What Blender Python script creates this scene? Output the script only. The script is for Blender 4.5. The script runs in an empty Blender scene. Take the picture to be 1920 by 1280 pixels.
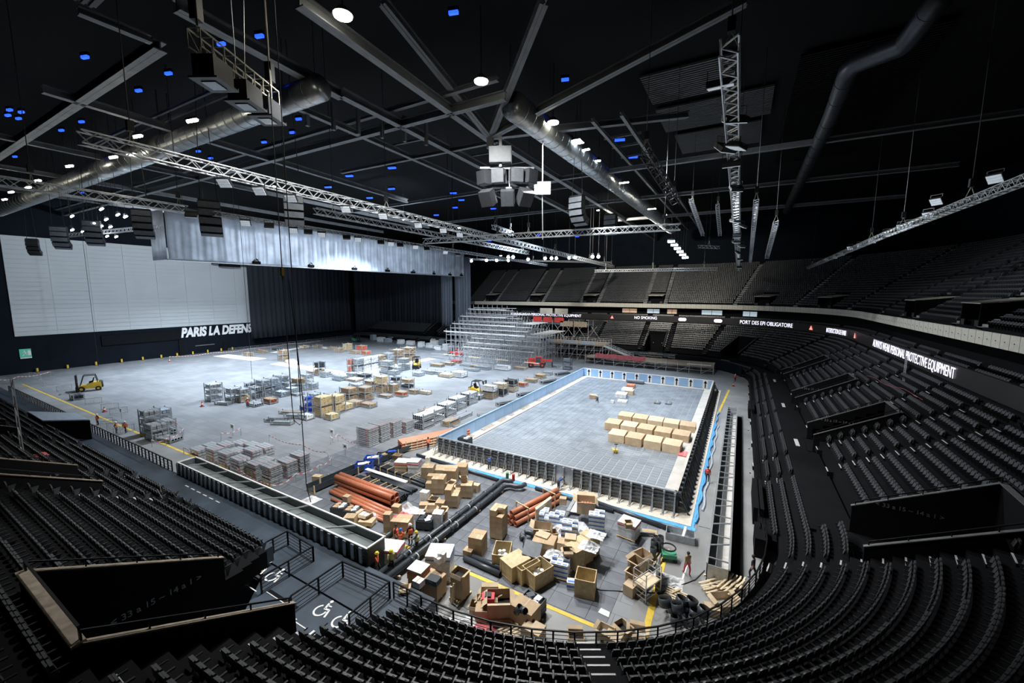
import bpy, bmesh, math, random
from mathutils import Vector, Matrix
random.seed(7)
PI = math.pi
sc = bpy.context.scene
C = sc.collection

# ------------------------------------------------------------------ camera, world, light, exposure
cam_d = bpy.data.cameras.new('camera'); cam = bpy.data.objects.new('camera', cam_d); C.objects.link(cam)
cam_d.sensor_width = 36.0; cam_d.lens = 14.12; cam_d.clip_end = 600; cam_d.clip_start = .05
cam.location = (32.18, -37.75, 20.2)
_yaw, _pit, _rol = -.5185, .1219, .0017
_f = Vector((math.sin(_yaw)*math.cos(_pit), math.cos(_yaw)*math.cos(_pit), -math.sin(_pit)))
_r = Vector((math.cos(_yaw), -math.sin(_yaw), 0)); _u = _r.cross(_f)
_r, _u = _r*math.cos(_rol)+_u*math.sin(_rol), _u*math.cos(_rol)-_r*math.sin(_rol)
cam.rotation_euler = Matrix((_r, _u, -_f)).transposed().to_euler()
sc.camera = cam
vs = sc.view_settings
vs.view_transform = 'Standard'; vs.look = 'None'; vs.exposure = 0.45; vs.gamma = 1.0; vs.use_curve_mapping = False
w = bpy.data.worlds.new('hall_air'); sc.world = w; w.use_nodes = True
w.node_tree.nodes['Background'].inputs[0].default_value = (.30, .42, .62, 1)
w.node_tree.nodes['Background'].inputs[1].default_value = .0015

def spot(name, loc, aim, watt, size, col=(.86, .93, 1), blend=.8, rad=.8):
    d = bpy.data.lights.new(name, 'SPOT'); d.energy = watt; d.spot_size = math.radians(size); d.spot_blend = blend
    d.color = col; d.shadow_soft_size = rad
    o = bpy.data.objects.new(name, d); C.objects.link(o); o.location = loc
    v = Vector(aim)-Vector(loc); o.rotation_euler = v.to_track_quat('-Z', 'Y').to_euler()
    return o
COOL = (.80, .90, 1.0); WARM = (1.0, .985, .95)
spot('lamp_or_fill_beam', (-86, 14, 38), (-86, 18, 0), 145000, 118, COOL)  # this and the other cool floor spots are added; no lamp seen there
spot('lamp_or_fill_beam', (-44, 40, 38), (-52, 36, 0), 190000, 112, COOL)
spot('lamp_or_fill_beam', (-40, 5, 38), (-42, 6, 0), 60000, 104, COOL)
spot('lamp_or_fill_beam', (-7, 36, 38), (-5, 34, 0), 105000, 98, COOL)
spot('lamp_or_fill_beam', (16, 60, 37), (6, 48, 0), 45000, 100, COOL)
spot('lamp_or_fill_beam', (6.3, -16.7, 39), (2, -6, 0), 34000, 125, WARM)
spot('lamp_or_fill_beam', (9.8, -4.4, 39), (6, 4, 0), 34000, 125, WARM)
spot('lamp_or_fill_beam', (11.9, 7.3, 39), (10, 12, 0), 30000, 125, WARM)
spot('stage_fill_beam', (-68, 12, 36), (-122, 17, 18), 42000, 95, COOL, .6)  # added to brighten the screen; unseen source behind the drape
spot('drape_fill_beam', (-22, 34, 33), (-62, 36, 28), 32000, 110, COOL, .7)  # added to brighten the drape; its source is unseen
spot('stand_fill_beam', (-26, 58, 29.2), (-44, 80, 4), 26000, 95, COOL, .7)  # added to brighten the scaffold, set near the curtain-end lamp row
spot('stand_fill_beam', (2, 55, 38), (-6, 112, 20), 60000, 100, (1, .93, .80), .8)  # this and the next are added to brighten the stands
spot('stand_fill_beam', (12, 24, 39), (46, 24, 10), 34000, 105, (.92, .96, 1), .8)

# ------------------------------------------------------------------ materials (all procedural)
MATS = {}
def mat(name, col, rough=.6, metal=0., var=.18, scale=3., emit=0., ecol=None, bump=0., alpha=1., spec=.5):
    if name in MATS: return MATS[name]
    m = bpy.data.materials.new(name); m.use_nodes = True; nt = m.node_tree; b = nt.nodes['Principled BSDF']
    tc = nt.nodes.new('ShaderNodeTexCoord'); n = nt.nodes.new('ShaderNodeTexNoise'); n.inputs['Scale'].default_value = scale
    n.inputs['Detail'].default_value = 5
    nt.links.new(tc.outputs['Object'], n.inputs['Vector'])
    r = nt.nodes.new('ShaderNodeValToRGB'); r.color_ramp.elements[0].position = .3; r.color_ramp.elements[1].position = .7
    lo = [c*(1-var) for c in col[:3]]; hi = [min(1, c*(1+var)) for c in col[:3]]
    r.color_ramp.elements[0].color = (*lo, 1); r.color_ramp.elements[1].color = (*hi, 1)
    nt.links.new(n.outputs['Fac'], r.inputs['Fac']); nt.links.new(r.outputs['Color'], b.inputs['Base Color'])
    b.inputs['Roughness'].default_value = rough; b.inputs['Metallic'].default_value = metal
    b.inputs['Specular IOR Level'].default_value = spec
    if emit:
        b.inputs['Emission Color'].default_value = (*(ecol or col)[:3], 1); b.inputs['Emission Strength'].default_value = emit
    if bump:
        bp = nt.nodes.new('ShaderNodeBump'); bp.inputs['Strength'].default_value = bump; bp.inputs['Distance'].default_value = .05
        nt.links.new(n.outputs['Fac'], bp.inputs['Height']); nt.links.new(bp.outputs['Normal'], b.inputs['Normal'])
    if alpha < 1: b.inputs['Alpha'].default_value = alpha
    MATS[name] = m
    return m
M = dict(
 concrete=mat('concrete', (.24, .245, .25), .55, var=.25, scale=.25),
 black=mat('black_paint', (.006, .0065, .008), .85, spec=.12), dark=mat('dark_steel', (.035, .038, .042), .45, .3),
 blackw=mat('black_wall', (.005, .008, .013), .85, spec=.12, scale=.3),
 terrace=mat('terrace_concrete', (.006, .0065, .008), .85, spec=.12, scale=.6), deck=mat('deck_vinyl', (.045, .062, .085), .45, var=.35, scale=.5),
 seat=mat('seat_plastic', (.06, .065, .072), .38, var=.1), seatf=mat('seat_frame_steel', (.03, .032, .036), .4, .4),
 rail=mat('rail_steel', (.012, .012, .014), .4, .4), nose=mat('white_nosing', (.55, .56, .58), .6),
 alu=mat('aluminium', (.62, .65, .68), .38, .75, var=.12), galv=mat('galvanised', (.42, .45, .48), .45, .6, var=.2),
 steelg=mat('grey_steel', (.16, .165, .17), .5, .3), beam=mat('beam_paint', (.16, .17, .18), .55, .1, scale=.8),
 white=mat('white_paint', (.78, .79, .80), .5, var=.06), cream=mat('cream_panel', (.56, .54, .47), .55, var=.12),
 screen=mat('screen_cloth', (.50, .53, .55), .8, var=.03, scale=.2), 
 silver=mat('silver_drape', (.50, .57, .68), .45, .15, var=.25, scale=.35), velvet=mat('black_velvet', (.011, .015, .023), .85),
 velvetl=mat('grey_velvet', (.16, .19, .24), .7), 
 bluepanel=mat('pool_blue', (.30, .47, .70), .35, var=.08, scale=.4), pooltile=mat('pool_panel', (.20, .225, .255), .42, .1, var=.28, scale=.45),
 pooljoint=mat('pool_joint', (.46, .49, .53), .6), steelw=mat('stainless', (.46, .48, .50), .35, .7, var=.25, scale=1.2),
 plinth=mat('plinth_cream', (.62, .57, .50), .7, var=.1), bench=mat('bench_white', (.50, .48, .455), .6, var=.12, scale=.8), foil=mat('blue_foil', (.10, .38, .80), .4, var=.2),
 card=mat('cardboard', (.47, .345, .22), .8, var=.14, scale=1.5), card2=mat('cardboard_pale', (.56, .44, .30), .8, var=.12, scale=1.5), card3=mat('cardboard_dark', (.36, .24, .13), .85, var=.15),
 tape=mat('packing_tape', (.50, .40, .27), .3), wood=mat('pine', (.62, .47, .27), .7, var=.2, scale=2), wood2=mat('pine_pale', (.72, .60, .42), .7, var=.15, scale=2), woodd=mat('old_timber', (.30, .25, .20), .8, var=.3),
 ply=mat('plywood', (.56, .46, .28), .65, var=.2), orange=mat('orange_pvc', (.52, .19, .105), .4, var=.12), pvc=mat('grey_pvc', (.045, .055, .068), .38, var=.15),
 pvcin=mat('pipe_dark', (.012, .010, .010), .8), wrap=mat('stretch_film', (.66, .68, .71), .3, 0., var=.2, scale=4), bluep=mat('blue_print', (.06, .20, .55), .5),
 redp=mat('red_print', (.62, .05, .07), .5), redw=mat('tape_red', (.70, .16, .18), .6), blues=mat('blue_plastic', (.03, .10, .62), .45), greenp=mat('green_plastic', (.05, .30, .17), .5),
 yellow=mat('yellow_paint', (.72, .50, .06), .6, var=.25, scale=1.2), yel2=mat('machine_yellow', (.70, .47, .05), .45), redm=mat('machine_red', (.55, .05, .04), .45),
 bin=mat('bin_plastic', (.035, .045, .055), .5), tyre=mat('rubber', (.015, .015, .016), .8), glass=mat('dark_glass', (.03, .045, .05), .12), 
 hiviso=mat('orange_vest', (.90, .16, .06), .7), hivisy=mat('yellow_vest', (.60, .62, .22), .7), jean=mat('dark_trousers', (.025, .032, .055), .8), navy=mat('navy_shirt', (.035, .07, .20), .8),
 skin=mat('skin', (.42, .25, .17), .6), helw=mat('helmet_white', (.80, .80, .80), .35), hely=mat('helmet_yellow', (.78, .58, .04), .35), helb=mat('helmet_blue', (.05, .15, .5), .35), boot=mat('boot', (.03, .025, .02), .7),
 duct=mat('duct_steel', (.45, .48, .50), .32, .85, var=.15), ductd=mat('duct_dark', (.035, .04, .048), .4, .6), corr=mat('roof_deck', (.005, .0055, .006), .85, spec=.12), corrl=mat('roof_deck_pale', (.08, .084, .09), .6),
 spk=mat('speaker_grey', (.13, .15, .175), .5), spkc=mat('speaker_slate', (.04, .047, .056), .5), spkd=mat('speaker_black', (.02, .022, .026), .5), chrome=mat('hoist_chrome', (.6, .6, .6), .3, .8), cable=mat('cable_black', (.01, .01, .012), .6), sling=mat('pale_sling', (.45, .42, .34), .8),
 lampw=mat('lamp_warm', (1, .96, .85), .5, emit=60, ecol=(1, .93, .75)), lampc=mat('lamp_cool', (.9, .95, 1), .5, emit=30, ecol=(.82, .91, 1)), lampb=mat('lamp_blue', (.05, .12, 1), .5, emit=2.2, ecol=(.012, .06, 1)),
 lampf=mat('lamp_face', (.55, .6, .66), .4, emit=.25, ecol=(.8, .9, 1)), led=mat('led_text', (.8, .8, .85), .5, emit=1.1, ecol=(.86, .84, 1)), ledred=mat('led_red', (.8, .1, .1), .5, emit=1.2, ecol=(1, .25, .2)), ribbon=mat('led_ribbon', (.022, .021, .022), .45, var=.1),
 litroom=mat('lit_room', (.5, .4, .3), .6, emit=.25, ecol=(1, .62, .42)), litcool=mat('lit_room_cool', (.4, .5, .55), .6, emit=.35, ecol=(.65, .8, .9)),
 exit=mat('exit_sign_green', (.03, .25, .16), .5, emit=.25, ecol=(.1, .5, .35)), paper=mat('paper', (.82, .84, .86), .7),
 mat_tile=mat('floor_mat', (.135, .15, .178), .5, var=.22, scale=.8), floorl=mat('floor_panel', (.32, .335, .355), .42, var=.2, scale=.12), whiteboard=mat('white_boards', (.75, .75, .74), .5, var=.06),
 trsheet=mat('trough_sheet', (.20, .235, .24), .4, .2, var=.2, scale=.6), scaf=mat('scaffold_zinc', (.55, .57, .60), .5, .2, var=.15), redcloth=mat('red_netting', (.55, .12, .14), .8), tarp=mat('grey_sheet', (.36, .42, .50), .5), mesh=mat('grey_mesh', (.10, .11, .12), .6))

# ------------------------------------------------------------------ mesh helpers
class MB:
    def __init__(s): s.v = []; s.f = []; s.m = []
    def add(s, vs, fs, mi=0):
        o = len(s.v); s.v += [tuple(p) for p in vs]; s.f += [tuple(i+o for i in f) for f in fs]; s.m += [mi]*len(fs); return s
    def box(s, x0, y0, z0, x1, y1, z1, mi=0):
        return s.add([(x0,y0,z0),(x1,y0,z0),(x1,y1,z0),(x0,y1,z0),(x0,y0,z1),(x1,y0,z1),(x1,y1,z1),(x0,y1,z1)],
                     [(0,3,2,1),(4,5,6,7),(0,1,5,4),(1,2,6,5),(2,3,7,6),(3,0,4,7)], mi)
    def cb(s, cx, cy, cz, sx, sy, sz, rz=0, mi=0):          # centre box turned about z
        c, n = math.cos(rz), math.sin(rz); vs = []
        for k in (-.5, .5):
            for i, j in ((-.5,-.5),(.5,-.5),(.5,.5),(-.5,.5)):
                x, y = i*sx, j*sy; vs.append((cx+c*x-n*y, cy+n*x+c*y, cz+k*sz))
        return s.add(vs, [(0,3,2,1),(4,5,6,7),(0,1,5,4),(1,2,6,5),(2,3,7,6),(3,0,4,7)], mi)
    def beam(s, p, q, wd, ht=None, mi=0):                    # square bar from p to q
        p, q = Vector(p), Vector(q); d = (q-p)
        if d.length < 1e-6: return s
        d.normalize(); a = d.cross(Vector((0,0,1)))
        if a.length < 1e-3: a = Vector((1,0,0))
        a.normalize(); b = a.cross(d); ht = ht or wd; a = a*wd/2; b = b*ht/2
        vs = [p-a-b, p+a-b, p+a+b, p-a+b, q-a-b, q+a-b, q+a+b, q-a+b]
        return s.add(vs, [(0,1,2,3),(7,6,5,4),(4,5,1,0),(5,6,2,1),(6,7,3,2),(7,4,0,3)], mi)
    def cyl(s, p, q, r, n=8, mi=0, r2=None, cap=True):
        p, q = Vector(p), Vector(q); d = (q-p).normalized(); a = d.orthogonal().normalized(); b = d.cross(a); r2 = r if r2 is None else r2
        vs = [p+(a*math.cos(2*PI*i/n)+b*math.sin(2*PI*i/n))*r for i in range(n)]+[q+(a*math.cos(2*PI*i/n)+b*math.sin(2*PI*i/n))*r2 for i in range(n)]
        fs = [(i, (i+1)%n, n+(i+1)%n, n+i) for i in range(n)]
        if cap: fs += [tuple(range(n-1,-1,-1)), tuple(range(n, 2*n))]
        return s.add(vs, fs, mi)
    def pipe(s, p, q, r, t=.02, n=14, mi=0, mi2=None):        # hollow tube
        p, q = Vector(p), Vector(q); d = (q-p).normalized(); a = d.orthogonal().normalized(); b = d.cross(a); vs = []
        for c, rr in ((p,r),(q,r),(q,r-t),(p,r-t)):
            vs += [c+(a*math.cos(2*PI*i/n)+b*math.sin(2*PI*i/n))*rr for i in range(n)]
        for k in range(4):
            fs = [(k*n+i, k*n+(i+1)%n, ((k+1)%4)*n+(i+1)%n, ((k+1)%4)*n+i) for i in range(n)]
            s.add(vs if k == 0 else [], [], mi)
            o = len(s.v)-4*n
            s.f += [tuple(x+o for x in f) for f in fs]; s.m += [(mi2 if (k == 2 and mi2 is not None) else mi)]*n
        return s
    def tube(s, pts, r, n=6, mi=0):
        pts = [Vector(p) for p in pts]; rings = []
        for i, p in enumerate(pts):
            d = (pts[min(i+1, len(pts)-1)]-pts[max(i-1, 0)]).normalized()
            a = d.cross(Vector((0,0,1)))
            if a.length < .05: a = d.cross(Vector((0,1,0)))
            a.normalize(); b = d.cross(a)
            rings.append([p+(a*math.cos(2*PI*k/n)+b*math.sin(2*PI*k/n))*(r if not hasattr(r, '__len__') else r[i]) for k in range(n)])
        o = 0; vs = [v for g in rings for v in g]; fs = []
        for i in range(len(pts)-1):
            fs += [(i*n+k, i*n+(k+1)%n, (i+1)*n+(k+1)%n, (i+1)*n+k) for k in range(n)]
        fs += [tuple(range(n-1,-1,-1)), tuple(range((len(pts)-1)*n, len(pts)*n))]
        return s.add(vs, fs, mi)
    def prism(s, poly, z0, z1, mi=0):                         # poly in xy, extruded in z
        n = len(poly); vs = [(x,y,z0) for x,y in poly]+[(x,y,z1) for x,y in poly]
        return s.add(vs, [tuple(range(n-1,-1,-1)), tuple(range(n,2*n))]+[(i,(i+1)%n,n+(i+1)%n,n+i) for i in range(n)], mi)
    def slab(s, pts, off, mi=0):                              # polygon in space, thickened by off
        off = Vector(off); n = len(pts); a = [Vector(p) for p in pts]; vs = a+[p+off for p in a]
        return s.add(vs, [tuple(range(n-1,-1,-1)), tuple(range(n,2*n))]+[(i,(i+1)%n,n+(i+1)%n,n+i) for i in range(n)], mi)
    def ball(s, c, r, n=8, m=5, mi=0, sz=1.):
        c = Vector(c); vs = [c+Vector((0,0,r*sz))]
        for j in range(1, m):
            t = PI*j/m
            vs += [c+Vector((r*math.sin(t)*math.cos(2*PI*i/n), r*math.sin(t)*math.sin(2*PI*i/n), r*sz*math.cos(t))) for i in range(n)]
        vs.append(c-Vector((0,0,r*sz))); fs = [(0, 1+i, 1+(i+1)%n) for i in range(n)]
        for j in range(m-2):
            fs += [(1+j*n+i, 1+(j+1)*n+i, 1+(j+1)*n+(i+1)%n, 1+j*n+(i+1)%n) for i in range(n)]
        e = len(vs)-1; fs += [(e, 1+(m-2)*n+(i+1)%n, 1+(m-2)*n+i) for i in range(n)]
        return s.add(vs, fs, mi)
    def mesh(s, name, mats, smooth=False):
        me = bpy.data.meshes.new(name); me.from_pydata(s.v, [], s.f)
        for m in (mats if isinstance(mats, (list, tuple)) else [mats]): me.materials.append(M[m] if isinstance(m, str) else m)
        me.polygons.foreach_set('material_index', s.m)
        if smooth: me.polygons.foreach_set('use_smooth', [True]*len(s.f))
        me.update(); return me
    def build(s, name, mats, parent=None, smooth=False, loc=None, rz=0):
        return link(name, s.mesh(name, mats, smooth), parent, loc, rz)
def link(name, me, parent=None, loc=None, rz=0):
    o = bpy.data.objects.new(name, me); C.objects.link(o)
    if parent is not None: o.parent = parent
    if loc is not None: o.location = loc
    if rz: o.rotation_euler = (0, 0, rz)
    return o
def tag(o, label=None, cat=None, group=None, kind=None):
    if label: o['label'] = label
    if cat: o['category'] = cat
    if group: o['group'] = group
    if kind: o['kind'] = kind
    return o
def thing(name, label, cat, loc=(0,0,0), rz=0, group=None):
    o = bpy.data.objects.new(name, None); C.objects.link(o); o.location = loc; o.rotation_euler = (0,0,rz)
    o.empty_display_size = .2
    return tag(o, label, cat, group)
def struct(o): o['kind'] = 'structure'; return o
def copy_tree(o, parent=None):
    c = o.copy(); C.objects.link(c)
    if parent is not None: c.parent = parent
    for ch in list(o.children): copy_tree(ch, c)
    return c
_cache = {}
def cached(key, fn):
    if key not in _cache: _cache[key] = fn()
    return _cache[key]
def text_mesh(body, size, ext, shear=0., bold=0., sx=1.):
    cu = bpy.data.curves.new('lettering', 'FONT'); cu.body = body; cu.size = size; cu.extrude = ext; cu.shear = shear; cu.offset = bold
    cu.align_x = 'CENTER'; cu.align_y = 'CENTER'
    o = bpy.data.objects.new('lettering', cu); C.objects.link(o)
    dg = bpy.context.evaluated_depsgraph_get(); me = bpy.data.meshes.new_from_object(o.evaluated_get(dg))
    bpy.data.objects.remove(o); me.materials.clear()
    for v in me.vertices: v.co.x *= sx
    return me

# ------------------------------------------------------------------ floor, walls, roof
fl = MB(); fl.box(-123, -24, -.4, 40, 90, 0); floor = struct(fl.build('floor', 'floorl'))
def floor_mat():
    m = bpy.data.materials.new('floor_panels'); m.use_nodes = True; nt = m.node_tree; b = nt.nodes['Principled BSDF']
    tc = nt.nodes.new('ShaderNodeTexCoord'); br = nt.nodes.new('ShaderNodeTexBrick'); br.offset = .5
    for k, v in (('Scale', 1.), ('Brick Width', 2.4), ('Row Height', 1.2), ('Mortar Size', .018)): br.inputs[k].default_value = v
    br.inputs['Color1'].default_value = (.27, .285, .31, 1); br.inputs['Color2'].default_value = (.22, .235, .255, 1); br.inputs['Mortar'].default_value = (.12, .13, .14, 1)
    n = nt.nodes.new('ShaderNodeTexNoise'); n.inputs['Scale'].default_value = .18; n.inputs['Detail'].default_value = 6
    mx = nt.nodes.new('ShaderNodeMix'); mx.data_type = 'RGBA'; mx.blend_type = 'MULTIPLY'; mx.inputs['Factor'].default_value = .55
    rp = nt.nodes.new('ShaderNodeValToRGB'); rp.color_ramp.elements[0].position = .3; rp.color_ramp.elements[1].position = .68; rp.color_ramp.elements[0].color = (.55, .56, .58, 1)
    nt.links.new(tc.outputs['Object'], br.inputs['Vector']); nt.links.new(tc.outputs['Object'], n.inputs['Vector']); nt.links.new(n.outputs['Fac'], rp.inputs['Fac'])
    nt.links.new(br.outputs['Color'], mx.inputs['A']); nt.links.new(rp.outputs['Color'], mx.inputs['B']); nt.links.new(mx.outputs['Result'], b.inputs['Base Color'])
    b.inputs['Roughness'].default_value = .42
    return m
floor.data.materials[0] = floor_mat()
# concrete margins along the stands, outside the yellow lines
mg = MB(); mg.box(-122, -20, 0, 40, -16.0, .012); mg.box(30.4, -16, 0, 40, 80, .012); mg.box(27.2, -16, 0, 30.4, -2.2, .012); mg.build('concrete_apron', 'concrete', floor)
y = MB(); y.box(-104, -16.12, .012, 27.6, -15.84, .03); y.build('yellow_line', 'yellow', floor)
y = MB(); y.add([(28.2,-15.9,.03),(28.6,-15.9,.03),(28.35,-6.3,.03),(27.95,-6.3,.03)], [(0,1,2,3)]); y.slab([(28.2,-15.9,.014),(28.6,-15.9,.014),(28.35,-6.3,.014),(27.95,-6.3,.014)], (0,0,.016)); y.build('yellow_line', 'yellow', floor)
y = MB(); y.slab([(29.6,36,.014),(29.95,36,.014),(31.1,56,.014),(30.75,56,.014)], (0,0,.016)); y.build('yellow_line', 'yellow', floor)
y = MB(); y.slab([(29.6,-9.8,.014),(29.72,-9.8,.014),(29.9,-6.2,.014),(29.78,-6.2,.014)], (0,0,.012)); y.build('white_line', 'white', floor)
# dark interlocking mats in front of the pool, laid one by one
tile = MB(); tile.box(-.632, -.632, 0, .632, .632, .022); tme = tile.mesh('floor_mat', 'mat_tile')
for i in range(29):
    for j in range(10):
        x, yy = -10.6+1.29*i, -15.1+1.29*j
        link('floor_mat', tme, floor, (x, yy, .001+.002*((i*7+j*3) % 5)))
# white protective boards laid out in strips on the far floor
def strip(p, q, wd, name='white_floor_board', n=1, z=.06):
    p, q = Vector((*p, 0)), Vector((*q, 0)); d = (q-p); s = Vector((-d.y, d.x, 0)).normalized()*wd/2
    for k in range(n):
        a, b = p+d*(k/n)+d*.004, p+d*((k+1)/n)-d*.004
        mb = MB(); mb.slab([a-s, b-s, b+s, a+s], (0, 0, z)); mb.build(name, 'whiteboard', floor)
strip((-50.64, 27.03), (-49.21, 55.77), 3.2, n=9); strip((-50.64, 27.03), (-82.27, 26.78), 3.0, n=8)
strip((-111.93, 26.35), (-92.77, 28.04), 4.5, n=5); strip((-103.02, 38.20), (-108.32, 55.46), 2.6, n=8); strip((-108.32, 55.46), (-88.93, 53.72), 2.6, n=5)
# stage wall
wl = MB(); wl.box(-123.2, -26, -.4, -122.3, 125, 46); wall_stage = struct(wl.build('wall_stage', 'blackw'))
wn = MB(); wn.box(-122.3, -26, 0, -104, -20.5, 30); struct(wn.build('wall_side', 'blackw'))
# big cloth screen: horizontal seams and panels
sv = MB(); n = 40
for i in range(9):
    y0, y1 = -13.2+i*7.2, -13.2+(i+1)*7.2
    for j in range(22):
        z0, z1 = 9.2+j*1.11, 9.2+(j+1)*1.11
        sv.box(-122.15, y0+.02, z0+.03, -122.0, y1-.02, z1-.03)
sv.box(-122.25, -13.2, 9.2, -122.12, 51.6, 33.6)
scr = thing('projection_screen', 'huge pale grey cloth screen on the black stage wall', 'screen', (0,0,0)); sv.build('screen_cloth', 'screen', scr)
# lettering on the wall under the screen
def wall_text(body, y0, y1, z, h, m, shear=.25, x=-122.2):
    me = text_mesh(body, 1., .02, shear, .05); me.materials.append(M[m]); xs = [v.co.x for v in me.vertices]; ys = [v.co.y for v in me.vertices]
    for v in me.vertices: v.co.x = (v.co.x-min(xs))/(max(xs)-min(xs))*(y1-y0); v.co.y = (v.co.y-min(ys))/(max(ys)-min(ys))*h
    o = link('sign_lettering', me); o.rotation_euler = (PI/2, 0, PI/2); o.location = (x, y0, z); return o
tag(wall_text('PARIS LA DEFENSE', 20.4, 43.4, 5.6, 3.2, 'white', .22), 'bold slanted white wall lettering reading PARIS LA DEFENS below the screen', 'sign')
b = MB(); b.box(-122.3, 2, 5.2, -121.9, 20, 8.0); b.build('recessed_panel', 'black', wall_stage)
b = MB(); b.box(-122.3, 19.5, 0, -121.8, 20.8, 5.0); b.build('wall_column', 'black', wall_stage)
b = MB(); b.box(-122.3, 24, 2.5, -122.15, 29.5, 2.75); b.build('wall_lamp_strip', 'steelg', wall_stage)
b = MB(); b.box(-122.3, 32, 0, -122.1, 34, 3.2); b.build('door_leaf', 'black', wall_stage)
# exit sign
t = thing('exit_sign', 'green emergency exit sign with running figure low on the stage wall', 'sign', (-122.2, -11.9, 4.0))
b = MB(); b.box(0, -.95, 0, .25, .95, 2.0); b.build('sign_box', 'exit', t)
b = MB(); b.box(.25, -.95, -.35, .3, .95, -.05); b.box(.25, .35, .4, .3, .85, 1.6); b.cyl((.26,-.15,1.5),(.32,-.15,1.5),.16,8); b.beam((.28,-.15,1.35),(.28,-.05,.85),.2); b.beam((.28,-.05,.85),(.28,-.5,.4),.13); b.beam((.28,-.05,.85),(.28,.2,.45),.13); b.beam((.28,-.5,1.15),(.28,.2,1.05),.1); b.build('running_figure', 'white', t)
# yellow bollard posts along the stage wall
for k, px in enumerate([-10.5, -5.2, .2, 5.5, 10.2, 14.6, 18.6, 22.8, 27, 31, 34.5]):
    t = thing('marker_post', 'short yellow marker post at the foot of the stage wall', 'post', (-121.4, px, 0), 0, 'marker posts along the stage wall')
    b = MB(); b.cyl((0,0,0),(0,0,1.0),.22,8); b.build('post_tube', 'yel2', t); b = MB(); b.cyl((0,0,0),(0,0,.12),.34,8); b.build('post_foot', 'dark', t)
# curtains
def curtain(pts, z0, z1, m, name, label, amp=.5, step=.55):
    P_ = [Vector((*p, 0)) for p in pts]; out = []
    for a, b_ in zip(P_, P_[1:]):
        L = (b_-a).length; k = max(2, int(L/step)); d = (b_-a)/k; nn = Vector((-d.y, d.x, 0)).normalized()
        for i in range(k): out.append((a+d*i, nn))
    out.append((P_[-1], nn)); mb = MB(); N = len(out); vs = []; rows = 6
    zb = (lambda f: z0) if not callable(z0) else z0
    for i, (p, nn) in enumerate(out):
        f = i/(N-1); o = amp*math.sin(i*1.9)+amp*.5*math.sin(i*.73+1)
        for r in range(rows+1):
            g = r/rows; z = zb(f)*(1-g)+z1*g; q = p+nn*o*(1-.55*g); vs.append((q.x, q.y, z))
    fs = [(i*(rows+1)+r, (i+1)*(rows+1)+r, (i+1)*(rows+1)+r+1, i*(rows+1)+r+1) for i in range(N-1) for r in range(rows)]
    mb.add(vs, fs); o = mb.build(name, m, smooth=True); mod = o.modifiers.new('cloth', 'SOLIDIFY'); mod.thickness = .06
    return tag(o, label, 'curtain')
curtain([(-119, 40), (-119, 82)], 3.6, 36, 'velvet', 'stage_curtain', 'long black curtain hanging beside the pale screen', .45)
curtain([(-118, 84), (-114, 95), (-78, 95)], lambda f: 2.4+5*f, 36, 'velvet', 'stage_curtain', 'black pleated curtain lowered over the far seating', .5)
curtain([(-77.5, 94.5), (-71.5, 94.5)], lambda f: 5.5, 30.5, 'velvetl', 'leg_curtain', 'grey pleated drape gathered beside the black curtain', .4, .4)
curtain([(-70, 94), (-61, 93)], lambda f: 3.2+2*abs(f-.4), 34, 'velvetl', 'leg_curtain', 'tall blue-grey drape nearest the scaffold stand', .55, .4)
# silver drape box hanging in the air: front cloth, short return, bottom pipe
def silver_drape():
    t = thing('silver_drape', 'long silver reflective drape hanging from a truss above the floor', 'drape', (-62, 0, 0))
    mb = MB(); vs = []; N = 230; Z = [26.2, 26.6, 27.4, 29, 31, 33, 35.4]
    for i in range(N+1):
        y = -3+93*i/N; a = .05+.16*(i/N)
        for z in Z:
            vs.append((a*math.sin(i*2.1)+a*.8*math.sin(i*.83)+.12*math.sin(i*.21+z), y, z))
    k = len(Z); mb.add(vs, [(i*k+j, (i+1)*k+j, (i+1)*k+j+1, i*k+j+1) for i in range(N) for j in range(k-1)])
    o = mb.build('drape_cloth', 'silver', t, True); o.modifiers.new('s', 'SOLIDIFY').thickness = .03
    b = MB(); b.cyl((.1,-3.2,26.15),(.1,90.2,26.15),.14,8); b.build('bottom_pipe', 'alu', t)
    b = MB(); b.box(-.35,-3.2,35.3,.35,90.2,36.1); b.build('top_rail', 'dark', t)
    for y0 in [12, 25, 38, 50, 61, 71, 80, 87]:
        b = MB(); b.box(-.2,y0,26.3,.45,y0+1.5,26.9); b.beam((.2,y0+.2,26.9),(.6,y0+.9,27.4),.12); b.beam((.2,y0+1.2,26.9),(.5,y0+.5,27.5),.12); b.build('rigging_clamp', 'black', t)
    mb = MB(); vs = []
    for i in range(13):
        for z in (26.2, 28, 30, 32, 35.4): vs.append((-6.5*i/12, -3.2+.12*math.sin(i*2.2), z))
    mb.add(vs, [(i*5+j, (i+1)*5+j, (i+1)*5+j+1, i*5+j+1) for i in range(12) for j in range(4)])
    o = mb.build('return_cloth', 'silver', t, True); o.modifiers.new('s', 'SOLIDIFY').thickness = .03
    for yy in (0, 22, 44, 66, 88):
        b = MB(); b.cyl((0,yy,36),(0,yy,46),.04,5); b.build('hanging_cable', 'cable', t)
silver_drape()
# roof deck and outer dark shell
rf = MB(); rf.box(-123, -62, 46, 80, 128, 46.6); ceiling = struct(rf.build('ceiling', 'corr'))
ws = MB(); ws.box(-123, 126, -.4, 80, 126.8, 46); struct(ws.build('wall_far', 'blackw'))
ws = MB(); ws.box(78, -62, -.4, 78.8, 126, 46); struct(ws.build('wall_right', 'blackw'))
ws = MB(); ws.box(-123, -62, -.4, 80, -61.2, 46); struct(ws.build('wall_behind', 'blackw'))

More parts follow.
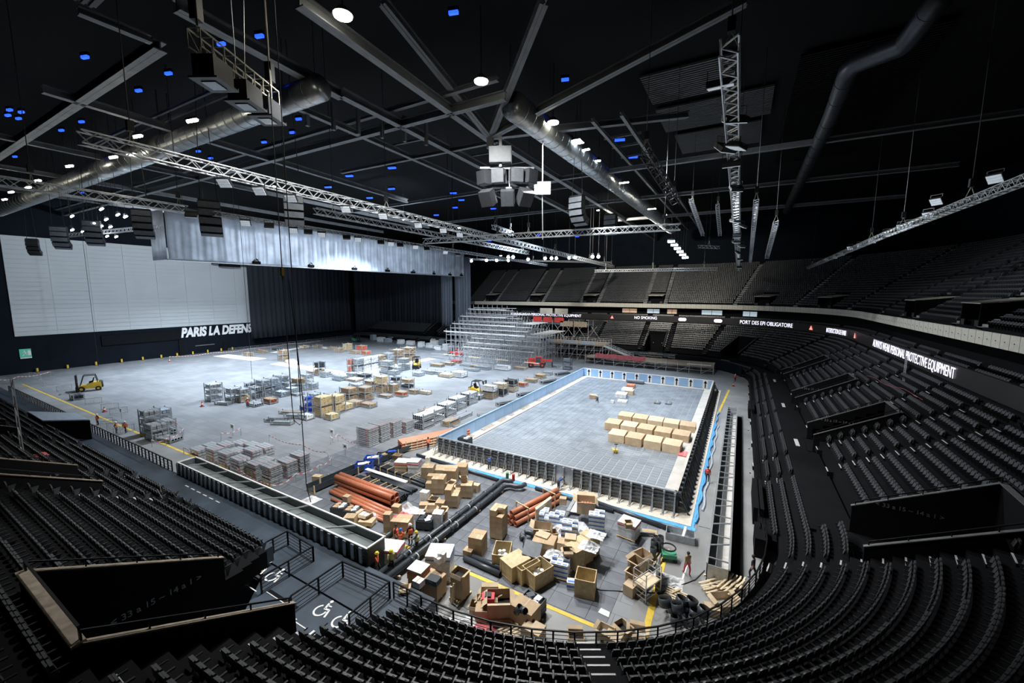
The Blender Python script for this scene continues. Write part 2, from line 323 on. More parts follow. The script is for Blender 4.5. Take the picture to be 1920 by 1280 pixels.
# ------------------------------------------------------------------ seating bowl: near straight, corner, long side, corner, far straight
CX, CY0, CY1, R0 = 16.5, -2., 66., 18.
def bowl(seg, t, d):            # seg 0 near straight (t = x), 1 corner (t = angle), 2 side (t = y), 3 corner, 4 far straight (t = x): point, outward normal
    if seg == 0: return t, CY0-R0-d, 0., -1.
    if seg == 4: return t, CY1+R0+d, 0., 1.
    if seg == 2: return CX+R0+d, t, 1., 0.
    cy = CY0 if seg == 1 else CY1
    c, s = math.cos(t), math.sin(t)
    return CX+(R0+d)*c, cy+(R0+d)*s, c, s
RANGE = {0: (-104., CX), 1: (-PI/2, 0.), 2: (CY0, CY1), 3: (0., PI/2), 4: (CX, -121.)}
def rowz(d): return 1.3+(d-.8)*.545
PITCH = .95
ROWS = [.8+PITCH*i for i in range(18)]
# vomitories: seg, centre, half width in metres, d0, d1
VOMS = [(1, -.075, 2.8, 5.7, 12.5), (2, 18.7, 2.3, 5.7, 12.3), (2, 37.0, 2.3, 5.7, 12.3), (2, 57.5, 2.3, 5.7, 12.3), (3, .95, 2.6, 5.2, 12.3),
        (0, 11.8, 3.1, 8.2, 14.6), (0, -12.1, 2.7, 8.2, 14.6), (0, -36.2, 2.7, 8.2, 14.6), (4, 9.5, 2.6, 5.2, 12), (4, -20, 2.6, 5.2, 12), (4, -49, 2.6, 5.2, 12), (4, -78, 2.6, 5.2, 12)]
def tloc(seg, t, d): return t*(R0+d) if seg in (1, 3) else t      # metres along the row
def in_vom(seg, t, d, pad=.0):
    if seg == 0 and t > 4.2+max(0, d-3.4) and 3.4 < d < 8.4: return True          # flat wheelchair deck
    for vs_, c, hw, d0, d1 in VOMS:
        if not d0-.3 <= d <= d1+.2: continue
        u = tloc(seg, t, d)
        if vs_ == 1 and seg == 2: u = t-CY0
        elif vs_ != seg: continue
        cc = c*(R0+d) if vs_ in (1, 3) else c
        if abs(u-cc) < hw+pad: return True
    return False
AISLES = {0: [16.4, -7.9, -16.3, -32, -40.5, -54, -67, -82], 1: [-1.05, -.22], 2: [8.6, 14.6, 22.6, 33, 41.2, 53.4, 61.6], 3: [.35, 1.25], 4: [13.6, 5.4, -9, -16, -24, -38, -45, -53, -66, -74, -82]}
def in_aisle(seg, t, d):
    for c in AISLES[seg]:
        cc = c*(R0+d) if seg in (1, 3) else c
        if abs(tloc(seg, t, d)-cc) < .75: return True
    return False
def row_ok(seg, d):             # which rows exist on each side (the rest is walkway)
    if seg == 0: return d > 3.6
    if seg == 2: return d < 3.4 or d > 5.6
    if seg == 1: return d > 1.2
    if seg == 3: return d < 2.4 or d > 5.1
    return d < 2.4 or d > 5.1
def flat_z(seg, d):             # terrace level at d
    if seg == 0 and d <= 3.6: return 1.0
    if seg in (2,) and 3.4 <= d <= 5.6: return rowz(3.4)-.1
    if seg in (3, 4) and 2.4 <= d <= 5.1: return rowz(2.4)-.1
    return rowz(d)-.45
def seg_ts(seg, step):
    a, b = RANGE[seg]; n = max(1, int(abs(b-a)*(R0+9 if seg in (1, 3) else 1)/step)); return [a+(b-a)*i/n for i in range(n+1)]
def terraces(seg, name, dmax=18.0):
    mb = MB(); ds = [-.0]+[.8-PITCH/2+PITCH*i for i in range(20)]
    ts = seg_ts(seg, 1.0)
    for k, d0 in enumerate(ds):
        if d0 >= dmax: break
        d1 = ds[k+1]; dm = (d0+d1)/2; z1 = flat_z(seg, dm if k else .8)
        for a, b in zip(ts, ts[1:]):
            if in_vom(seg, (a+b)/2, dm) or (seg == 1 and k < 2): continue
            P4 = [bowl(seg, a, d0)[:2], bowl(seg, b, d0)[:2], bowl(seg, b, d1)[:2], bowl(seg, a, d1)[:2]]
            o = len(mb.v); zb = max(-.2, z1-1.1) if d0 > .5 else -.2
            mb.v += [(*p, zb) for p in P4]+[(*p, z1) for p in P4]
            fs = [(4,5,6,7),(0,1,5,4)] if seg != 4 else [(7,6,5,4),(4,5,1,0)]
            if seg == 4: fs = [(4,5,6,7),(0,1,5,4)]
            mb.f += [tuple(i+o for i in f) for f in fs+[(2,3,7,6),(1,2,6,5),(3,0,4,7)]]; mb.m += [(1 if (seg == 0 and d0 < 3.6) or (seg == 4 and 2.4 <= dm <= 5.1) else 0)]*5
    o = mb.build(name, ['terrace', 'deck']); return struct(o)
T_ = {s: terraces(s, n) for s, n in ((0, 'floor_terrace_near'), (1, 'floor_terrace_corner'), (2, 'floor_terrace_side'), (3, 'floor_terrace_far_corner'), (4, 'floor_terrace_far'))}
# white stair nosings in the aisles
for seg in range(5):
    for c in AISLES[seg]:
        mb = MB()
        for k in range(18):
            d = .8-PITCH/2+.02+PITCH*k
            if not row_ok(seg, d+.3) or d > 17: continue
            for dd, dz in ((0, 0), (PITCH/2, -.26)):
                if in_vom(seg, c, d): continue
                x, yv, nx, ny = bowl(seg, c, d-dd); z = flat_z(seg, d+.3)+.01+dz
                tx, ty = -ny, nx; hw = .55
                q = [(x-tx*hw, yv-ty*hw), (x+tx*hw, yv+ty*hw), (x+tx*hw+nx*.09, yv+ty*hw+ny*.09), (x-tx*hw+nx*.09, yv-ty*hw+ny*.09)]
                if dd:   # half step
                    e = [(x-tx*.6, yv-ty*.6), (x+tx*.6, yv+ty*.6), (x+tx*.6+nx*.48, yv+ty*.6+ny*.48), (x-tx*.6+nx*.48, yv-ty*.6+ny*.48)]
                    mb.prism(e, z-.45, z-.005, 1)
                mb.prism(q, z-.004, z+.012)
        if mb.v: mb.build('stair_nosing', ['nose', 'terrace'], T_[seg])
# vomitory walls and floors
def vom(i):
    seg, c, hw, d0, d1 = VOMS[i]
    x0, y0, nx, ny = bowl(seg, c, d0); tx, ty = -ny, nx
    zf = flat_z(seg, 4.6 if seg in (2, 3, 4) else d0-4.4)
    if seg == 0: zf = 1.0
    if seg == 1: zf = rowz(3.4)-.1
    def pt(a, d, z): return (x0+tx*a+nx*(d-d0), y0+ty*a+ny*(d-d0), z)
    o = T_[seg]
    fb = MB(); fb.slab([pt(-hw,d0-2.2,zf+.01), pt(hw,d0-2.2,zf+.01), pt(hw,d1,zf-.3), pt(-hw,d1,zf-.3)], (0,0,-.25)); fb.build('passage_floor', 'deck' if seg == 0 else 'terrace', o)
    zt = lambda d: rowz(d)+.55
    for sgn in (-1, 1):
        a = sgn*hw; wb = MB(); wb.slab([pt(a,d0-.2,zf-.5), pt(a,d1,zf-.5), pt(a,d1,zt(d1)), pt(a,d1-1.2,zt(d1-1.2)-.05), pt(a,d0-.2,zt(d0))], Vector((tx,ty,0))*.18*sgn); wb.build('parapet', 'black', o)
        cb = MB(); cb.slab([pt(a,d0-.25,zt(d0)), pt(a,d1,zt(d1)), pt(a+sgn*.24,d1,zt(d1)), pt(a+sgn*.24,d0-.25,zt(d0))], (0,0,.06)); cb.build('parapet_cap', 'woodd' if seg == 0 else 'steelg', o)
        rb = MB(); rb.beam(pt(a+sgn*.1,d0,zt(d0)+.42), pt(a+sgn*.1,d1,zt(d1)+.42), .06)
        for k in range(5):
            d = d0+(d1-d0)*k/4; rb.beam(pt(a+sgn*.1,d,zt(d)), pt(a+sgn*.1,d,zt(d)+.42), .05)
        rb.build('handrail', 'rail', o)
    bb = MB(); bb.slab([pt(-hw,d1,zf-.5), pt(hw,d1,zf-.5), pt(hw,d1,zt(d1)), pt(-hw,d1,zt(d1))], (nx*.2,ny*.2,0)); bb.build('lintel_wall', 'black', o)
    cb = MB(); cb.slab([pt(-hw-.2,d1-.1,zt(d1)), pt(hw+.2,d1-.1,zt(d1)), pt(hw+.2,d1+.25,zt(d1)), pt(-hw-.2,d1+.25,zt(d1))], (0,0,.08)); cb.build('parapet_cap', 'woodd' if seg == 0 else 'steelg', o)
    rb = MB(); rb.beam(pt(-hw,d1,zt(d1)+.5), pt(hw,d1,zt(d1)+.5), .07); rb.beam(pt(-hw,d1,zt(d1)), pt(-hw,d1,zt(d1)+.5), .06); rb.beam(pt(hw,d1,zt(d1)), pt(hw,d1,zt(d1)+.5), .06); rb.build('handrail', 'rail', o)
    ws_ = MB(); ws_.slab([pt(-1.3,d0-1.6,zf+.012), pt(1.3,d0-1.6,zf+.012), pt(1.3,d0-1.2,zf+.012), pt(-1.3,d0-1.2,zf+.012)], (0,0,.01)); ws_.build('white_threshold', 'nose', o)
    lb = MB(); lb.box(-.06,-.06,-.06,.06,.06,.06)
    for a in (-hw*.5, hw*.5):
        q = pt(a, d1-.1, zf+2.2); k = link('passage_lamp', cached('plamp', lambda: lb.mesh('passage_lamp', 'lampf')), o, q)
    # stencilled row range on the wall that faces the viewer
    side = {0: 1, 1: 1, 2: 1, 3: -1, 4: -1}[seg]
    if seg in (0, 1, 2):
        me = cached('stencil', lambda: text_mesh('< 33 a 15 ~ 14 a 1 >', .42, .006))
        if not me.materials: me.materials.append(M['galv'])
        sgn = 1 if seg in (1, 2) else -1
        q = pt(sgn*(hw-.02), (d0+d1)/2-.6, (zf+zt(9))/2+(.7 if seg else 1.9)); k = link('stencil_lettering', me, o, q)
        k.rotation_euler = (PI/2, 0, (math.atan2(ny, nx) if seg else PI/2)+(0 if seg else 0))
        if seg == 0: k.rotation_euler = (PI/2, 0, PI/2)
for i in range(len(VOMS)): vom(i)
wd_ = MB(); wd_.prism([(4.0,-23.3),(16.4,-23.3),(16.4,-28.4),(9,-28.4)], -.2, 1.0); wd_.build('wheelchair_deck', 'deck', T_[0])

# ------------------------------------------------------------------ seats
def seat_parts():
    bk = MB(); n = 7                                   # backrest: rounded top, slight wrap, tilted back (outward +y)
    prof = [(-.225,.0),(-.235,.28),(-.19,.42),(-.09,.475),(.09,.475),(.19,.42),(.235,.28),(.225,.0)]
    fr = [(x, .20+.10*z-.5*x*x+.0, .42+z) for x, z in prof]; ba = [(x, yv+.055, z) for x, yv, z in fr]
    k = len(prof); bk.add(fr+ba, [tuple(range(k)), tuple(range(2*k-1, k-1, -1))]+[(i, k+i, k+(i+1)%k, (i+1)%k) for i in range(k)])
    pn = MB(); pn.slab([(-.21,.02,.44),(.21,.02,.44),(.21,.13,.80),(-.21,.13,.80)], (0,.07,0))
    fm = MB(); fm.box(-.262,-.18,.58,-.225,.22,.63); fm.box(.225,-.18,.58,.262,.22,.63); fm.box(-.255,.05,.0,-.23,.17,.6); fm.box(.23,.05,.0,.255,.17,.6); fm.box(-.25,.12,.36,.25,.17,.41)
    return bk, pn, fm
bk, pn, fm = seat_parts()
ME_b, ME_p, ME_f = bk.mesh('backrest', 'seat'), pn.mesh('seat_pan', 'seat'), fm.mesh('seat_frame', 'seatf')
camv = Vector(cam.location)
spots = []
def seats_row(seg, d, z, lo, hi, upper=False):
    L = abs(hi-lo)*((R0+d) if seg in (1, 3) else 1); n = int(L/.52)
    for i in range(n):
        t = lo+(hi-lo)*(i+.5)/n
        if not upper and (in_vom(seg, t, d, .3) or in_aisle(seg, t, d)): continue
        x, yv, nx, ny = bowl(seg, t, d+.1)
        spots.append((x, yv, z, math.atan2(ny, nx)-PI/2, upper, seg))
for seg in range(5):
    for d in ROWS:
        if not row_ok(seg, d) or d > 17.2: continue
        lo, hi = RANGE[seg]
        if seg == 0: lo = -100
        seats_row(seg, d, flat_z(seg, d), lo, hi)
# loge rows behind the ribbon, then the upper tier
def upz(d): return 16.2+(d-19.6)*.70
for seg in (2, 3, 4):
    lo, hi = RANGE[seg]
    if seg == 4: hi = -60
    for k, d in enumerate((18.9, 19.8)): seats_row(seg, d, 11.6+.45*k, lo+.3*(seg == 2), hi)
UP_A = {2: [6, 12, 24, 30, 43, 49, 60], 3: [.3, .75, 1.2], 4: [10, 3.5, -13, -19.5, -35, -41.5, -56, -62]}
UP_B = {2: [(9, 2.2), (27, 2.2), (46, 2.2)], 3: [(.52, 2.2), (1.0, 2.2)], 4: [(6.8, 2.4), (-16.2, 2.4), (-38.2, 2.4), (-59, 2.2)]}
def up_block(seg, t, d):
    m = (R0+d) if seg in (3,) else 1
    for c in UP_A[seg]:
        if abs(t-c)*m < .7: return True
    for c, hw in UP_B[seg]:
        if abs(t-c)*m < hw+.2 and d < 25: return True
    return False
UPROWS = [20.2+.8*i for i in range(24)]
for seg in (2, 3, 4):
    lo, hi = RANGE[seg]
    if seg == 4: hi = -70
    for d in UPROWS:
        L = abs(hi-lo)*((R0+d) if seg == 3 else 1); n = int(L/.56)
        for i in range(n):
            t = lo+(hi-lo)*(i+.5)/n
            if up_block(seg, t, d): continue
            x, yv, nx, ny = bowl(seg, t, d); spots.append((x, yv, upz(d)-.02, math.atan2(ny, nx)-PI/2, True, seg))
def in_view(s):
    v = Vector((s[0], s[1], s[2]+.6))-camv; zf = v.dot(_f)
    if zf < 1: return None
    a, b = v.dot(_r)/zf*753, v.dot(_u)/zf*753
    return zf if abs(a) < 985 and abs(b) < 665 else None
vis = [(in_view(s), s) for s in spots]
near = sorted([(z, k) for k, (z, s) in enumerate(vis) if z], key=lambda q: q[0])[:300]
pick = {k for _, k in near}
for _, k in near:
    x, yv, z, a, up, seg = spots[k]
    lab = {0: 'black tip-up seat in the straight stand beside the passage', 1: 'black tip-up seat in the curved block above the railing'}.get(seg, 'black tip-up seat in the long side stand')
    t = thing('stadium_seat', lab, 'seat', (x, yv, z), a, {0: 'seats of the near straight stand', 1: 'seats of the near curved block'}.get(seg, 'seats of the long side stand'))
    link('backrest', ME_b, t); link('seat_pan', ME_p, t); link('seat_frame', ME_f, t)
# all further seats: one mass
mass = MB(); bkm = MB()
prof = [(-.22,0.),(-.235,.28),(-.16,.44),(.16,.44),(.235,.28),(.22,0.)]
bv = [(x, .17+.10*z, .42+z) for x, z in prof]+[(x, .24+.10*z, .42+z) for x, z in prof]; k6 = 6
bf = [tuple(range(k6)), tuple(range(2*k6-1, k6-1, -1))]+[(i, k6+i, k6+(i+1)%k6, (i+1)%k6) for i in range(1, k6-1)]+[(0, k6, k6+1, 1)]
pv = [(-.21,.02,.44),(.21,.02,.44),(.21,.13,.80),(-.21,.13,.80),(-.21,.12,.44),(.21,.12,.44)]; pf = [(0,1,2,3),(0,4,5,1)]
av = [(-.255,-.16,.6),(-.225,-.16,.6),(-.225,.2,.6),(-.255,.2,.6),(-.24,.16,.0),(-.24,.06,.0)]; af = [(0,1,2,3),(4,5,0,3)]
base_v = bv+pv+av; base_f = bf+[tuple(i+12 for i in f) for f in pf]+[tuple(i+18 for i in f) for f in af]
nb = len(base_v)
for k, (x, yv, z, a, up, seg) in enumerate(spots):
    if k in pick or not vis[k][0]: continue
    c, s = math.cos(a), math.sin(a); o = len(mass.v)
    mass.v += [(x+c*p-s*q, yv+s*p+c*q, z+r) for p, q, r in base_v]
    mass.f += [tuple(i+o for i in f) for f in base_f]
mass.m = [0]*len(mass.f)
tag(mass.build('stadium_seating', 'seat'), 'rows upon rows of black seats filling the stands around the hall', 'seating', kind='stuff')
# ------------------------------------------------------------------ ribbon board, loge, fascia, upper tier
def sweep(mb, segs, prof_pts, step=1.5, mi=0, ends=None):
    for seg in segs:
        ts = seg_ts(seg, step)
        if ends and seg in ends: lo, hi = ends[seg]; n = max(1, int(abs(hi-lo)*(R0+18 if seg in (1,3) else 1)/step)); ts = [lo+(hi-lo)*i/n for i in range(n+1)]
        m = len(prof_pts); vs = []
        for t in ts:
            for d, z in prof_pts: x, yv, _, _ = bowl(seg, t, d); vs.append((x, yv, z))
        mb.add(vs, [(i*m+j, (i+1)*m+j, (i+1)*m+(j+1)%m, i*m+(j+1)%m) for i in range(len(ts)-1) for j in range(m)], mi)
    return mb
far_end = {4: (CX, -121.)}
rb = sweep(MB(), (2, 3, 4), [(17.9,10.6),(17.9,12.55),(18.2,12.55),(18.2,10.6)]); rib = thing('led_ribbon_board', 'black LED ribbon board running around the stands with white safety messages', 'display', (0,0,0)); rb.build('ribbon_panel', 'ribbon', rib)
def ribbon_text(body, seg, t0, t1, z, size, m='led', dd=17.82):
    me = text_mesh(body, size, .012); me.materials.append(M[m]); xs = [v.co.x for v in me.vertices]; a, b = min(xs), max(xs)
    for v in me.vertices:
        f = (v.co.x-a)/(b-a); t = t0+(t1-t0)*f; x, yv, nx, ny = bowl(seg, t, dd-v.co.z); v.co = (x, yv, z+v.co.y)
    me.update(); return link('ribbon_lettering', me, rib)
ribbon_text('ALWAYS WEAR PERSONAL PROTECTIVE EQUIPMENT', 2, 53.4, 22.2, 11.6, 1.75)
ribbon_text('INTERDICTION DE FUMER', 3, .391, .164, 11.55, 1.5)
ribbon_text('PORT DES EPI OBLIGATOIRE', 3, 1.125, .699, 11.6, 1.5)
ribbon_text('NO SMOKING', 4, .6, 7.9, 11.7, 1.35)
ribbon_text('ALWAYS WEAR PERSONAL PROTECTIVE EQUIPMENT', 4, -48, -18.4, 11.65, 1.35)
def ribbon_sign(seg, t, kind):
    x, yv, nx, ny = bowl(seg, t, 17.8); a = math.atan2(ny, nx)-PI/2; o = thing; mb = MB()
    if kind == 'tri': mb.slab([(-.55,0,-.45),(.55,0,-.45),(0,0,.6)], (0,-.04,0)); m = 'ledred'
    else: mb.cyl((-.7,0,0),(-.7,-.04,0),.5,14); mb.cyl((.7,0,0),(.7,-.04,0),.5,14); mb.box(-.7,-.04,-.5,.7,0,.5); m = 'led'
    k = mb.build('ribbon_symbol', m, rib, loc=(x, yv, 11.6), rz=a)
for seg, t, kd in ((3, .012, 'tri'), (3, .537, 'tri'), (4, -7.1, 'tri'), (4, 15.75, 'pill'), (3, 1.3, 'pill')): ribbon_sign(seg, t, kd)
# shadowy wall and lit lounges behind the loge, under the upper tier
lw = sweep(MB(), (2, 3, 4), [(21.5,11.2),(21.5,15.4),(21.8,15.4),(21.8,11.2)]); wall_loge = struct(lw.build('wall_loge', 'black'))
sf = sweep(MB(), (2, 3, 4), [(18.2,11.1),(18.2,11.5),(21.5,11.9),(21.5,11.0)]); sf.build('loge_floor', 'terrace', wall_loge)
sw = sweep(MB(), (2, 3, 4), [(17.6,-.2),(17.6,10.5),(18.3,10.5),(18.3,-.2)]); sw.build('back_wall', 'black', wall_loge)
for seg, t, wd, m in ((4, 6, 4, 'litcool'), (4, 12, 3, 'litroom'), (3, 1.38, 6, 'litcool'), (3, 1.1, 4, 'litcool'), (4, -2, 5, 'litroom')):
    x, yv, nx, ny = bowl(seg, t, 21.4); mb = MB(); mb.box(-wd/2,-.06,13.2,wd/2,0,14.6); mb.box(-wd/2-.1,-.1,13.1,wd/2+.1,-.02,13.2,1); mb.box(-.06,-.1,13.2,.06,-.02,14.6,1)
    mb.build('lounge_window', [m, 'dark'], wall_loge, loc=(x, yv, 0), rz=math.atan2(ny, nx)-PI/2)
for seg, t, wd, m in ((4, -13.5, 6, 'litcool'), (4, -9.5, 2, 'litroom'), (4, 11, 4.4, 'litroom'), (3, 1.42, 4, 'litroom'), (3, .83, 7, 'litcool'), (3, .7, 3, 'litcool'), (3, .1, 5, 'litcool'), (4, -51, 2.4, 'litroom'), (4, -21, 1.8, 'litroom')):
    x, yv, nx, ny = bowl(seg, t, 17.55); mb = MB(); mb.box(-wd/2,-.06,9.3,wd/2,0,10.3); 
    for q in range(4): mb.box(-wd/2+q*wd/3-.05,-.09,9.25,-wd/2+q*wd/3+.05,-.02,10.35,1)
    mb.build('lounge_window', [m, 'dark'], wall_loge, loc=(x, yv, 0), rz=math.atan2(ny, nx)-PI/2)
# white fascia panels, one by one
fas = thing('balcony_fascia', 'white panelled balcony front below the upper seating tier', 'balcony', (0,0,0))
sl = sweep(MB(), (2, 3, 4), [(18.5,15.15),(18.5,16.5),(20.0,16.1),(21.6,16.1),(21.6,15.4),(19,15.15)]); sl.build('balcony_slab', 'steelg', fas)
pm = MB(); pm.box(-.72,-.07,0,.72,0,1.35); pm.box(-.06,-.1,.6,.06,-.06,.7,1); pme = pm.mesh('fascia_panel', ['cream', 'dark'])
cnt = 0
for seg in (2, 3, 4):
    lo, hi = RANGE[seg]
    if seg == 4: hi = -66
    L = abs(hi-lo)*((R0+18.4) if seg == 3 else 1); n = int(L/1.5)
    for i in range(n):
        x, yv, nx, ny = bowl(seg, lo+(hi-lo)*(i+.5)/n, 18.48); k = link('fascia_panel', pme, fas, (x, yv, 15.15), math.atan2(ny, nx)-PI/2); k.scale.x = (L/n)/1.5
ut = MB()
for d in UPROWS:
    sweep(ut, (2, 3, 4), [(d-.4,upz(d)-.75),(d-.4,upz(d)-.02),(d+.4,upz(d)-.02),(d+.4,upz(d)-.75)], 2.)
utier = struct(ut.build('floor_upper_tier', 'terrace'))
for seg in (2, 3, 4):
    for c in UP_A[seg]:
        mb = MB()
        for d in UPROWS:
            for q, dp in ((.4, .8), (.8, .4)):
                x, yv, nx, ny = bowl(seg, c, d-q); tx, ty = -ny, nx; z = upz(d)-.02+(.0 if q < .5 else -.28); hw = .62
                e = [(x-tx*hw, yv-ty*hw), (x+tx*hw, yv+ty*hw), (x+tx*hw+nx*dp, yv+ty*hw+ny*dp), (x-tx*hw+nx*dp, yv-ty*hw+ny*dp)]
                mb.prism(e, z-.3, z+.03)
        mb.build('aisle_stair', 'concrete', utier)
    for c, hw in UP_B[seg]:
        x, yv, nx, ny = bowl(seg, c, 20); a = math.atan2(ny, nx)-PI/2
        t = thing('upper_vomitory', 'dark entrance kiosk with pale canopy in the upper tier', 'entrance', (x, yv, 16.15), a, 'entrance kiosks of the upper tier')
        mb = MB(); mb.box(-hw,0,-.1,-hw+.15,4.6,3.0); mb.box(hw-.15,0,-.1,hw,4.6,3.0); mb.box(-hw,4.5,-.1,hw,4.6,3.0); mb.build('side_wall', 'black', t)
        mb = MB(); mb.slab([(-hw,-.1,2.9),(hw,-.1,2.9),(hw,4.6,3.5),(-hw,4.6,3.5)], (0,0,.1)); mb.build('canopy', 'cream', t)
        mb = MB(); mb.box(-hw,0,-.1,-hw+1,.1,1.1); mb.box(hw-1,0,-.1,hw,.1,1.1); mb.build('front_panel', 'dark', t)
        mb = MB(); mb.box(-.6,4.3,2.5,-.4,4.5,2.7); mb.box(.4,4.3,2.5,.6,4.5,2.7); mb.build('entrance_lamp', 'lampf', t)

# ------------------------------------------------------------------ the pool tank under construction
PW, PL, PH = 28.0, 53.5, 2.16
pool = thing('swimming_pool', 'large rectangular steel pool tank under construction with blue inner walls', 'pool', (0,0,0))
b = MB(); b.box(-1.5,-1.75,0,29.5,0,.10); b.box(28,0,0,29.5,54.5,.10); b.box(-1.5,0,0,0,54.5,.10); b.box(0,53.5,0,28,54.5,.10); b.build('plinth', 'plinth', pool)
b = MB(); b.box(-1.9,-2.25,0,29.9,-1.75,.05); b.box(29.5,-1.75,0,29.75,30,.05); b.build('blue_foil', 'foil', pool)
b = MB(); b.box(.1,.1,.0,27.9,53.4,.12); b.build('pool_bed', 'pooljoint', pool)
pt_ = MB(); pt_.box(-.455,-.31,0,.455,.31,.03); ptm = pt_.mesh('bed_panel', 'pooltile')
rest = MB(); k = 0
for j in range(79):
    for i in range(25):
        x, yv = 1.56+.995*(i+.5), 1.4+.645*(j+.5)
        if j < 12: link('bed_panel', ptm, pool, (x, yv, .12+.004*((i*3+j*5) % 4)))
        else:
            h = .03+.004*((i*3+j*5) % 4); o = len(rest.v)
            rest.v += [(x-.47,yv-.31,.12),(x+.47,yv-.31,.12),(x+.47,yv+.31,.12),(x-.47,yv+.31,.12),(x-.47,yv-.31,.12+h),(x+.47,yv-.31,.12+h),(x+.47,yv+.31,.12+h),(x-.47,yv+.31,.12+h)]
            rest.f += [tuple(q+o for q in f) for f in ((4,5,6,7),(0,1,5,4),(1,2,6,5),(2,3,7,6),(3,0,4,7))]
rest.m = [0]*len(rest.f); o = rest.build('bed_panels', 'pooltile', pool); o['kind'] = 'stuff'
# low bench around the inside
b = MB(); b.box(.05,1.2,.1,1.45,53.4,.34); b.box(1.45,52.4,.1,26.5,53.4,.34); b.box(26.5,.05,.1,27.95,53.4,.34); b.box(.05,.05,.1,26.5,1.25,.34); b.build('inner_bench', 'bench', pool)
b = MB()
for yv, L in ((5, 1.6), (9, 3.0), (13.5, 2.2), (17, 1.1), (21, 2.8), (27, 1.5), (33, 2.4)): b.box(.3,yv,.34,.9,yv+L,.40)
b.build('bench_offcuts', 'woodd', pool)
# near wall: panels with shelf ribs, braces, rim
nb_ = 28; bay = PW/nb_
pm = MB(); pm.box(.03,-.03,.1,bay-.03,.03,PH-.1)
for z in (.35, .72, 1.08, 1.42, 1.75): pm.box(.05,-.13,z,bay-.05,-.02,z+.07)
pm.box(bay/2-.03,-.08,.15,bay/2+.03,-.02,PH-.15)
pme = pm.mesh('wall_panel', 'steelg'); pp = MB(); pp.box(.03,-.05,.1,bay-.03,.03,PH-.1); ppm = pp.mesh('wall_panel', 'steelw')
br = MB(); br.box(-.05,-.22,.1,.05,0,PH-.06); br.beam((0,-.2,PH-.25),(0,-.95,.12),.07); br.box(-.06,-1.05,.1,.06,-.1,.18); br.beam((0,-.16,.9),(0,-.62,.82),.05); br.box(-.14,-1.1,.1,.14,-.95,.16); br.box(-.09,-.34,PH-.34,.09,-.06,PH-.12)
brm = br.mesh('wall_brace', 'galv')
for i in range(nb_):
    link('wall_panel', ppm if i in (16, 17) else pme, pool, (i*bay, 0, 0))
for i in range(nb_+1): link('wall_brace', brm, pool, (min(max(i*bay, .06), PW-.06), 0, 0))
b = MB(); b.box(-.1,-.16,PH-.12,PW+.1,.14,PH); b.build('rim_beam', 'galv', pool)
# right wall: dark props in a lattice
n = 48; bl = PL/n
rp = MB(); rp.box(-.03,.03,.1,.03,bl-.03,PH-.1); [rp.box(.02,.05,z,.12,bl-.05,z+.08) for z in (.4, .85, 1.3, 1.7)]; rpm = rp.mesh('wall_panel', 'dark')
rb_ = MB(); rb_.box(0,-.05,.1,.2,.05,PH-.05); rb_.box(.0,-.22,PH-.42,.42,.22,PH-.08); rb_.beam((.3,0,PH-.4),(1.15,0,.12),.07); rb_.beam((.25,0,PH-.5),(1.05,bl*.95,.14),.05); rb_.beam((.25,bl*.95,PH-.5),(1.05,0,.14),.05); rb_.box(1.0,-.1,.1,1.25,.1,.16)
rbm = rb_.mesh('wall_brace', 'dark')
for i in range(n):
    link('wall_panel', rpm, pool, (PW, i*bl, 0)); link('wall_brace', rbm, pool, (PW, i*bl+.1, 0))
b = MB(); b.box(PW-.12,-.1,PH-.1,PW+.14,PL+.1,PH); b.build('rim_beam', 'bench', pool)
# left wall: blue inside
lp = MB(); lp.box(-.04,.015,.1,.04,2.66,PH-.06); lpm = lp.mesh('wall_panel', 'bluepanel'); lb = MB(); lb.box(-.2,-.05,.1,-.04,.05,PH-.06); lb.beam((-.2,0,PH-.3),(-1.0,0,.12),.07); lbm = lb.mesh('wall_brace', 'galv')
for i in range(20): link('wall_panel', lpm, pool, (0, i*2.675, 0))
for i in range(40): link('wall_brace', lbm, pool, (0, i*1.3375+.1, 0))
b = MB(); b.box(-.14,0,PH-.08,.1,PL,PH); b.build('rim_beam', 'bluepanel', pool)
# far wall: blue panels between white lane boards with black arrows
for i in range(10):
    x0 = 1.35+2.8*i; q = MB(); q.box(x0+.52,PL-.05,.1,min(x0+2.28, 27.9),PL+.05,PH-.06); q.build('wall_panel', 'bluepanel', pool)
    q = MB(); q.box(x0-.5,PL-.07,.1,x0+.5,PL+.05,PH-.02); lane = q.build('lane_board', 'white', pool)
    q = MB(); yv = PL-.1; q.box(x0-.11,yv,.45,x0+.11,yv+.03,1.6); q.slab([(x0-.36,yv,1.42),(x0+.36,yv,1.42),(x0,yv,2.0)], (0,.03,0)); q.build('lane_arrow', 'black', lane)
q = MB(); q.box(0,PL-.05,.1,.83,PL+.05,PH-.06); q.build('wall_panel', 'bluepanel', pool)
b = MB(); b.box(-.1,PL-.1,PH-.08,PW+.1,PL+.1,PH); b.build('rim_beam', 'white', pool)
# concrete-grey walkway sheet and dark sheeting beside the right wall
b = MB(); b.box(30.1,-1.2,0,31.0,30,.05); b.build('walkway_sheet', 'concrete', floor)
b = MB(); b.tube([(29.8+.12*math.sin(q*1.7),-1+q*1.1,.14) for q in range(36)], .08, 6); tag(b.build('rolled_foil', 'foil'), 'crumpled blue foil roll along the right edge of the pool', 'foil')
b = MB(); b.tube([(30.15+.1*math.sin(q*1.3),1.5+q*1.1,.12) for q in range(26)], .11, 6); tag(b.build('rolled_sheet', 'tarp'), 'long grey sheet roll lying beside the blue foil', 'sheet')

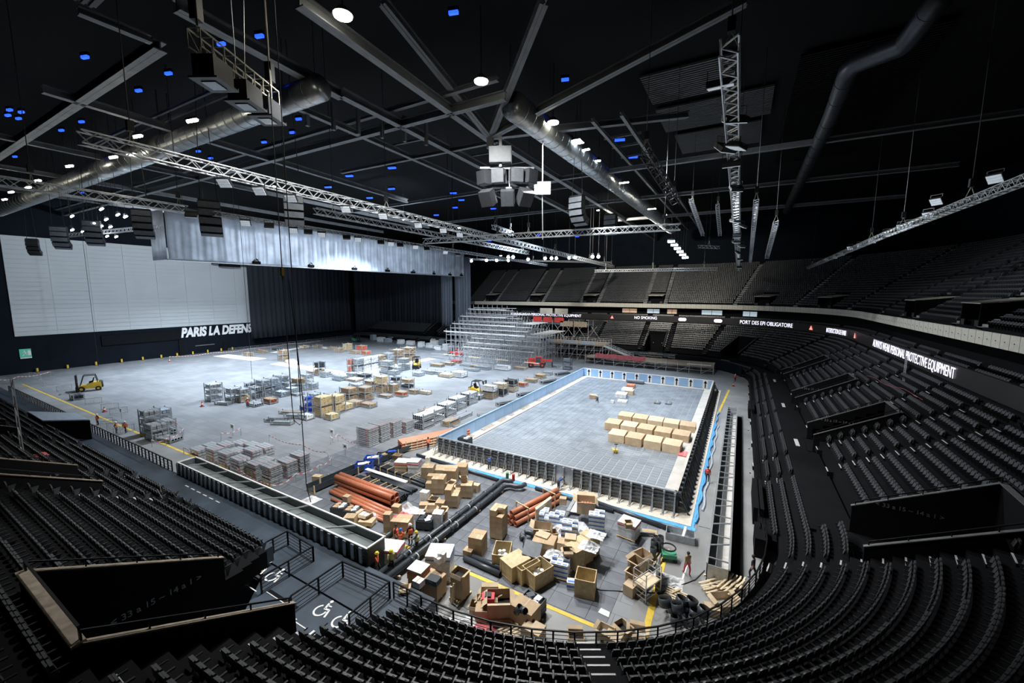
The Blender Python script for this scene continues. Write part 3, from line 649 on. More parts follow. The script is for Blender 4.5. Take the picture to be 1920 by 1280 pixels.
# ------------------------------------------------------------------ cartons, pallets, crates, pipes
def R_(a): return math.radians(a)
def carton_mesh(w, d, h, open_=False, m='card'):
    def mk():
        b = MB(); t = .012
        if not open_:
            b.box(-w/2,-d/2,0,w/2,d/2,h); b.box(-.04,-d/2-.003,h-.12,.04,d/2+.003,h+.004,1); b.box(-w/2-.003,-d/2-.003,h-.012,w/2+.003,d/2+.003,h-.006,2)
        else:
            b.box(-w/2,-d/2,0,w/2,d/2,.02); b.box(-w/2,-d/2,0,-w/2+t,d/2,h); b.box(w/2-t,-d/2,0,w/2,d/2,h); b.box(-w/2,-d/2,0,w/2,-d/2+t,h); b.box(-w/2,d/2-t,0,w/2,d/2,h)
            b.box(-w/2+t,-d/2+t,.02,w/2-t,d/2-t,h*.35,3)
        return b.mesh('carton_body', [m, 'tape', 'card3', 'pvcin' if open_ == 2 else 'wrap'])
    return cached(('carton', round(w,2), round(d,2), round(h,2), open_, m), mk)
def flap_mesh(w, d): return cached(('flap', round(w,2), round(d,2)), lambda: MB().box(0,-d/2,-.006,w,d/2,.006).mesh('flap', 'card2'))
def carton(x, y, z, w, d, h, rz=0, label='', group=None, m='card', open_=False, flaps=1):
    t = thing('cardboard_box', label, 'box', (x,y,z), R_(rz), group)
    link('carton_body', carton_mesh(w, d, h, open_, m), t)
    if open_ and flaps:
        for (fx, fy, a, L) in ((w/2,0,0,d),(-w/2,0,PI,d),(0,d/2,PI/2,w),(0,-d/2,-PI/2,w)):
            k = link('flap', flap_mesh(.3*min(w,d), L*.96), t, (fx,fy,h)); k.rotation_euler = (0, R_(random.choice((35, 50, -25, 70))), a)
    return t
def pallet_mesh(w=1.2, d=.8, m='wood'):
    def mk():
        b = MB()
        for i in range(5): b.box(-w/2,-d/2+i*d/4.6,.12,w/2,-d/2+i*d/4.6+.11,.144)
        for i in (-1, 0, 1):
            b.box(-w/2+.02,i*(d/2-.07)-.05,0,w/2-.02,i*(d/2-.07)+.05,.02)
            for j in (-1, 0, 1): b.box(j*(w/2-.08)-.07,i*(d/2-.07)-.05,.02,j*(w/2-.08)+.07,i*(d/2-.07)+.05,.12)
        return b.mesh('pallet_boards', m)
    return cached(('pallet', w, d, m), mk)
def pallet(x, y, z, rz, label, w=1.2, d=.8, m='wood', group=None):
    o = link('wooden_pallet', pallet_mesh(w, d, m), None, (x,y,z), R_(rz)); return tag(o, label, 'pallet', group)
def box_stack(x, y, rz, nx, ny, nz, w, d, h, label, group, m='card', pal='wooden pallet under the box stack', drop=(), z0=.0, mix=True):
    c, s = math.cos(R_(rz)), math.sin(R_(rz)); z = .02
    if pal: pallet(x, y, .02, rz, 'wooden pallet under the '+label.split(' in the ', 1)[-1], max(1., nx*w), max(.8, ny*d)); z = .168
    for k in range(nz):
        for i in range(nx):
            for j in range(ny):
                if (i, j, k) in drop: continue
                lx, ly = (i-(nx-1)/2)*(w+.008), (j-(ny-1)/2)*(d+.008)
                carton(x+c*lx-s*ly, y+s*lx+c*ly, z+k*(h+.004), w, d, h, rz+(random.uniform(-1, 1) if mix else 0), label, group, m if not mix else random.choice((m, m, 'card2')))
def crate_mesh(w, d, h, lid=False):
    def mk():
        b = MB(); t = .03
        b.box(-w/2,-d/2,0,w/2,d/2,.05); b.box(-w/2,-d/2,.05,-w/2+t,d/2,h); b.box(w/2-t,-d/2,.05,w/2,d/2,h); b.box(-w/2,-d/2,.05,w/2,-d/2+t,h); b.box(-w/2,d/2-t,.05,w/2,d/2,h)
        for sx in (-1, 1):
            for sy in (-1, 1): b.box(sx*(w/2-.04)-.06,sy*(d/2-.03)-.055,0,sx*(w/2-.04)+.06,sy*(d/2-.03)+.055,h+.01,1)
        for z in (.03, h-.1):
            b.box(-w/2,-d/2-.02,z,w/2,-d/2,z+.1,1); b.box(-w/2,d/2,z,w/2,d/2+.02,z+.1,1); b.box(-w/2-.02,-d/2,z,-w/2,d/2,z+.1,1); b.box(w/2,-d/2,z,w/2+.02,d/2,z+.1,1)
        if lid: b.box(-w/2-.03,-d/2-.03,h,w/2+.03,d/2+.03,h+.04)
        return b.mesh('crate_boards', ['ply', 'wood'])
    return cached(('crate', w, d, h, lid), mk)
def crate(x, y, rz, w, d, h, label, lid=False, group=None, fill=None):
    t = thing('wooden_crate', label, 'crate', (x,y,.02), R_(rz), group); link('crate_boards', crate_mesh(w, d, h, lid), t)
    if fill:
        b = MB()
        for q in range(5): a = q*1.3; b.cyl((.2*math.cos(a)*w,.2*math.sin(a)*d,.05),(.2*math.cos(a)*w,.2*math.sin(a)*d,h*.6+.05*(q%3)),.14,10)
        b.build('crate_filling', fill, t)
    return t
def pipe(p, q, r, m, label, group=None, name='pipe', t=.025, collar=False):
    p, q = Vector(p), Vector(q); o = thing(name, label, 'pipe', p, 0, group); d = q-p
    MB().pipe((0,0,0), d, r, t, 14, 0, 1).build('pipe_wall', [m, 'pvcin' if m != 'orange' else 'orange'], o, True)
    if collar: e = d.normalized(); MB().pipe(d*.5-e*.15, d*.5+e*.15, r+.02, .02, 14).build('pipe_collar', [m], o, True)
    return o
def bundle(x0, y0, x1, y1, rows, r, m, label, group, z=.06, strap=None):
    a, b = Vector((x0,y0,0)), Vector((x1,y1,0)); s = Vector((-(b-a).y,(b-a).x,0)).normalized(); zz = z
    for k, n in enumerate(rows):
        for i in range(n):
            off = s*((i-(n-1)/2)*2.04*r); u = (b-a).normalized()*random.uniform(-.12, .12); pipe(a+off+u+Vector((0,0,zz+r)), b+off+u+Vector((0,0,zz+r)), r, m, label, group)
        zz += 1.76*r
    if strap:
        n = max(rows); wd = n*2.04*r; H = zz+.3*r
        for f in strap:
            c = a+(b-a)*f; d_ = (b-a).normalized(); t = thing('timber_strap', 'timber batten frame clamped around the '+label.split(' lying')[0].split(' in the')[0], 'batten', c, math.atan2(d_.y, d_.x), group+' battens')
            q = MB(); q.box(-.05,-wd/2-.06,0,.05,wd/2+.06,z); q.box(-.04,-wd/2-.1,z,.04,-wd/2-.02,H); q.box(-.04,wd/2+.02,z,.04,wd/2+.1,H); q.box(-.05,-wd/2-.1,H,.05,wd/2+.1,H+.06); q.build('batten', 'wood', t)
def plastic_bin(x, y, rz, w, d, h, label, fill='card'):
    t = thing('plastic_bin', label, 'bin', (x,y,.02), R_(rz)); b = MB(); q = .05
    b.box(-w/2,-d/2,.12,w/2,d/2,.17); b.box(-w/2,-d/2,.12,-w/2+q,d/2,h); b.box(w/2-q,-d/2,.12,w/2,d/2,h); b.box(-w/2,-d/2,.12,w/2,-d/2+q,h); b.box(-w/2,d/2-q,.12,w/2,d/2,h)
    for z in (.25, .5): b.box(-w/2-.02,-d/2-.02,z,w/2+.02,-d/2,z+.05); b.box(w/2,-d/2,z,w/2+.02,d/2,z+.05)
    b.build('bin_tub', 'bin', t); b = MB(); [b.box(sx*(w/2-.15)-.1,-d/2,0,sx*(w/2-.15)+.1,d/2,.12) for sx in (-1, 0, 1)]; b.build('bin_feet', 'bin', t)
    b = MB()
    for k in range(4): b.cb((k%2-.5)*w*.4,(k//2-.5)*d*.4,h*.8,w*.36,d*.36,h*.5,k*.5,k%2)
    b.build('bin_contents', [fill, 'wrap'], t)
def wrapped(x, y, rz, w, d, h, label, red=True, m='wrap', z=.02, pal=True):
    if pal: pallet(x, y, z, rz, 'wooden pallet under the '+label.split(' on ')[0].split(' beside')[0], max(w, .9)+.1, max(d, .8)+.1); z += .148
    t = thing('wrapped_pallet_load', label, 'load', (x,y,z), R_(rz)); b = MB(); n = 5
    for k in range(n): e = .015*((k*7) % 3); b.box(-w/2+e,-d/2+e,k*h/n,w/2-e,d/2-e,(k+1)*h/n-.01)
    b.build('wrapped_stack', m, t)
    b = MB(); b.slab([(-w/2-.02,-d/2-.02,h*.82),(w/2+.02,-d/2-.02,h*.82),(w/2+.02,d/2+.02,h*.82),(-w/2-.02,d/2+.02,h*.82)], (0,0,.06), 0); b.build('print_band', 'redp' if red else 'bluep', t)
    b = MB(); b.box(-w/2-.01,-d/2-.01,h-.01,w/2+.01,d/2+.01,h+.02); b.build('cover_sheet', 'paper', t)
def printed_boxes(x, y, z, nx, ny, nz, label, group, rz=0, w=.42, d=.36, h=.34):
    c, s = math.cos(R_(rz)), math.sin(R_(rz))
    me = cached(('pbox', w, d, h), lambda: MB().box(-w/2,-d/2,0,w/2,d/2,h,0).box(-w/2-.003,-d/2-.003,h*.25,w/2+.003,d/2+.003,h*.6,1).box(-w/2+.06,-d/2+.06,h,w/2-.06,0,h+.004,1).mesh('printed_carton', ['paper', 'bluep']))
    for k in range(nz):
        for i in range(nx):
            for j in range(ny):
                if k == nz-1 and random.random() < .3: continue
                lx, ly = (i-(nx-1)/2)*(w+.01), (j-(ny-1)/2)*(d+.01)
                o = link('printed_box', me, None, (x+c*lx-s*ly, y+s*lx+c*ly, z+k*(h+.004)), R_(rz+random.uniform(-4, 4))); tag(o, label, 'box', group)
def film(x, y, z, w, d, h, label, m='wrap', seed=0):          # crumpled sheet of plastic film
    rnd = random.Random(seed+int(x*10)); N = 9; b = MB(); vs = []
    for i in range(N):
        for j in range(N):
            u, v = i/(N-1)-.5, j/(N-1)-.5; vs.append((u*w+rnd.uniform(-.04,.04), v*d+rnd.uniform(-.04,.04), h*max(0, 1-2.2*max(abs(u),abs(v)))*rnd.uniform(.3,1.2)+.01))
    b.add(vs, [(i*N+j,(i+1)*N+j,(i+1)*N+j+1,i*N+j+1) for i in range(N-1) for j in range(N-1)])
    o = b.build('plastic_film', m, None, False, (x,y,z)); o.modifiers.new('s', 'SOLIDIFY').thickness = .01; return tag(o, label, 'film')

# --- left cluster: orange and grey pipe bundles
ORL = 'thick orange pipe in the big bundle beside the grey pipes'; ORG = 'orange pipes of the left bundle'
bundle(-2.65, -13.03, 5.49, -13.56, (3,), .21, 'orange', ORL, ORG, .02); bundle(-3.25, -12.07, 5.06, -12.24, (2, 2), .27, 'orange', ORL, ORG, .44)
pipe((-1.44, -14.29,.19), (6.41, -14.49,.19), .15, 'orange', 'single orange pipe lying loose in front of the left bundle'); pipe((0.66, -14.22,.17), (5.70, -14.13,.17), .14, 'orange', 'short orange pipe lying in front of the dark bins')
bundle(-2.39, -10.62, 4.89, -11.11, (5, 5, 4), .13, 'pvc', 'thin dark pipe lying in the square strapped bundle', 'dark pipes of the square bundle', .08, (.18, .34, .40, .55, .66, .78))
bundle(-2.41, -8.90, 4.54, -9.27, (6, 4), .10, 'pvc', 'thin dark pipe lying in the flat low bundle', 'dark pipes of the flat bundle', .04)
pb = MB(); pb.slab([(-3.25, -8.78,.52),(-3.26, -8.32,.52),(2.95, -8.37,.52),(2.99, -8.88,.52)], (0,0,.06)); tag(pb.build('white_profile', 'white'), 'long white board lying on the flat dark pipe bundle', 'board')
bundle(-2.98, -6.89, 4.82, -7.43, (4, 3), .15, 'pvc', 'dark pipe lying in the long bundle nearest the boxes', 'dark pipes of the long bundle', .06, (.12, .28, .44, .58, .74))
# long dark trough crate with timber frame
t = thing('long_crate', 'long dark steel trough on timber skids beside the pipe bundles', 'crate', (-4.61, -14.41,.02), math.atan2(*reversed([a-b_ for a, b_ in zip((-4.40, -8.98), (-4.61, -14.41))])))
b = MB(); L = 14.2; b.box(0,-.55,.2,L,.55,.25); b.box(0,-.55,.25,L,-.5,.8); b.box(0,.5,.25,L,.55,.8); b.build('trough_body', 'bin', t)
for x0 in (0, 2.4, 5.2, 8, 11, 14):
    b = MB(); b.box(x0,-.66,0,x0+.14,.66,.2); b.box(x0,-.66,.2,x0+.1,-.56,.88); b.box(x0,.56,.2,x0+.1,.66,.88); b.build('timber_frame', 'wood', t)
carton(-5.50, -12.96, .3, .9, .6, .75, 20, 'brown sack-like carton standing in the long dark trough', m='card2')
film(-3.20, -15.30, .02, 1.6, 1.4, .5, 'crumpled white and red film beside the dark bins')
# blue tubs and mixed carts behind the pipe bundles
def tub(x, y, rz, w, d, h, m, label, fill='paper'):
    t = thing('tub', label, 'tub', (x,y,.02), R_(rz)); b = MB(); q = .05
    b.box(-w/2,-d/2,0,w/2,d/2,.06); b.box(-w/2,-d/2,.06,-w/2+q,d/2,h); b.box(w/2-q,-d/2,.06,w/2,d/2,h); b.box(-w/2,-d/2,.06,w/2,-d/2+q,h); b.box(-w/2,d/2-q,.06,w/2,d/2,h); b.build('tub_shell', m, t)
    b = MB(); b.cb(-.1,0,h*.6,w*.6,d*.5,h*.7,.3); b.cb(.3,.1,h*.7,w*.3,d*.4,h*.6,-.2); b.build('tub_contents', fill, t)
tub(-4.29, -7.97, 35, 1.9, 1.2, .8, 'blues', 'blue plastic tub nearest the long dark trough'); tub(-4.77, -6.24, 35, 1.9, 1.2, .8, 'blues', 'blue plastic tub filled with white packs behind the dark pipes'); tub(-4.56, -4.87, 35, 1.6, 1.2, .7, 'bin', 'dark tub between the blue tubs and the white load', 'card')
tub(-4.01, -4.01, 20, 1.2, 1.0, .9, 'bin', 'dark tub with bottles in front of the plate stacks', 'blues')
carton(-2.75, -4.37, .02, .9, .8, .8, 12, 'open orange-brown carton beside the dark tub', open_=1)
wrapped(0.51, -6.77, 22, 1.4, 1.2, 1.5, 'tall red and brown wrapped load beside the white load', True, 'card2')
wrapped(1.97, -6.38, 22, 1.2, 1.1, 1.7, 'tall white wrapped load with red top band', True, 'paper')
# --- box field between the dark pipes and the pool
G1 = 'cartons stacked between the dark pipes and the pool'
box_stack(4.14, -6.58, 25, 2, 2, 3, .62, .58, .55, 'brown carton in the stack behind the long pipe bundle', 'stack behind the long pipe bundle')
carton(3.59, -6.04, 1.85, .5, .4, .6, 30, 'white upright carton on the stack behind the long pipe bundle', m='paper')
box_stack(4.90, -5.28, 25, 2, 2, 2, .75, .7, .55, 'brown carton in the low stack nearest the pool plinth', 'low stack nearest the pool plinth')
box_stack(6.38, -5.58, 25, 1, 2, 2, 1.3, .75, .75, 'large brown carton in the tall middle stack', 'tall middle stack', drop=())
box_stack(6.46, -3.80, 25, 2, 2, 2, .6, .6, .6, 'brown carton in the stack furthest along the pool', 'stack furthest along the pool')
box_stack(6.29, -7.89, 25, 3, 2, 3, .62, .62, .5, 'brown carton in the wide stack at the middle of the box field', 'wide stack at the middle of the box field', drop=((0,0,2),))
box_stack(9.36, -9.11, 25, 2, 2, 3, .62, .6, .55, 'brown carton in the upright stack nearest the two long pipes', 'upright stack nearest the two long pipes', drop=((1,0,2),(1,1,2)))
box_stack(9.53, -7.02, 25, 2, 2, 2, .55, .55, .6, 'brown carton in the stack beside the pool foil', 'stack beside the pool foil')
carton(9.76, -5.77, .02, .7, .6, .75, 10, 'brown carton at the outer end of the box field', m='card2')
carton(8.69, -7.14, .02, .8, .7, .9, 35, 'open carton with white lining in the box field', open_=1); carton(7.61, -7.13, .02, .7, .7, 1.0, 5, 'open carton holding grey fittings in the box field', open_=2)
carton(9.06, -6.92, 1.4, .6, .5, .5, 40, 'small open carton on the stack beside the pool foil', open_=2)
# lower box cluster in front
LOW = [((6.86, -9.98),.9,.7,.7,25,1,'open brown carton at the top of the lower box cluster'), ((7.94, -10.14),.8,.7,.8,20,2,'open carton with black parts in the lower box cluster'), ((7.49, -11.05),.8,.7,.6,30,0,'closed brown carton at the left of the lower box cluster'),
 ((8.95, -10.43),.8,.7,.9,22,0,'closed brown carton at the right of the lower box cluster'), ((8.71, -11.40),.9,.8,.7,28,1,'wide open carton in the lower box cluster'), ((8.02, -12.20),1.1,.9,.5,25,0,'flat white carton in the lower box cluster'), ((6.79, -10.13),.8,.6,1.2,10,0,'tall white carton leaning behind the lower box cluster')]
for p, w_, d_, h_, rz, op, lab in LOW: carton(*p, .02, w_, d_, h_, rz, lab, None, 'paper' if 'white' in lab else 'card', op)
carton(10.41, -12.47, .02, .85, .8, 1.3, 22, 'upright white-faced carton beside the dark grey bin', m='paper'); carton(10.46, -11.88, .02, .6, .8, 1.2, 22, 'open brown carton behind the white-faced carton', open_=2)
plastic_bin(9.61, -13.20, 22, 1.35, 1.1, .85, 'dark grey pallet bin full of black parts beside the workers', 'pvc')
film(6.19, -11.80, .02, 1.8, 1.4, .8, 'heap of white and red film at the mouth of the orange pipes', seed=3); film(6.70, -12.86, .02, 1.5, 1.2, .5, 'small heap of film with red print before the orange pipes', 'redw', 4)
plastic_bin(1.49, -15.55, 22, 1.3, 1.1, .9, 'dark grey pallet bin of rolls nearest the open steel trough'); plastic_bin(2.90, -15.35, 22, 1.3, 1.1, .9, 'dark grey pallet bin of cartons beside the orange pipes')
carton(0.54, -14.06, .02, .6, .5, .9, 10, 'brown carton between the dark bins and the orange pipes', m='card2')
carton(3.83, -15.30, .02, .9, .7, .7, 15, 'grey-white carton beside the dark bins', m='paper')
pallet(4.93, -15.43, .02, 20, 'wooden pallet under the flattened cartons'); carton(4.93, -15.43, .17, 1.3, .9, .35, 22, 'flattened brown carton on the pallet before the orange pipes', m='card2'); carton(4.37, -15.18, .53, 1.0, .8, .3, 8, 'torn open carton on the flattened cartons', open_=1)
carton(3.89, -16.31, .02, .95, .8, 1.0, 28, 'single brown carton standing at the yellow line by the steel trough')
film(4.59, -14.47, .02, 1.4, 1.0, .7, 'clear film sheet hanging off the orange pipe ends', seed=8)
# stack where the workers stand
box_stack(7.73, -15.26, 22, 2, 1, 3, .6, .6, .55, 'brown carton in the leaning stack behind the workers', 'leaning stack behind the workers', drop=((1,0,2),)); box_stack(8.70, -14.88, 22, 2, 2, 2, .65, .6, .65, 'brown carton in the square stack the workers stand around', 'square stack the workers stand around'); carton(7.55, -14.48, 1.5, .7, .6, .6, 15, 'brown carton on top of the square stack by the workers')
wrapped(10.22, -17.75, 20, 1.7, 1.4, 1.05, 'low white wrapped load with red edge beside the workers', True)
# --- two long black pipelines across the mats
for dx, r, lab in ((0, .24, 'long black flanged pipeline on the side of the orange pipes'), (-.75, .24, 'long black flanged pipeline nearest the carton stacks')):
    x0 = 12.1+dx; t = thing('pipeline', lab, 'pipe', (x0, 0, 0)); b = MB()
    if dx == 0: pts = [(-.2,-21.5,.5),(0,-10,.5),(0,-4.6,.5),(.12,-4.1,.5),(.5,-3.75,.5),(1.1,-3.7,.5),(1.6,-3.4,.5),(1.75,-2.8,.5)]
    else: pts = [(-.2,-21.5,.5),(0,-10,.5),(0,-3.6,.5),(.1,-3.2,.5),(.5,-3.0,.5),(1.1,-2.95,.5)]
    b.tube(pts, r, 14); b.build('pipe_run', 'pvc', t, True)
    for yv in (-20, -17.6, -15.4, -13, -11, -8.8, -6.6, -4.8):
        k = MB().cyl((-.02,yv,.5),(-.02,yv+.22,.5),r+.05,14).build('pipe_flange', 'pvc', t, True)
    for yv in (-17, -14.8, -12.2, -9.4): MB().cyl((0,yv,.5),(0,yv+.05,.5),r+.03,12).build('clamp_band', 'paper', t)
    for yv in (-19, -14, -9, -5): MB().box(-.3,yv,.02,.3,yv+.15,.27).build('pipe_support', 'woodd', t)
    MB().cyl((.4,-2.9,.6),(.4,-2.9,1.3),.16,10).build('valve_stem', 'greenp' if dx else 'redp', t)
pipe((8.05, -16.87,.3), (7.79, -14.26,.3), .2, 'pvc', 'short black pipe lying beside the long pipelines', collar=True)
pipe((15.10, -15.02,.22), (18.38, -15.19,.22), .2, 'pvc', 'front loose black pipe between the yellow line and the crates'); pipe((15.31, -14.55,.22), (19.12, -14.64,.22), .2, 'pvc', 'rear loose black pipe between the yellow line and the crates')
pipe((-1.69, -2.11,.2), (10.59, -2.87,.2), .17, 'pvc', 'long black pipe along the pool foil at its far end'); pipe((14.86, -2.45,.2), (23.06, -2.85,.2), .17, 'pvc', 'long black pipe along the pool foil behind the orange pipes', collar=True); pipe((20.74, -2.00,.2), (28.28, -3.28,.22), .2, 'pvc', 'long black pipe along the pool foil near the corner')
# --- right cluster: orange pipes, crates, cartons
bundle(15.81, -9.18, 17.66, -3.30, (3, 2, 1), .23, 'orange', 'orange pipe in the strapped bundle pointing at the pool', 'orange pipes of the strapped bundle', .06, (.22, .8))
pb = MB(); pb.slab([(17.41, -7.69,.05),(17.76, -5.15,.05),(17.76, -5.15,1.35),(17.41, -7.69,1.35)], (.25,-.3,0)); tag(pb.build('chipboard_panel', 'wood2'), 'pale chipboard panel leaning on the strapped orange pipes', 'panel')
box_stack(15.73, -11.10, 8, 2, 2, 5, .55, .6, .47, 'brown carton in the tall column left of the orange pipes', 'tall column left of the orange pipes', drop=((1,0,4),)); carton(15.77, -10.91, 2.1, .55, .5, .45, 30, 'small open carton on the tall column', open_=2)
box_stack(15.41, -13.68, 12, 2, 2, 3, .55, .6, .5, 'brown carton in the stack between the pipelines and the crates', 'stack between the pipelines and the crates', pal=None); carton(15.09, -14.46, .02, .7, .6, .6, 8, 'single brown carton at the foot of the stack by the pipelines')
crate(17.65, -13.70, 22, 1.25, 1.7, 1.1, 'wooden crate holding a white cylinder, left end of the crate row', fill='paper')
crate(19.12, -14.33, -22, 1.35, 1.7, 1.15, 'wooden crate covered by a pale lid board in the crate row', lid=True); crate(19.88, -14.20, -22, 1.25, 1.7, 1.15, 'wooden crate with a propped lid in the crate row', fill='paper'); crate(20.86, -14.20, -22, 1.35, 1.7, 1.15, 'open wooden crate at the right end of the crate row', fill='paper')
pb = MB(); pb.slab([(0,0,0),(1.3,0,0),(1.3,1.25,0),(0,1.25,0)], (0,0,.04)); o = tag(pb.build('grey_plastic_sheet', 'spk'), 'grey plastic sheet resting on the covered wooden crate', 'sheet'); o.location = (19.35, -13.80, 1.3); o.rotation_euler = (.35, .2, .3)
crate(24.15, -13.54, 12, 1.3, 1.3, 1.3, 'single open wooden crate with plank brace standing apart', fill=None)
crate(22.56, -11.36, -25, 1.2, 1.0, 1.5, 'closed wooden crate nearest the viewer in the closed crate row', lid=True); crate(22.79, -10.39, -25, 1.2, 1.0, 1.5, 'closed middle wooden crate in the closed crate row', lid=True); crate(22.99, -9.48, -25, 1.2, 1.0, 1.5, 'closed wooden crate at the far end of the closed crate row', lid=True)
film(23.48, -10.92, 1.56, 1.4, 1.2, .5, 'pink-white film heap on the closed wooden crates', 'wrap', 5)
pallet(20.07, -11.38, .02, 12, 'wooden pallet under the big carton', 1.6, 1.3); carton(20.07, -11.38, .17, 1.7, 1.3, 1.2, 10, 'big closed brown carton at the middle of the crate yard'); carton(19.80, -11.09, 1.38, 1.0, .8, .1, 0, 'flattened carton on the big closed carton', m='card2')
pallet(19.11, -9.75, .02, 20, 'wooden pallet under the carton with the orange ring', 1.4, 1.2); carton(19.11, -9.75, .17, 1.4, 1.2, 1.1, 20, 'open carton with an orange pipe ring on it', open_=1)
o = MB().pipe((0,0,0),(0,0,.4),.38,.05,16).build('orange_ring', 'orange', None, True, (19.56, -10.82, .62)); tag(o, 'orange pipe ring sitting in an open carton', 'ring')
carton(19.97, -9.74, .02, .8, .7, 1.0, 40, 'tilted open carton beside the carton with the orange ring', open_=2)
for i, (x_, y_, z_, a) in enumerate(((17.61, -10.93,.25,.2),(18.16, -10.94,.25,1.1),(17.98, -11.52,.25,-.4),(18.02, -10.21,.25,.8),(18.89, -11.15,.25,1.9))):
    b = MB(); b.tube([(.55*math.cos(q*.22),.55*math.sin(q*.22),0) for q in range(9)], .2, 10); o = b.build('pipe_elbow', 'pvc', None, True, (x_, y_, z_), a); tag(o, 'grey pipe elbow heaped behind the open crates', 'pipe', 'grey elbows behind the crates')
pallet(21.66, -10.83, .02, 15, 'wooden pallet under the twin cartons', 1.5, 1.2); carton(21.50, -11.07, .17, .85, .8, 1.3, 12, 'left twin brown carton beside the closed crates', open_=0); carton(21.86, -10.57, .17, .85, .8, 1.5, 18, 'right twin brown carton beside the closed crates', m='card2'); carton(21.89, -11.40, .17, .9, .5, .5, 8, 'dark open carton in front of the twin cartons', m='card3', open_=2)
PB = 'white box with blue print'
pallet(22.00, -12.87, .02, 10, 'wooden pallet under the blue-printed boxes in front', 1.5, 1.2); printed_boxes(22.00, -12.87, .17, 3, 3, 3, PB+' in the load beside the open crate', 'blue printed boxes beside the open crate', 10); carton(22.27, -12.13, 1.28, .7, .6, .4, 30, 'empty open carton lying on the blue-printed boxes', open_=2); 
printed_boxes(22.88, -11.32, .02, 1, 1, 2, PB+' standing alone by the closed crates', 'lone blue printed boxes by the closed crates', 25, .6, .5, .45); printed_boxes(23.14, -13.60, .02, 1, 1, 2, PB+' beside the single open crate', 'blue printed boxes beside the single open crate', 15, .6, .5, .5)
pallet(21.05, -8.63, .02, 15, 'wooden pallet under the middle blue-printed boxes', 1.5, 1.2); printed_boxes(21.05, -8.63, .17, 3, 3, 4, PB+' in the middle load', 'blue printed boxes in the middle load', 15)
pallet(18.96, -7.47, .02, 15, 'wooden pallet under the rear blue-printed boxes', 2.2, 1.2); printed_boxes(18.96, -7.47, .17, 5, 3, 3, PB+' in the rear row behind the orange pipes', 'blue printed boxes in the rear row', 15); printed_boxes(18.00, -7.06, .02, 2, 2, 3, PB+' leaning at the chipboard panel', 'blue printed boxes at the chipboard panel', 15)
pallet(22.68, -6.68, .02, 15, 'wooden pallet under the film-wrapped blue-printed column', 1.4, 1.2); printed_boxes(22.68, -6.68, .17, 3, 3, 5, PB+' in the film-wrapped column by the pool', 'blue printed boxes in the wrapped column', 15)
film(23.68, -9.95, 2.02, 1.3, 1.1, .3, 'blue film cap on the wrapped printed column', 'wrap', 9)
t = carton(21.22, -5.21, .9, 1.6, 1.3, 1.1, 20, 'large carton of orange fittings tipped over a film heap', open_=1, m='card'); b = MB(); [b.cyl((q*.25-.3,0,.5),(q*.25-.3,.3,.65),.12,8) for q in range(4)]; b.build('orange_fittings', 'orange', t)
film(21.66, -7.26, .02, 2.6, 2.2, 1.3, 'big heap of clear film under the tipped carton', 'wrap', 11); film(20.02, -8.21, .02, 2.2, 1.6, .9, 'clear film heap between the printed box loads', 'wrap', 12); film(21.36, -12.18, .9, 1.6, 1.2, .5, 'clear film spilling over the open crates', 'wrap', 13)
carton(20.95, -2.33, .02, .7, .6, .8, 15, 'small brown carton at the pool foil', m='card2'); carton(19.34, -5.99, 1.4, .6, .5, .6, 15, 'brown carton on the rear printed boxes', m='card')
pb = MB(); pb.slab([(19.57, -5.16,.3),(19.32, -2.58,.3),(20.30, -2.59,.3),(20.47, -4.95,.3)], (0,0,.05)); tag(pb.build('white_sheet', 'paper'), 'white flat sheet lying by the pool foil', 'sheet')
pb = MB(); pb.beam((19.59, -5.45,.5),(19.25, -2.39,.5),.25,.1); tag(pb.build('steel_channel', 'alu'), 'steel channel lying beside the white flat sheet', 'channel')
wrapped(25.15, -5.69, -8, 1.5, 1.3, 1.2, 'white wrapped load with red edge standing alone near the pool corner', True); carton(25.32, -6.78, 1.45, .55, .5, .5, 30, 'small open carton on the lone wrapped load', open_=2)
t = MB(); [t.beam((25.78, -5.16,.12+.08*k),(27.06, -4.68,.12+.08*k),.12,.07) for k in range(3)]; tag(t.build('steel_profiles', 'spk'), 'grey steel profiles lying behind the lone wrapped load', 'profiles'); pallet(26.60, -4.51, .02, 15, 'wooden pallet under the grey steel profiles')
t = thing('metal_tray', 'grey metal tray cart at the corner of the pool', 'tray', (28.92, -3.95,.02), .1); b = MB(); b.box(-1.1,-.6,.0,1.1,.6,.08); b.box(-1.1,-.6,.08,-1.05,.6,.6); b.box(1.05,-.6,.08,1.1,.6,.6); b.box(-1.1,-.6,.08,1.1,-.55,.6); b.box(-1.1,.55,.08,1.1,.6,.6); b.build('tray_shell', 'galv', t); b = MB(); b.beam((.2,-.3,.3),(.4,.4,.9),.2); b.build('tray_tool', 'paper', t)
# trolley cluster near the right yellow line
pallet(27.12, -11.26, .02, 70, 'wooden pallet under the white trestle trolley', 1.8, 1.3); carton(26.84, -11.31, .17, .7, .9, .9, 75, 'open carton on the pallet beside the wire trolley', open_=2); carton(26.82, -10.41, .17, .9, .9, 1.2, 70, 'tall open carton at the back of the wire trolley', open_=2); carton(26.82, -12.12, .02, .8, .7, .7, 75, 'white-sided carton at the foot of the wire trolley', m='card2'); carton(26.91, -8.87, .02, 1.0, .9, 1.0, 60, 'open carton with raised flaps behind the wire trolley', open_=1)
t = thing('wire_trolley', 'tall wire cage trolley with shelf standing by the yellow line', 'trolley', (27.79, -11.73,.02), R_(65)); b = MB()
for sx in (-.8, .8):
    for sy in (-.5, .5): b.beam((sx,sy,.1),(sx,sy,2.0),.05)
    for z in (.3, .6, .9, 1.2, 1.6, 2.0): b.beam((sx,-.5,z),(sx,.5,z),.035)
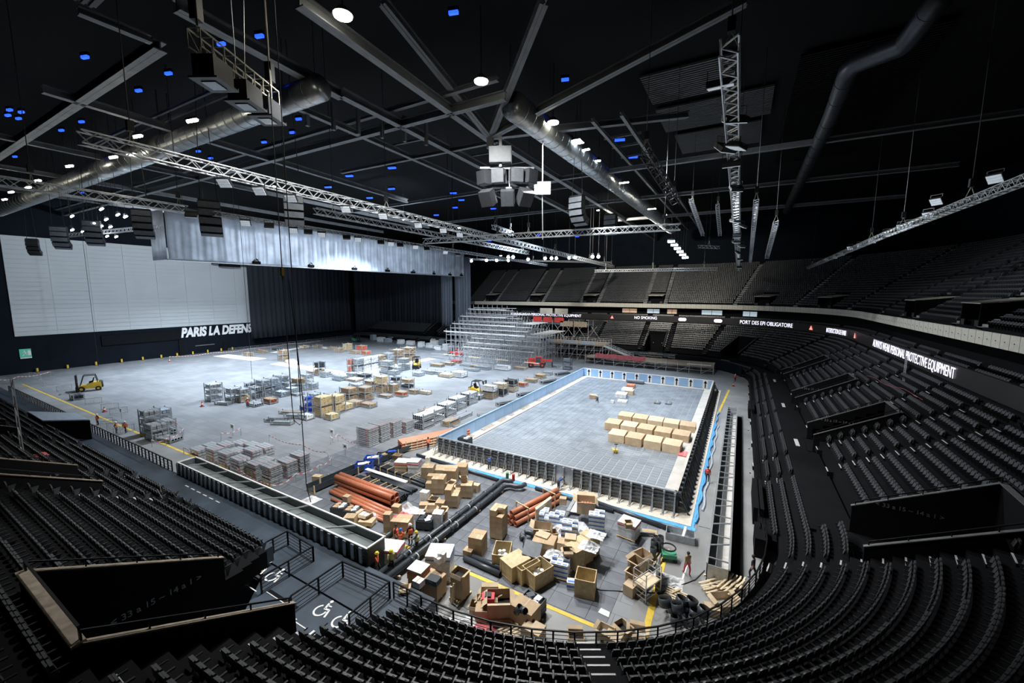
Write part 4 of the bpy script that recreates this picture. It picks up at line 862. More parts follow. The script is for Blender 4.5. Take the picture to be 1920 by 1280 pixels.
for sy in (-.5, .5):
    for z in (.3, 1.1, 2.0): b.beam((-.8,sy,z),(.8,sy,z),.035)
b.build('wire_cage', 'alu', t); MB().box(-.8,-.5,1.0,.8,.5,1.05).build('trolley_shelf', 'wood2', t)
for sx in (-.7, .7):
    for sy in (-.4, .4): MB().cyl((sx,sy-.03,.08),(sx,sy+.03,.08),.08,8).build('castor', 'tyre', t)
pb = MB(); pb.slab([(28.22, -11.09,.05),(28.17, -9.13,.05),(28.17, -9.13,1.6),(28.22, -11.09,1.9)], (.05,.02,0)); tag(pb.build('metal_sheet', 'galv'), 'bent grey metal sheet leaning against the wire trolley', 'sheet')
PST = [(27.35, -6.90), (27.74, -6.68), (27.39, -6.27), (27.72, -6.08), (27.48, -7.85)]
for p in PST: tag(pipe((*p,.2), (*p,1.05), .24, 'pvc', 'upright short black pipe standing on the timber skid', 'upright pipes on the timber skid'), None)
pallet(27.60, -7.20, .02, 80, 'timber skid under the upright black pipes', 2.6, 1.2)
t = thing('green_hose_cart', 'green cart with a coiled black hose on the yellow line', 'cart', (28.54, -7.24,.02), .3); MB().box(-.5,-.35,.3,.5,.35,.6).build('cart_tray', 'greenp', t); b = MB(); b.tube([(.5*math.cos(q*.35),.3+.5*math.sin(q*.35),.85) for q in range(19)], .06, 6); b.build('hose_coil', 'cable', t)
for sx in (-.4, .4):
    for sy in (-.3, .3): MB().cyl((sx,sy-.04,.15),(sx,sy+.04,.15),.15,10).build('cart_wheel', 'tyre', t)
film(28.85, -9.56, .02, 2.0, 1.3, .4, 'thin film scraps on the concrete by the metal sheet', 'wrap', 15)
pallet(29.52, -10.90, .02, -8, 'pale empty pallet with a loose plank standing on concrete', 1.3, 1.0, 'wood2'); pb = MB(); pb.beam((29.24, -11.01,.2),(29.75, -10.33,.24),.12,.06); tag(pb.build('loose_plank', 'wood'), 'loose plank lying across the pale empty pallet', 'plank')
for k, (x_, y_, a, tl) in enumerate(((31.91, -8.81,35,0),(32.05, -8.32,30,0),(31.83, -9.14,38,0),(32.86, -8.26,80,0),(32.78, -8.93,60,0))):
    o = pallet(x_, y_, .05+.16*k, a, 'pale wooden pallet in the toppled pallet heap by the railing', 1.9, 1.2, 'wood2', 'toppled pallet heap'); o.rotation_euler = (.18*((k%3)-1), .15*((k%2)*2-1), R_(a))
carton(32.30, -10.47, .02, 1.3, .9, .8, 35, 'torn open carton of orange bits against the railing', open_=1, m='card2'); carton(31.73, -11.30, .02, .9, .7, .5, 20, 'flattened carton pressed against the railing curve', m='card2')
for q in range(16):
    r0 = .26+.05*(q % 3); ang = q*.9; pr = .25+.09*q; x_, y_ = (30.05, -12.98)[0]+pr*math.cos(ang)*.8, (30.05, -12.98)[1]+pr*math.sin(ang)*.55+.2
    tag(pipe((x_,y_,.05+.35*(q%3)), (x_+.12*math.sin(q),y_+.1,.55+.35*(q%3)), r0, 'pvc', 'short black pipe ring heaped behind the railing', 'heap of black pipe rings'), None)
# --- foreground piles behind the railing
wrapped(14.54, -17.14, 25, 1.75, 1.5, 1.75, 'tall layered white sack load wrapped in film', False); carton(15.41, -17.97, 1.95, .5, .4, .6, 10, 'small white carton on the tall sack load', m='paper'); carton(15.30, -18.22, 1.95, .5, .4, .4, -10, 'white plastic tub box on the tall sack load', m='paper')
wrapped(14.36, -19.16, 5, 1.15, 1.0, 1.7, 'narrow wrapped load with red band beside the railing', True, 'card3'); carton(15.58, -20.47, 1.87, .6, .5, .4, 0, 'grey carton on the narrow wrapped load', m='paper')
pallet(15.40, -18.84, .02, 5, 'wooden pallet under the brown carton by the railing', 1.3, 1.1); carton(15.40, -18.84, .17, 1.3, 1.05, 1.25, 3, 'tall brown carton between the wrapped loads'); t = thing('grey_case', 'dark grey tool case on the tall brown carton', 'case', (15.85, -19.37, 1.43), .1); MB().box(-.42,-.3,0,.42,.3,.35).build('case_shell', 'bin', t); MB().box(-.15,-.34,.2,.15,-.3,.26).build('case_handle', 'dark', t)
pallet(17.01, -18.08, .02, 85, 'wooden pallet under the slim carton column', 1.3, .9); carton(17.01, -18.08, .17, .95, .85, 1.55, 0, 'slim brown carton column standing on end', m='card'); carton(17.33, -18.53, 1.73, .9, .8, .5, 0, 'open carton on the slim column', open_=2)
o = pallet(16.78, -18.54, .62, 0, 'pallet standing upright against the slim column', 1.2, .8, 'wood2'); o.rotation_euler = (0, PI/2, .1)
carton(13.87, -20.10, .02, .8, .6, .9, 15, 'small carton pile at the railing post', m='card2'); carton(14.38, -20.54, .93, .6, .5, .4, 40, 'open carton on the small carton pile', open_=1); film(14.03, -20.69, .02, 1.8, 1.5, .7, 'white film and cable heap behind the railing corner', 'wrap', 21)
pallet(19.99, -18.03, .02, 30, 'wooden pallet under the gaping carton', 1.8, 1.5); carton(19.99, -18.03, .17, 1.45, 1.25, 1.05, 32, 'gaping open carton full of black fittings', open_=2, m='card')
carton(19.01, -17.57, .02, 1.15, .95, .75, 30, 'open carton holding a red machine', open_=1, m='card'); t = thing('red_machine', 'red compressor sitting in an open carton', 'machine', (19.32, -18.22, .6), .5); MB().box(-.4,-.3,0,.4,.3,.5).build('machine_body', 'redp', t); MB().box(-.2,-.2,.5,.2,.2,.62).build('machine_cap', 'spkd', t)
for px_, lab, rz in (((18.81, -18.81), 'small open carton left of the gaping carton', 20), ((18.87, -18.17), 'open carton behind the small open carton', 35), ((19.29, -18.92), 'closed small carton in front of the gaping carton', 28)): carton(*px_, .02, .75, .65, .75, rz, lab, None, 'card', 2 if 'open' in lab else 0)
pallet(21.75, -17.74, .02, 0, 'wooden pallet under the wide foreground carton', 1.9, 1.3); carton(21.75, -17.74, .17, 1.55, 1.1, 1.0, -6, 'wide closed brown carton in the foreground'); 
plastic_bin(21.84, -16.97, -6, 1.4, 1.1, 1.0, 'dark bin of black pipe fittings behind the wide carton', 'pvc'); pipe((21.42, -18.31,.9), (21.68, -18.31,1.4), .2, 'pvc', 'black pipe fitting poking out behind the wide carton'); pipe((21.70, -18.15,1.1), (22.07, -18.37,1.3), .2, 'pvc', 'black pipe stub lying on the dark bin')
carton(22.72, -18.57, .02, 1.2, .9, .75, -4, 'pale closed carton directly behind the railing', m='card2'); film(18.60, -19.54, .02, 2.2, 1.5, .4, 'flat red-edged film sheets on the floor by the railing', 'wrap', 23); film(19.90, -19.71, .02, 2.0, 1.2, .35, 'pale film with red edges beside the railing posts', 'redw', 24)
pallet(21.34, -19.01, .02, 60, 'pale pallet lying behind the railing', 1.3, 1.0, 'wood2')
for p, lab, op in (((25.01, -17.62), 'torn brown carton behind the railing middle', 2), ((26.38, -16.42), 'open carton with grey parts by the railing', 1), ((27.22, -15.64), 'small upright brown carton by the yellow line end', 2), ((28.03, -15.52), 'crumpled brown carton near the yellow line end', 1), ((26.92, -16.65), 'flat pale carton pressed to the railing', 0)): carton(*p, .02, .9, .7, .55, random.uniform(-30, 30), lab, None, 'card2', op)
tag(MB().slab([(-.35,-.2,0),(.35,-.25,0),(.3,.2,0),(-.3,.25,0)],(0,0,.01)).build('paper_sheet', 'paper', None, False, (25.79, -14.66, .04)), 'white paper sheet lying on the dark mats', 'paper')
# --- boxes on the pool bed
PBX = 'shallow brown carton in the rows on the pool bed'
for row, y0, n, x0, dx, labr in ((0, 15.6, 4, 18.5, 2.35, 'front row of cartons on the pool bed'), (1, 20.0, 5, 16.7, 2.35, 'middle row of cartons on the pool bed'), (2, 24.5, 5, 17.4, 2.25, 'back row of cartons on the pool bed')):
    for i in range(n):
        carton(x0+i*dx, y0-i*.05, .17, 2.1, 2.5, 1.05, random.uniform(-3, 3), 'shallow brown carton in the '+labr.split(' of ')[0]+' on the pool bed', labr, random.choice(('card2', 'card')))
for p, lab, w_, d_, h_, m_ in (((8.59, 34.85), 'orange-topped carton pile by the kneeling worker in the pool', 1.2, 1.0, .7, 'card'), ((12.96, 38.73), 'white carton pile at the middle of the pool bed', 2.0, 2.2, .7, 'paper'), ((13.81, 41.58), 'pale carton pile beside the white cartons in the pool', 1.6, 1.6, .8, 'card2'), ((12.68, 47.67), 'orange carton pile near the far pool wall', 1.6, 2.0, .6, 'orange'), ((12.68, 44.44), 'white flat boards near the far pool wall', 2.0, 2.4, .4, 'paper'), ((14.12, 35.03), 'dark flat tray in front of the white cartons', 1.6, 1.4, .3, 'paper'), ((19.80, 37.50), 'small dark tray on the pool bed', 1.0, 1.6, .25, 'spk'), ((21.63, 38.15), 'grey flat tray on the pool bed', 1.0, 1.8, .25, 'spk'), ((12.70, 33.39), 'small white bucket on the pool bed', .5, .5, .5, 'paper')):
    carton(*p, .17, w_, d_, h_, 5, lab, None, m_)
t = thing('plate_stack', 'grey plates leaning against the far pool wall', 'plates', (12.6, 52.0, .36)); MB().box(-1.9,-.6,0,1.9,.3,.35).build('plate_pack', 'spk', t); MB().box(-1.7,-.5,.35,1.7,.2,.6).build('upper_plates', 'alu', t)
carton(27.13, 14.12, .36, 1.3, 1.6, .12, 0, 'red and white flat pack lying on the right bench', m='redw')
plastic_bin(2.2, 2.6, 0, 1.5, 1.2, 1.6, 'dark bin cabinet at the near left corner inside the pool', 'bin')
# pallet jack
t = thing('pallet_jack', 'yellow hand pallet jack on the pool bed', 'pallet jack', (19.48, 10.86,.16), .4)
b = MB(); b.box(-.28,0,.1,-.1,1.15,.2); b.box(.1,0,.1,.28,1.15,.2); b.box(-.28,-.15,.1,.28,.05,.4); b.build('forks', 'yel2', t); b = MB(); b.beam((0,-.1,.3),(0,-.35,1.25),.06); b.box(-.2,-.4,1.2,.2,-.3,1.3); b.build('tow_bar', 'dark', t)
for sx in (-.12, .12): MB().cyl((sx-.04,-.15,.09),(sx+.04,-.15,.09),.09,10).build('wheel', 'tyre', t)

# ------------------------------------------------------------------ stillages, plank packs and racks on the open floor
def stillage_mesh(w, d, h, posts=True, m='galv'):
    def mk():
        b = MB()
        for sx in (-1, 1):
            for sy in (-1, 1):
                b.box(sx*w/2-.06,sy*d/2-.06,0,sx*w/2+.06,sy*d/2+.06,(h+.12 if posts else .25))
        for sy in (-1, 1): b.box(-w/2,sy*d/2-.035,.12,w/2,sy*d/2+.035,.2); posts and b.box(-w/2,sy*d/2-.03,h-.1,w/2,sy*d/2+.03,h-.04)
        for sx in (-1, 1): b.box(sx*w/2-.035,-d/2,.12,sx*w/2+.035,d/2,.2)
        return b.mesh('stillage_frame', m)
    return cached(('still', w, d, h, posts, m), mk)
def load_mesh(kind, w, d, h):
    def mk():
        b = MB(); ms = {'timber': ['ply', 'wood'], 'grey': ['woodd', 'card3'], 'alu': ['alu', 'galv'], 'blueal': ['tarp', 'alu'], 'white': ['paper', 'wrap'], 'red': ['card3', 'redm'], 'black': ['pvc', 'spkd'], 'pale': ['card2', 'wood2'], 'tubes': ['alu', 'pvcin'], 'brown': ['card3', 'woodd'], 'bluebox': ['blues', 'blues']}[kind]
        W, D = w-.12, d-.12
        if kind == 'tubes':
            r = .17; n = max(2, int(D/(2*r+.03))); k = max(1, int((h-.2)/(2*r+.02)))
            for i in range(n):
                for j in range(k): b.pipe((-w/2-.15,-D/2+r+i*D/n,.22+r+j*(2*r+.01)),(w/2+.15,-D/2+r+i*D/n,.22+r+j*(2*r+.01)),r,.035,8,0,1)
        else:
            k = max(2, int((h-.2)/.22)); n = 3
            for j in range(k):
                for i in range(n):
                    e = .02*((i*5+j*3) % 4); y0 = -D/2+i*D/n
                    e = .06*((i*5+j*3) % 4); b.box(-W/2+e,y0+.03,.21+j*(h-.21)/k,W/2-e*.6,y0+D/n-.03,.21+(j+1)*(h-.21)/k-.06,(i+j) % 2 if kind in ('timber', 'grey', 'pale') else (j % 2))
        return b.mesh('stacked_load', ms)
    return cached(('load', kind, w, d, h), mk)
NICE = {'timber': 'golden timber', 'grey': 'weathered grey timber', 'alu': 'aluminium planks', 'blueal': 'blue-grey steel decks', 'white': 'white plates', 'red': 'red frames', 'black': 'black profiles', 'pale': 'pale plywood', 'tubes': 'hollow aluminium tubes', 'brown': 'dark brown boards', 'bluebox': 'blue boxes'}
def stillage(x, y, z, rz, w, d, h, kind, label, group=None, posts=True):
    t = thing('stillage', label, 'stillage', (x,y,z), R_(rz), group)
    link('stillage_frame', stillage_mesh(w, d, h, posts), t); link('stacked_load', load_mesh(kind, w, d, h-.08), t); return t
def cluster(where, items):
    for p, rz, w, d, h, kinds in items:
        z = .0
        for lv, kind in enumerate(kinds):
            pos = 'on the floor' if lv == 0 else ('second level' if lv == 1 else 'third level')
            stillage(*p, z, rz, w, d, h, kind, 'stillage of %s, %s, %s' % (NICE[kind], pos, where), NICE[kind]+' stillages '+where, True); z += h+.13
# plank packs nearest the open trough
def deck_pack_mesh(w, d, h, m):
    def mk():
        b = MB(); n = 3
        for i in range(n): b.box(-w/2,-d/2+i*d/n+.02,.08,w/2,-d/2+(i+1)*d/n-.02,h)
        for sx in (-.35, .35): b.box(sx*w-.06,-d/2,0,sx*w+.06,d/2,.08,1)
        b.box(.3*w-.02,-d/2-.005,.06,.3*w+.02,d/2+.005,h+.008,2)
        return b.mesh('plank_pack', [m, 'woodd', 'redw'])
    return cached(('pack', w, d, h, m), mk)
def deck_stack(x, y, rz, n, w, d, h, label, group, m='galv'):
    t = thing('plank_stack', label, 'plank stack', (x,y,.0), R_(rz), group)
    for k in range(n): o = link('plank_pack', deck_pack_mesh(w, d, h, m), t, (random.uniform(-.06,.06), random.uniform(-.05,.05), k*(h+.005)), R_(random.uniform(-1.5,1.5)))
G = 'steel plank stacks beside the open trough'; la = 'thick smooth steel plank stack in the field beside the open trough'
for p, n in (((-25.91, -15.11),2),((-26.01, -13.77),2),((-22.34, -14.93),4),((-23.77, -13.09),3),((-18.71, -15.29),5),((-15.62, -15.44),5),((-20.15, -13.31),3),((-23.71, -11.41),2),((-21.63, -11.04),2),((-18.02, -12.81),4),((-18.78, -11.00),3)): deck_stack(*p, 0, n, 2.15, 1.2, .36, la, G, 'alu')
G = 'slatted steel plank stacks beside the open trough'; lb_ = 'slatted steel plank stack at the taped corner beside the open trough'
for p, n in (((-13.38, -14.91),8),((-10.05, -15.17),11),((-10.54, -13.13),9),((-10.64, -11.62),10),((-14.80, -13.20),5)): deck_stack(*p, 0, n, 2.0, 1.25, .19, lb_, G, 'alu' if n > 8 else 'galv')
for p, n, l in (((-10.22, -2.34),10,'tall white plank stack furthest left by the tube racks'),((-10.08, -0.45),10,'tall white plank stack in the middle by the tube racks'),((-10.03, 1.75),9,'white plank stack next to the tube racks'),((-9.65, 3.77),7,'low pale plank stack touching the tube racks')): deck_stack(*p, 0, n, 2.4, 1.7, .24, l, None, 'alu')
# tube racks along the pool
W1 = 'in the tube racks beside the pool'
cluster(W1, [((-8.43, 6.64),90,2.4,2.0,1.1,('tubes','tubes')),((-8.71, 9.40),90,2.4,2.0,1.1,('tubes','tubes')),((-9.14, 12.98),90,2.4,2.0,1.1,('tubes','tubes')),((-9.87, 16.81),90,2.4,2.0,1.1,('tubes','tubes')),((-10.09, 20.61),90,2.4,2.0,1.1,('tubes','tubes')),((-10.51, 24.68),90,2.4,2.0,1.1,('tubes',)),((-5.72, 9.63),90,2.6,1.6,.9,('brown',)),((-5.99, 13.15),90,3.4,1.2,.6,('alu',)),((-12.64, 11.97),0,2.2,1.6,.8,('grey',))])
cluster('behind the tube racks', [((-9.21, 25.89),0,3.0,1.8,1.2,('brown','white')),((-8.40, 28.71),0,2.6,1.8,1.2,('black','pale')),((-8.08, 32.41),0,2.4,1.8,1.2,('pale','black')),((-8.20, 37.26),0,2.4,1.6,1.0,('red',)),((-8.30, 42.02),0,2.8,1.6,.9,('grey',)),((-8.25, 46.65),0,2.4,1.8,1.1,('brown',)),((-8.39, 50.86),0,2.2,1.4,1.0,('alu',)),((-11.87, 29.18),0,2.6,1.6,.8,('black',))])
cluster('along the left wall of the pool', [((-3.40, 23.67),62,5.0,1.1,.6,('black',)),((-3.44, 30.63),62,4.0,1.1,.7,('black',)),((-4.29, 43.10),62,4.5,1.1,.7,('black',)),((-5.10, 52.77),62,4.2,1.1,.7,('black',)),((-2.87, 11.28),62,6,.7,.3,('brown',)),((-3.04, 17.18),62,5,.7,.3,('alu',))])
t = thing('storage_rack', 'tall grey storage rack standing at the far pool corner', 'rack', (-6.66, 59.79,0)); b = MB(); [b.box(sx-.05,sy-.05,0,sx+.05,sy+.05,3.4) for sx in (-1, 1) for sy in (-.6, .6)]; b.build('rack_posts', 'dark', t); [MB().box(-1,-.6,z,1,.6,z+.6).build('rack_bin', 'spk', t) for z in (.2, 1.3, 2.4)]
# orange pipes in a slatted pallet
t = thing('pipe_pallet', 'orange pipes stacked in a slatted timber frame left of the pool', 'pipe pallet', (-3.28, 1.44,0), R_(63)); b = MB()
for i in range(5):
    for j in range(3): b.pipe((-3.6,-.75+.37*i,.35+.36*j),(6.0,-.75+.37*i,.35+.36*j),.18,.02,10)
b.build('orange_pipes', 'orange', t)
for k in range(9): MB().box(-3.2+k*.75,-1.02,.1,-3.1+k*.75,-.95,1.4).build('frame_upright', 'wood', t)
for z in (.1, .45, .8, 1.15): MB().box(-3.3,-1.06,z,3.2,-1.02,z+.1).build('frame_slat', 'wood2', t)
# golden timber group
cluster('in the golden timber row at mid floor', [((-26.84, 2.75),0,2.2,2.2,1.6,('timber','timber')),((-23.88, 2.18),0,1.8,1.6,1.0,('timber',)),((-27.11, 5.37),0,2.6,2.0,1.4,('timber','timber')),((-26.77, 7.04),0,2.2,1.8,1.1,('timber',)),((-30.28, 10.59),0,2.6,2.0,1.3,('grey','grey')),((-27.06, 9.17),0,2.8,1.8,1.0,('grey',)),((-29.01, 13.07),0,2.6,2.0,1.2,('brown','brown')),((-24.45, 9.90),0,2.8,1.6,.8,('grey',)),((-32.92, 18.00),0,2.4,1.8,1.1,('grey','grey')),((-30.01, 18.16),0,2.2,1.8,1.7,('grey','timber')),((-26.89, 16.11),0,2.8,1.4,.6,('brown',)),((-28.28, 19.66),0,1.6,1.6,1.8,('brown',)),((-24.80, 18.26),0,2.4,1.4,1.0,('red',)),((-28.15, 23.44),0,2.4,1.6,1.0,('black','grey')),((-24.20, 21.02),0,2.2,1.4,.9,('brown',)),((-21.87, 21.88),0,2.4,1.2,.7,('pale',)),((-33.58, 15.10),0,2.4,1.6,1.0,('blueal','blueal')),((-31.73, 23.60),0,2.0,1.4,1.0,('grey','black'))])
cluster('beside the golden timber row', [((-29.83, 2.38),0,.9,1.4,.9,('bluebox','bluebox','bluebox')),((-31.68, 2.73),0,1.2,1.0,.9,('bluebox',)),((-30.08, -2.95),25,3.6,1.0,.5,('black',)),((-28.09, -3.29),25,3.2,1.0,.6,('alu',)),((-29.36, -0.35),25,3.2,1.2,.7,('alu',)),((-32.10, 0.72),25,4.0,1.0,.5,('brown',)),((-27.35, 0.17),0,2.0,1.4,.9,('white',)),((-33.25, 5.59),0,1.6,1.4,1.1,('blueal','blueal'))])
# aluminium group further left
cluster('in the aluminium group at mid floor', [((-52.79, -1.58),0,2.2,2.0,1.0,('alu','alu','alu')),((-48.03, -2.16),20,2.6,1.2,.6,('alu',)),((-48.47, -0.36),0,2.2,1.8,1.3,('tubes','alu')),((-47.33, 0.72),0,2.2,1.8,1.2,('pale','alu')),((-42.49, 0.25),0,2.4,1.6,1.0,('tubes',)),((-47.88, 3.49),0,2.4,1.8,1.2,('tubes','tubes')),((-41.95, 2.58),0,2.8,1.4,1.0,('red',)),((-47.96, 4.83),0,2.6,1.8,1.6,('blueal','blueal')),((-48.11, 6.68),0,2.6,1.8,1.6,('blueal','blueal')),((-49.04, 9.17),0,2.6,1.8,1.6,('blueal','blueal')),((-44.99, 6.55),0,2.6,1.6,1.1,('blueal',)),((-44.89, 8.54),0,2.2,1.8,1.4,('blueal',)),((-46.20, 10.82),0,2.4,1.8,1.3,('alu','grey')),((-43.26, 8.51),0,2.6,1.6,.5,('alu',)),((-49.15, 14.65),0,2.2,1.6,1.2,('white','alu')),((-45.00, 13.11),0,1.8,1.4,1.4,('alu',)),((-57.68, 7.41),0,2.0,1.4,1.0,('black',))])
cluster('in the leaning stack beside the yellow line', [((-40.44, -15.04),0,2.0,1.8,1.1,('alu','alu','alu')),((-37.06, -15.54),0,2.4,1.8,1.1,('alu','alu')),((-37.78, -14.26),0,2.4,1.6,1.1,('tubes','alu')),((-45.60, -11.92),0,2.2,1.6,1.0,('alu','blueal')),((-34.60, -15.05),15,2.6,1.6,1.0,('tubes',)),((-49.85, -10.56),0,3.0,1.2,.8,('brown',))])
stillage(-75.99, -14.14, 0, 0, 2.2, 1.4, 1.0, 'black', 'lone empty-looking black stillage in front of the yellow forklift')
# far floor
cluster('in the white block beyond mid floor', [((-53.10, 29.47),0,1.6,1.6,1.6,('red','red')),((-51.69, 30.28),0,2.4,2.4,1.7,('alu','alu')),((-51.42, 32.06),0,2.4,2.4,1.7,('white','white')),((-51.48, 34.54),0,2.4,2.4,1.7,('white','white')),((-51.55, 37.13),0,2.4,2.4,1.7,('grey','grey')),((-51.49, 39.90),0,2.6,2.4,1.8,('blueal','blueal')),((-52.30, 44.26),0,3.0,2.6,2.0,('grey','grey')),((-52.78, 49.20),0,3.6,2.6,2.0,('grey','grey')),((-44.84, 33.48),0,3.0,2.2,1.5,('alu','alu')),((-42.98, 34.56),0,2.6,2.0,1.5,('alu',)),((-43.79, 38.17),0,2.6,2.0,1.5,('alu','alu')),((-41.45, 32.37),0,2.4,1.8,1.2,('blueal',))])
cluster('scattered on the bright far floor', [((-56.51, 22.87),0,2.0,1.8,1.6,('grey','black')),((-53.49, 22.45),0,2.0,1.8,1.4,('alu',)),((-60.00, 23.10),0,2.6,1.2,.7,('brown',)),((-47.56, 21.79),0,3.0,2.0,1.2,('blueal',)),((-44.21, 23.08),0,3.4,2.4,.6,('pale',)),((-44.66, 26.18),0,3.0,2.0,1.0,('black',)),((-47.68, 25.13),0,2.6,1.8,1.2,('alu',)),((-35.23, 34.51),0,2.2,1.8,.9,('alu',)),((-34.61, 37.87),0,3.4,2.0,.9,('alu',)),((-32.34, 38.43),0,3.2,1.8,.8,('alu',)),((-28.49, 36.99),0,3.4,2.4,.9,('pale',)),((-25.94, 38.47),0,3.0,2.6,1.4,('white',)),((-101.09, 52.89),0,3.2,1.8,1.2,('brown',)),((-103.94, 49.60),0,3,1.8,1.2,('pale',)),((-92.98, 52.88),0,3.2,1.8,1.0,('brown',)),((-85.21, 50.04),0,2.4,2.2,1.6,('grey',)),((-87.00, 54.85),0,2.4,2.2,2.4,('timber',)),((-77.75, 50.27),0,3.4,2,1.2,('brown',)),((-78.70, 53.85),0,3.0,2.2,2.4,('red',)),((-72.74, 50.57),0,2.6,2.0,1.4,('red',)),((-102.05, 29.64),0,3.0,1.8,1.4,('grey',)),((-106.54, 36.14),0,5,1.4,1.0,('brown',)),((-106.87, 41.69),0,5,1.4,.8,('black',)),((-84.58, 30.63),0,2.6,2.0,1.6,('grey','grey')),((-39.19, 46.14),0,3.6,1.8,.9,('grey',)),((-38.21, 49.53),0,3.6,1.8,.9,('brown',)),((-38.39, 53.39),0,3.0,1.8,.8,('red',)),((-32.74, 50.83),0,3.4,1.8,.7,('alu',)),((-29.10, 50.21),0,3.4,1.8,.8,('brown',)),((-26.34, 49.19),0,4.2,1.8,.9,('alu',)),((-21.45, 51.18),0,4.2,1.8,1.3,('white',)),((-17.81, 54.16),0,3.6,1.8,.7,('grey',)),((-11.36, 61.45),0,3.4,1.6,.7,('alu',)),((-27.51, 45.99),0,4.0,1.6,.7,('alu',))])
# long plywood plank packs beside the white boards
for p, l in (((-78.09, 29.22), 'long pale plywood stack lying on the white boards'),): deck_stack(*p, -20, 2, 8, 2.2, .3, l, None, 'wood2')
deck_stack(-65.92, 27.86, -20, 1, 4, 2.4, .35, 'short pale plywood stack at the end of the white boards', None, 'wood2')
# wrapped bales along the far seats
for k, p in enumerate([(-103.16, 80.40), (-95.91, 78.17), (-92.11, 78.34), (-97.81, 85.82), (-83.87, 77.22), (-78.30, 76.73), (-70.53, 74.18), (-66.03, 73.48), (-60.48, 71.94), (-57.03, 72.42), (-60.62, 80.01), (-68.25, 79.01), (-68.68, 84.25)]):
    t = thing('wrapped_bale', 'white film-wrapped bale below the far curtained seats', 'bale', (*p, 0), random.uniform(-.2,.2), 'wrapped bales below the far seats'); w_ = random.uniform(2, 3.4); h_ = random.uniform(1.0, 2.2); b = MB(); [b.cb(random.uniform(-.1,.1),random.uniform(-.1,.1),h_*(q+.5)/3,w_-.1*q,1.8-.1*q,h_/3,.03*q) for q in range(3)]; b.build('wrapped_layers', random.choice(('wrap', 'paper', 'tarp')), t); MB().box(-w_/2,-.9,h_,w_/2,.9,h_+.05).build('top_sheet', 'paper', t)
for k, (p, l) in enumerate((((-84.77, 69.30), 'dark flat mat pile below the far seats near the curtain'), ((-77.13, 68.62), 'dark flat sheet pile in the middle below the far seats'), ((-64.07, 69.84), 'dark flat sheet pile nearest the scaffold below the far seats'))):
    t = thing('sheet_pile', l, 'sheets', (*p, 0)); [MB().box(-3+q*.3,-1.2,q*.15,3-q*.2,1.2,q*.15+.13).build('sheet', 'spk', t) for q in range(3)]
t = thing('reel', 'pale cable reel among the bales below the far seats', 'reel', (-71.91, 82.35, 0)); b = MB(); b.cyl((-.5,0,1.1),(.5,0,1.1),.6,12); b.build('reel_core', 'wood2', t); [MB().cyl((q,0,1.1),(q+.1,0,1.1),1.1,14).build('reel_flange', 'wood2', t) for q in (-.6, .5)]
# crowd barriers, cones, warning tape
def barrier(x, y, rz, label, group):
    t = thing('crowd_barrier', label, 'barrier', (x,y,0), R_(rz), group); b = MB(); b.beam((-1.1,0,.15),(1.1,0,.15),.045); b.beam((-1.1,0,1.1),(1.1,0,1.1),.045); b.beam((-1.1,0,.05),(-1.1,0,1.1),.045); b.beam((1.1,0,.05),(1.1,0,1.1),.045); b.build('barrier_frame', 'galv', t)
    b = MB(); [b.beam((-1+.2*q,0,.15),(-1+.2*q,0,1.1),.02) for q in range(11)]; b.build('barrier_bars', 'galv', t); b = MB(); [b.box(sx-.03,-.3,0,sx+.03,.3,.05) for sx in (-.9, .9)]; b.build('barrier_foot', 'galv', t)
BG = 'crowd barriers on the left floor'
for p, a in (((-108.52, -12.97),20),((-96.95, -13.09),95),((-87.68, -13.23),95),((-68.74, -13.75),60),((-61.21, -13.63),60),((-56.69, -13.83),60),((-48.76, -17.20),40),((-46.75, -17.12),35),((-43.81, -16.98),80),((-51.29, -16.98),40)): barrier(*p, a, 'grey crowd barrier standing on the left floor near the yellow line', BG)
BG = 'crowd barriers along the stage wall'
for k in range(22): barrier(-118.6+.25*(k % 3), 33+2.35*k, 90+(k % 2)*4, 'grey crowd barrier in the line at the foot of the stage wall', BG)
def cone(x, y, label): 
    t = thing('traffic_cone', label, 'cone', (x,y,0)); MB().cyl((0,0,.05),(0,0,.9),.22,10,0,.05).build('cone_body', 'redm', t); MB().box(-.3,-.3,0,.3,.3,.05).build('cone_base', 'tyre', t); MB().cyl((0,0,.4),(0,0,.6),.16,10,0,.11).build('cone_stripe', 'white', t)
cone(-42.46, -11.58, 'red cone beside the leaning aluminium stack'); cone(-49.85, -4.80, 'red and white cone at the aluminium group'); cone(-60.39, -14.58, 'red and white cone by the left barriers'); cone(31.62, 60.36, 'red cone by the curved far wall'); cone(-111.26, 12.93, 'red cone at the end of the barrier line')
def tape(pts, label, m='redw'):
    t = thing('warning_tape', label, 'tape'); b = MB()
    for k in range(len(pts)-1):
        a, c = Vector(pts[k]), Vector(pts[k+1]); n = max(2, int((c-a).length/.35)); prev = a
        for i in range(1, n+1):
            f = i/n; q = a.lerp(c, f); q.z -= .35*math.sin(PI*f); b.beam(prev, q, .02, .09, i % 2); prev = q
    b.build('striped_tape', ['redw', 'white'], t); b = MB(); [b.cyl((p[0],p[1],0),p,.03,6) for p in pts]; b.build('tape_post', 'galv', t)
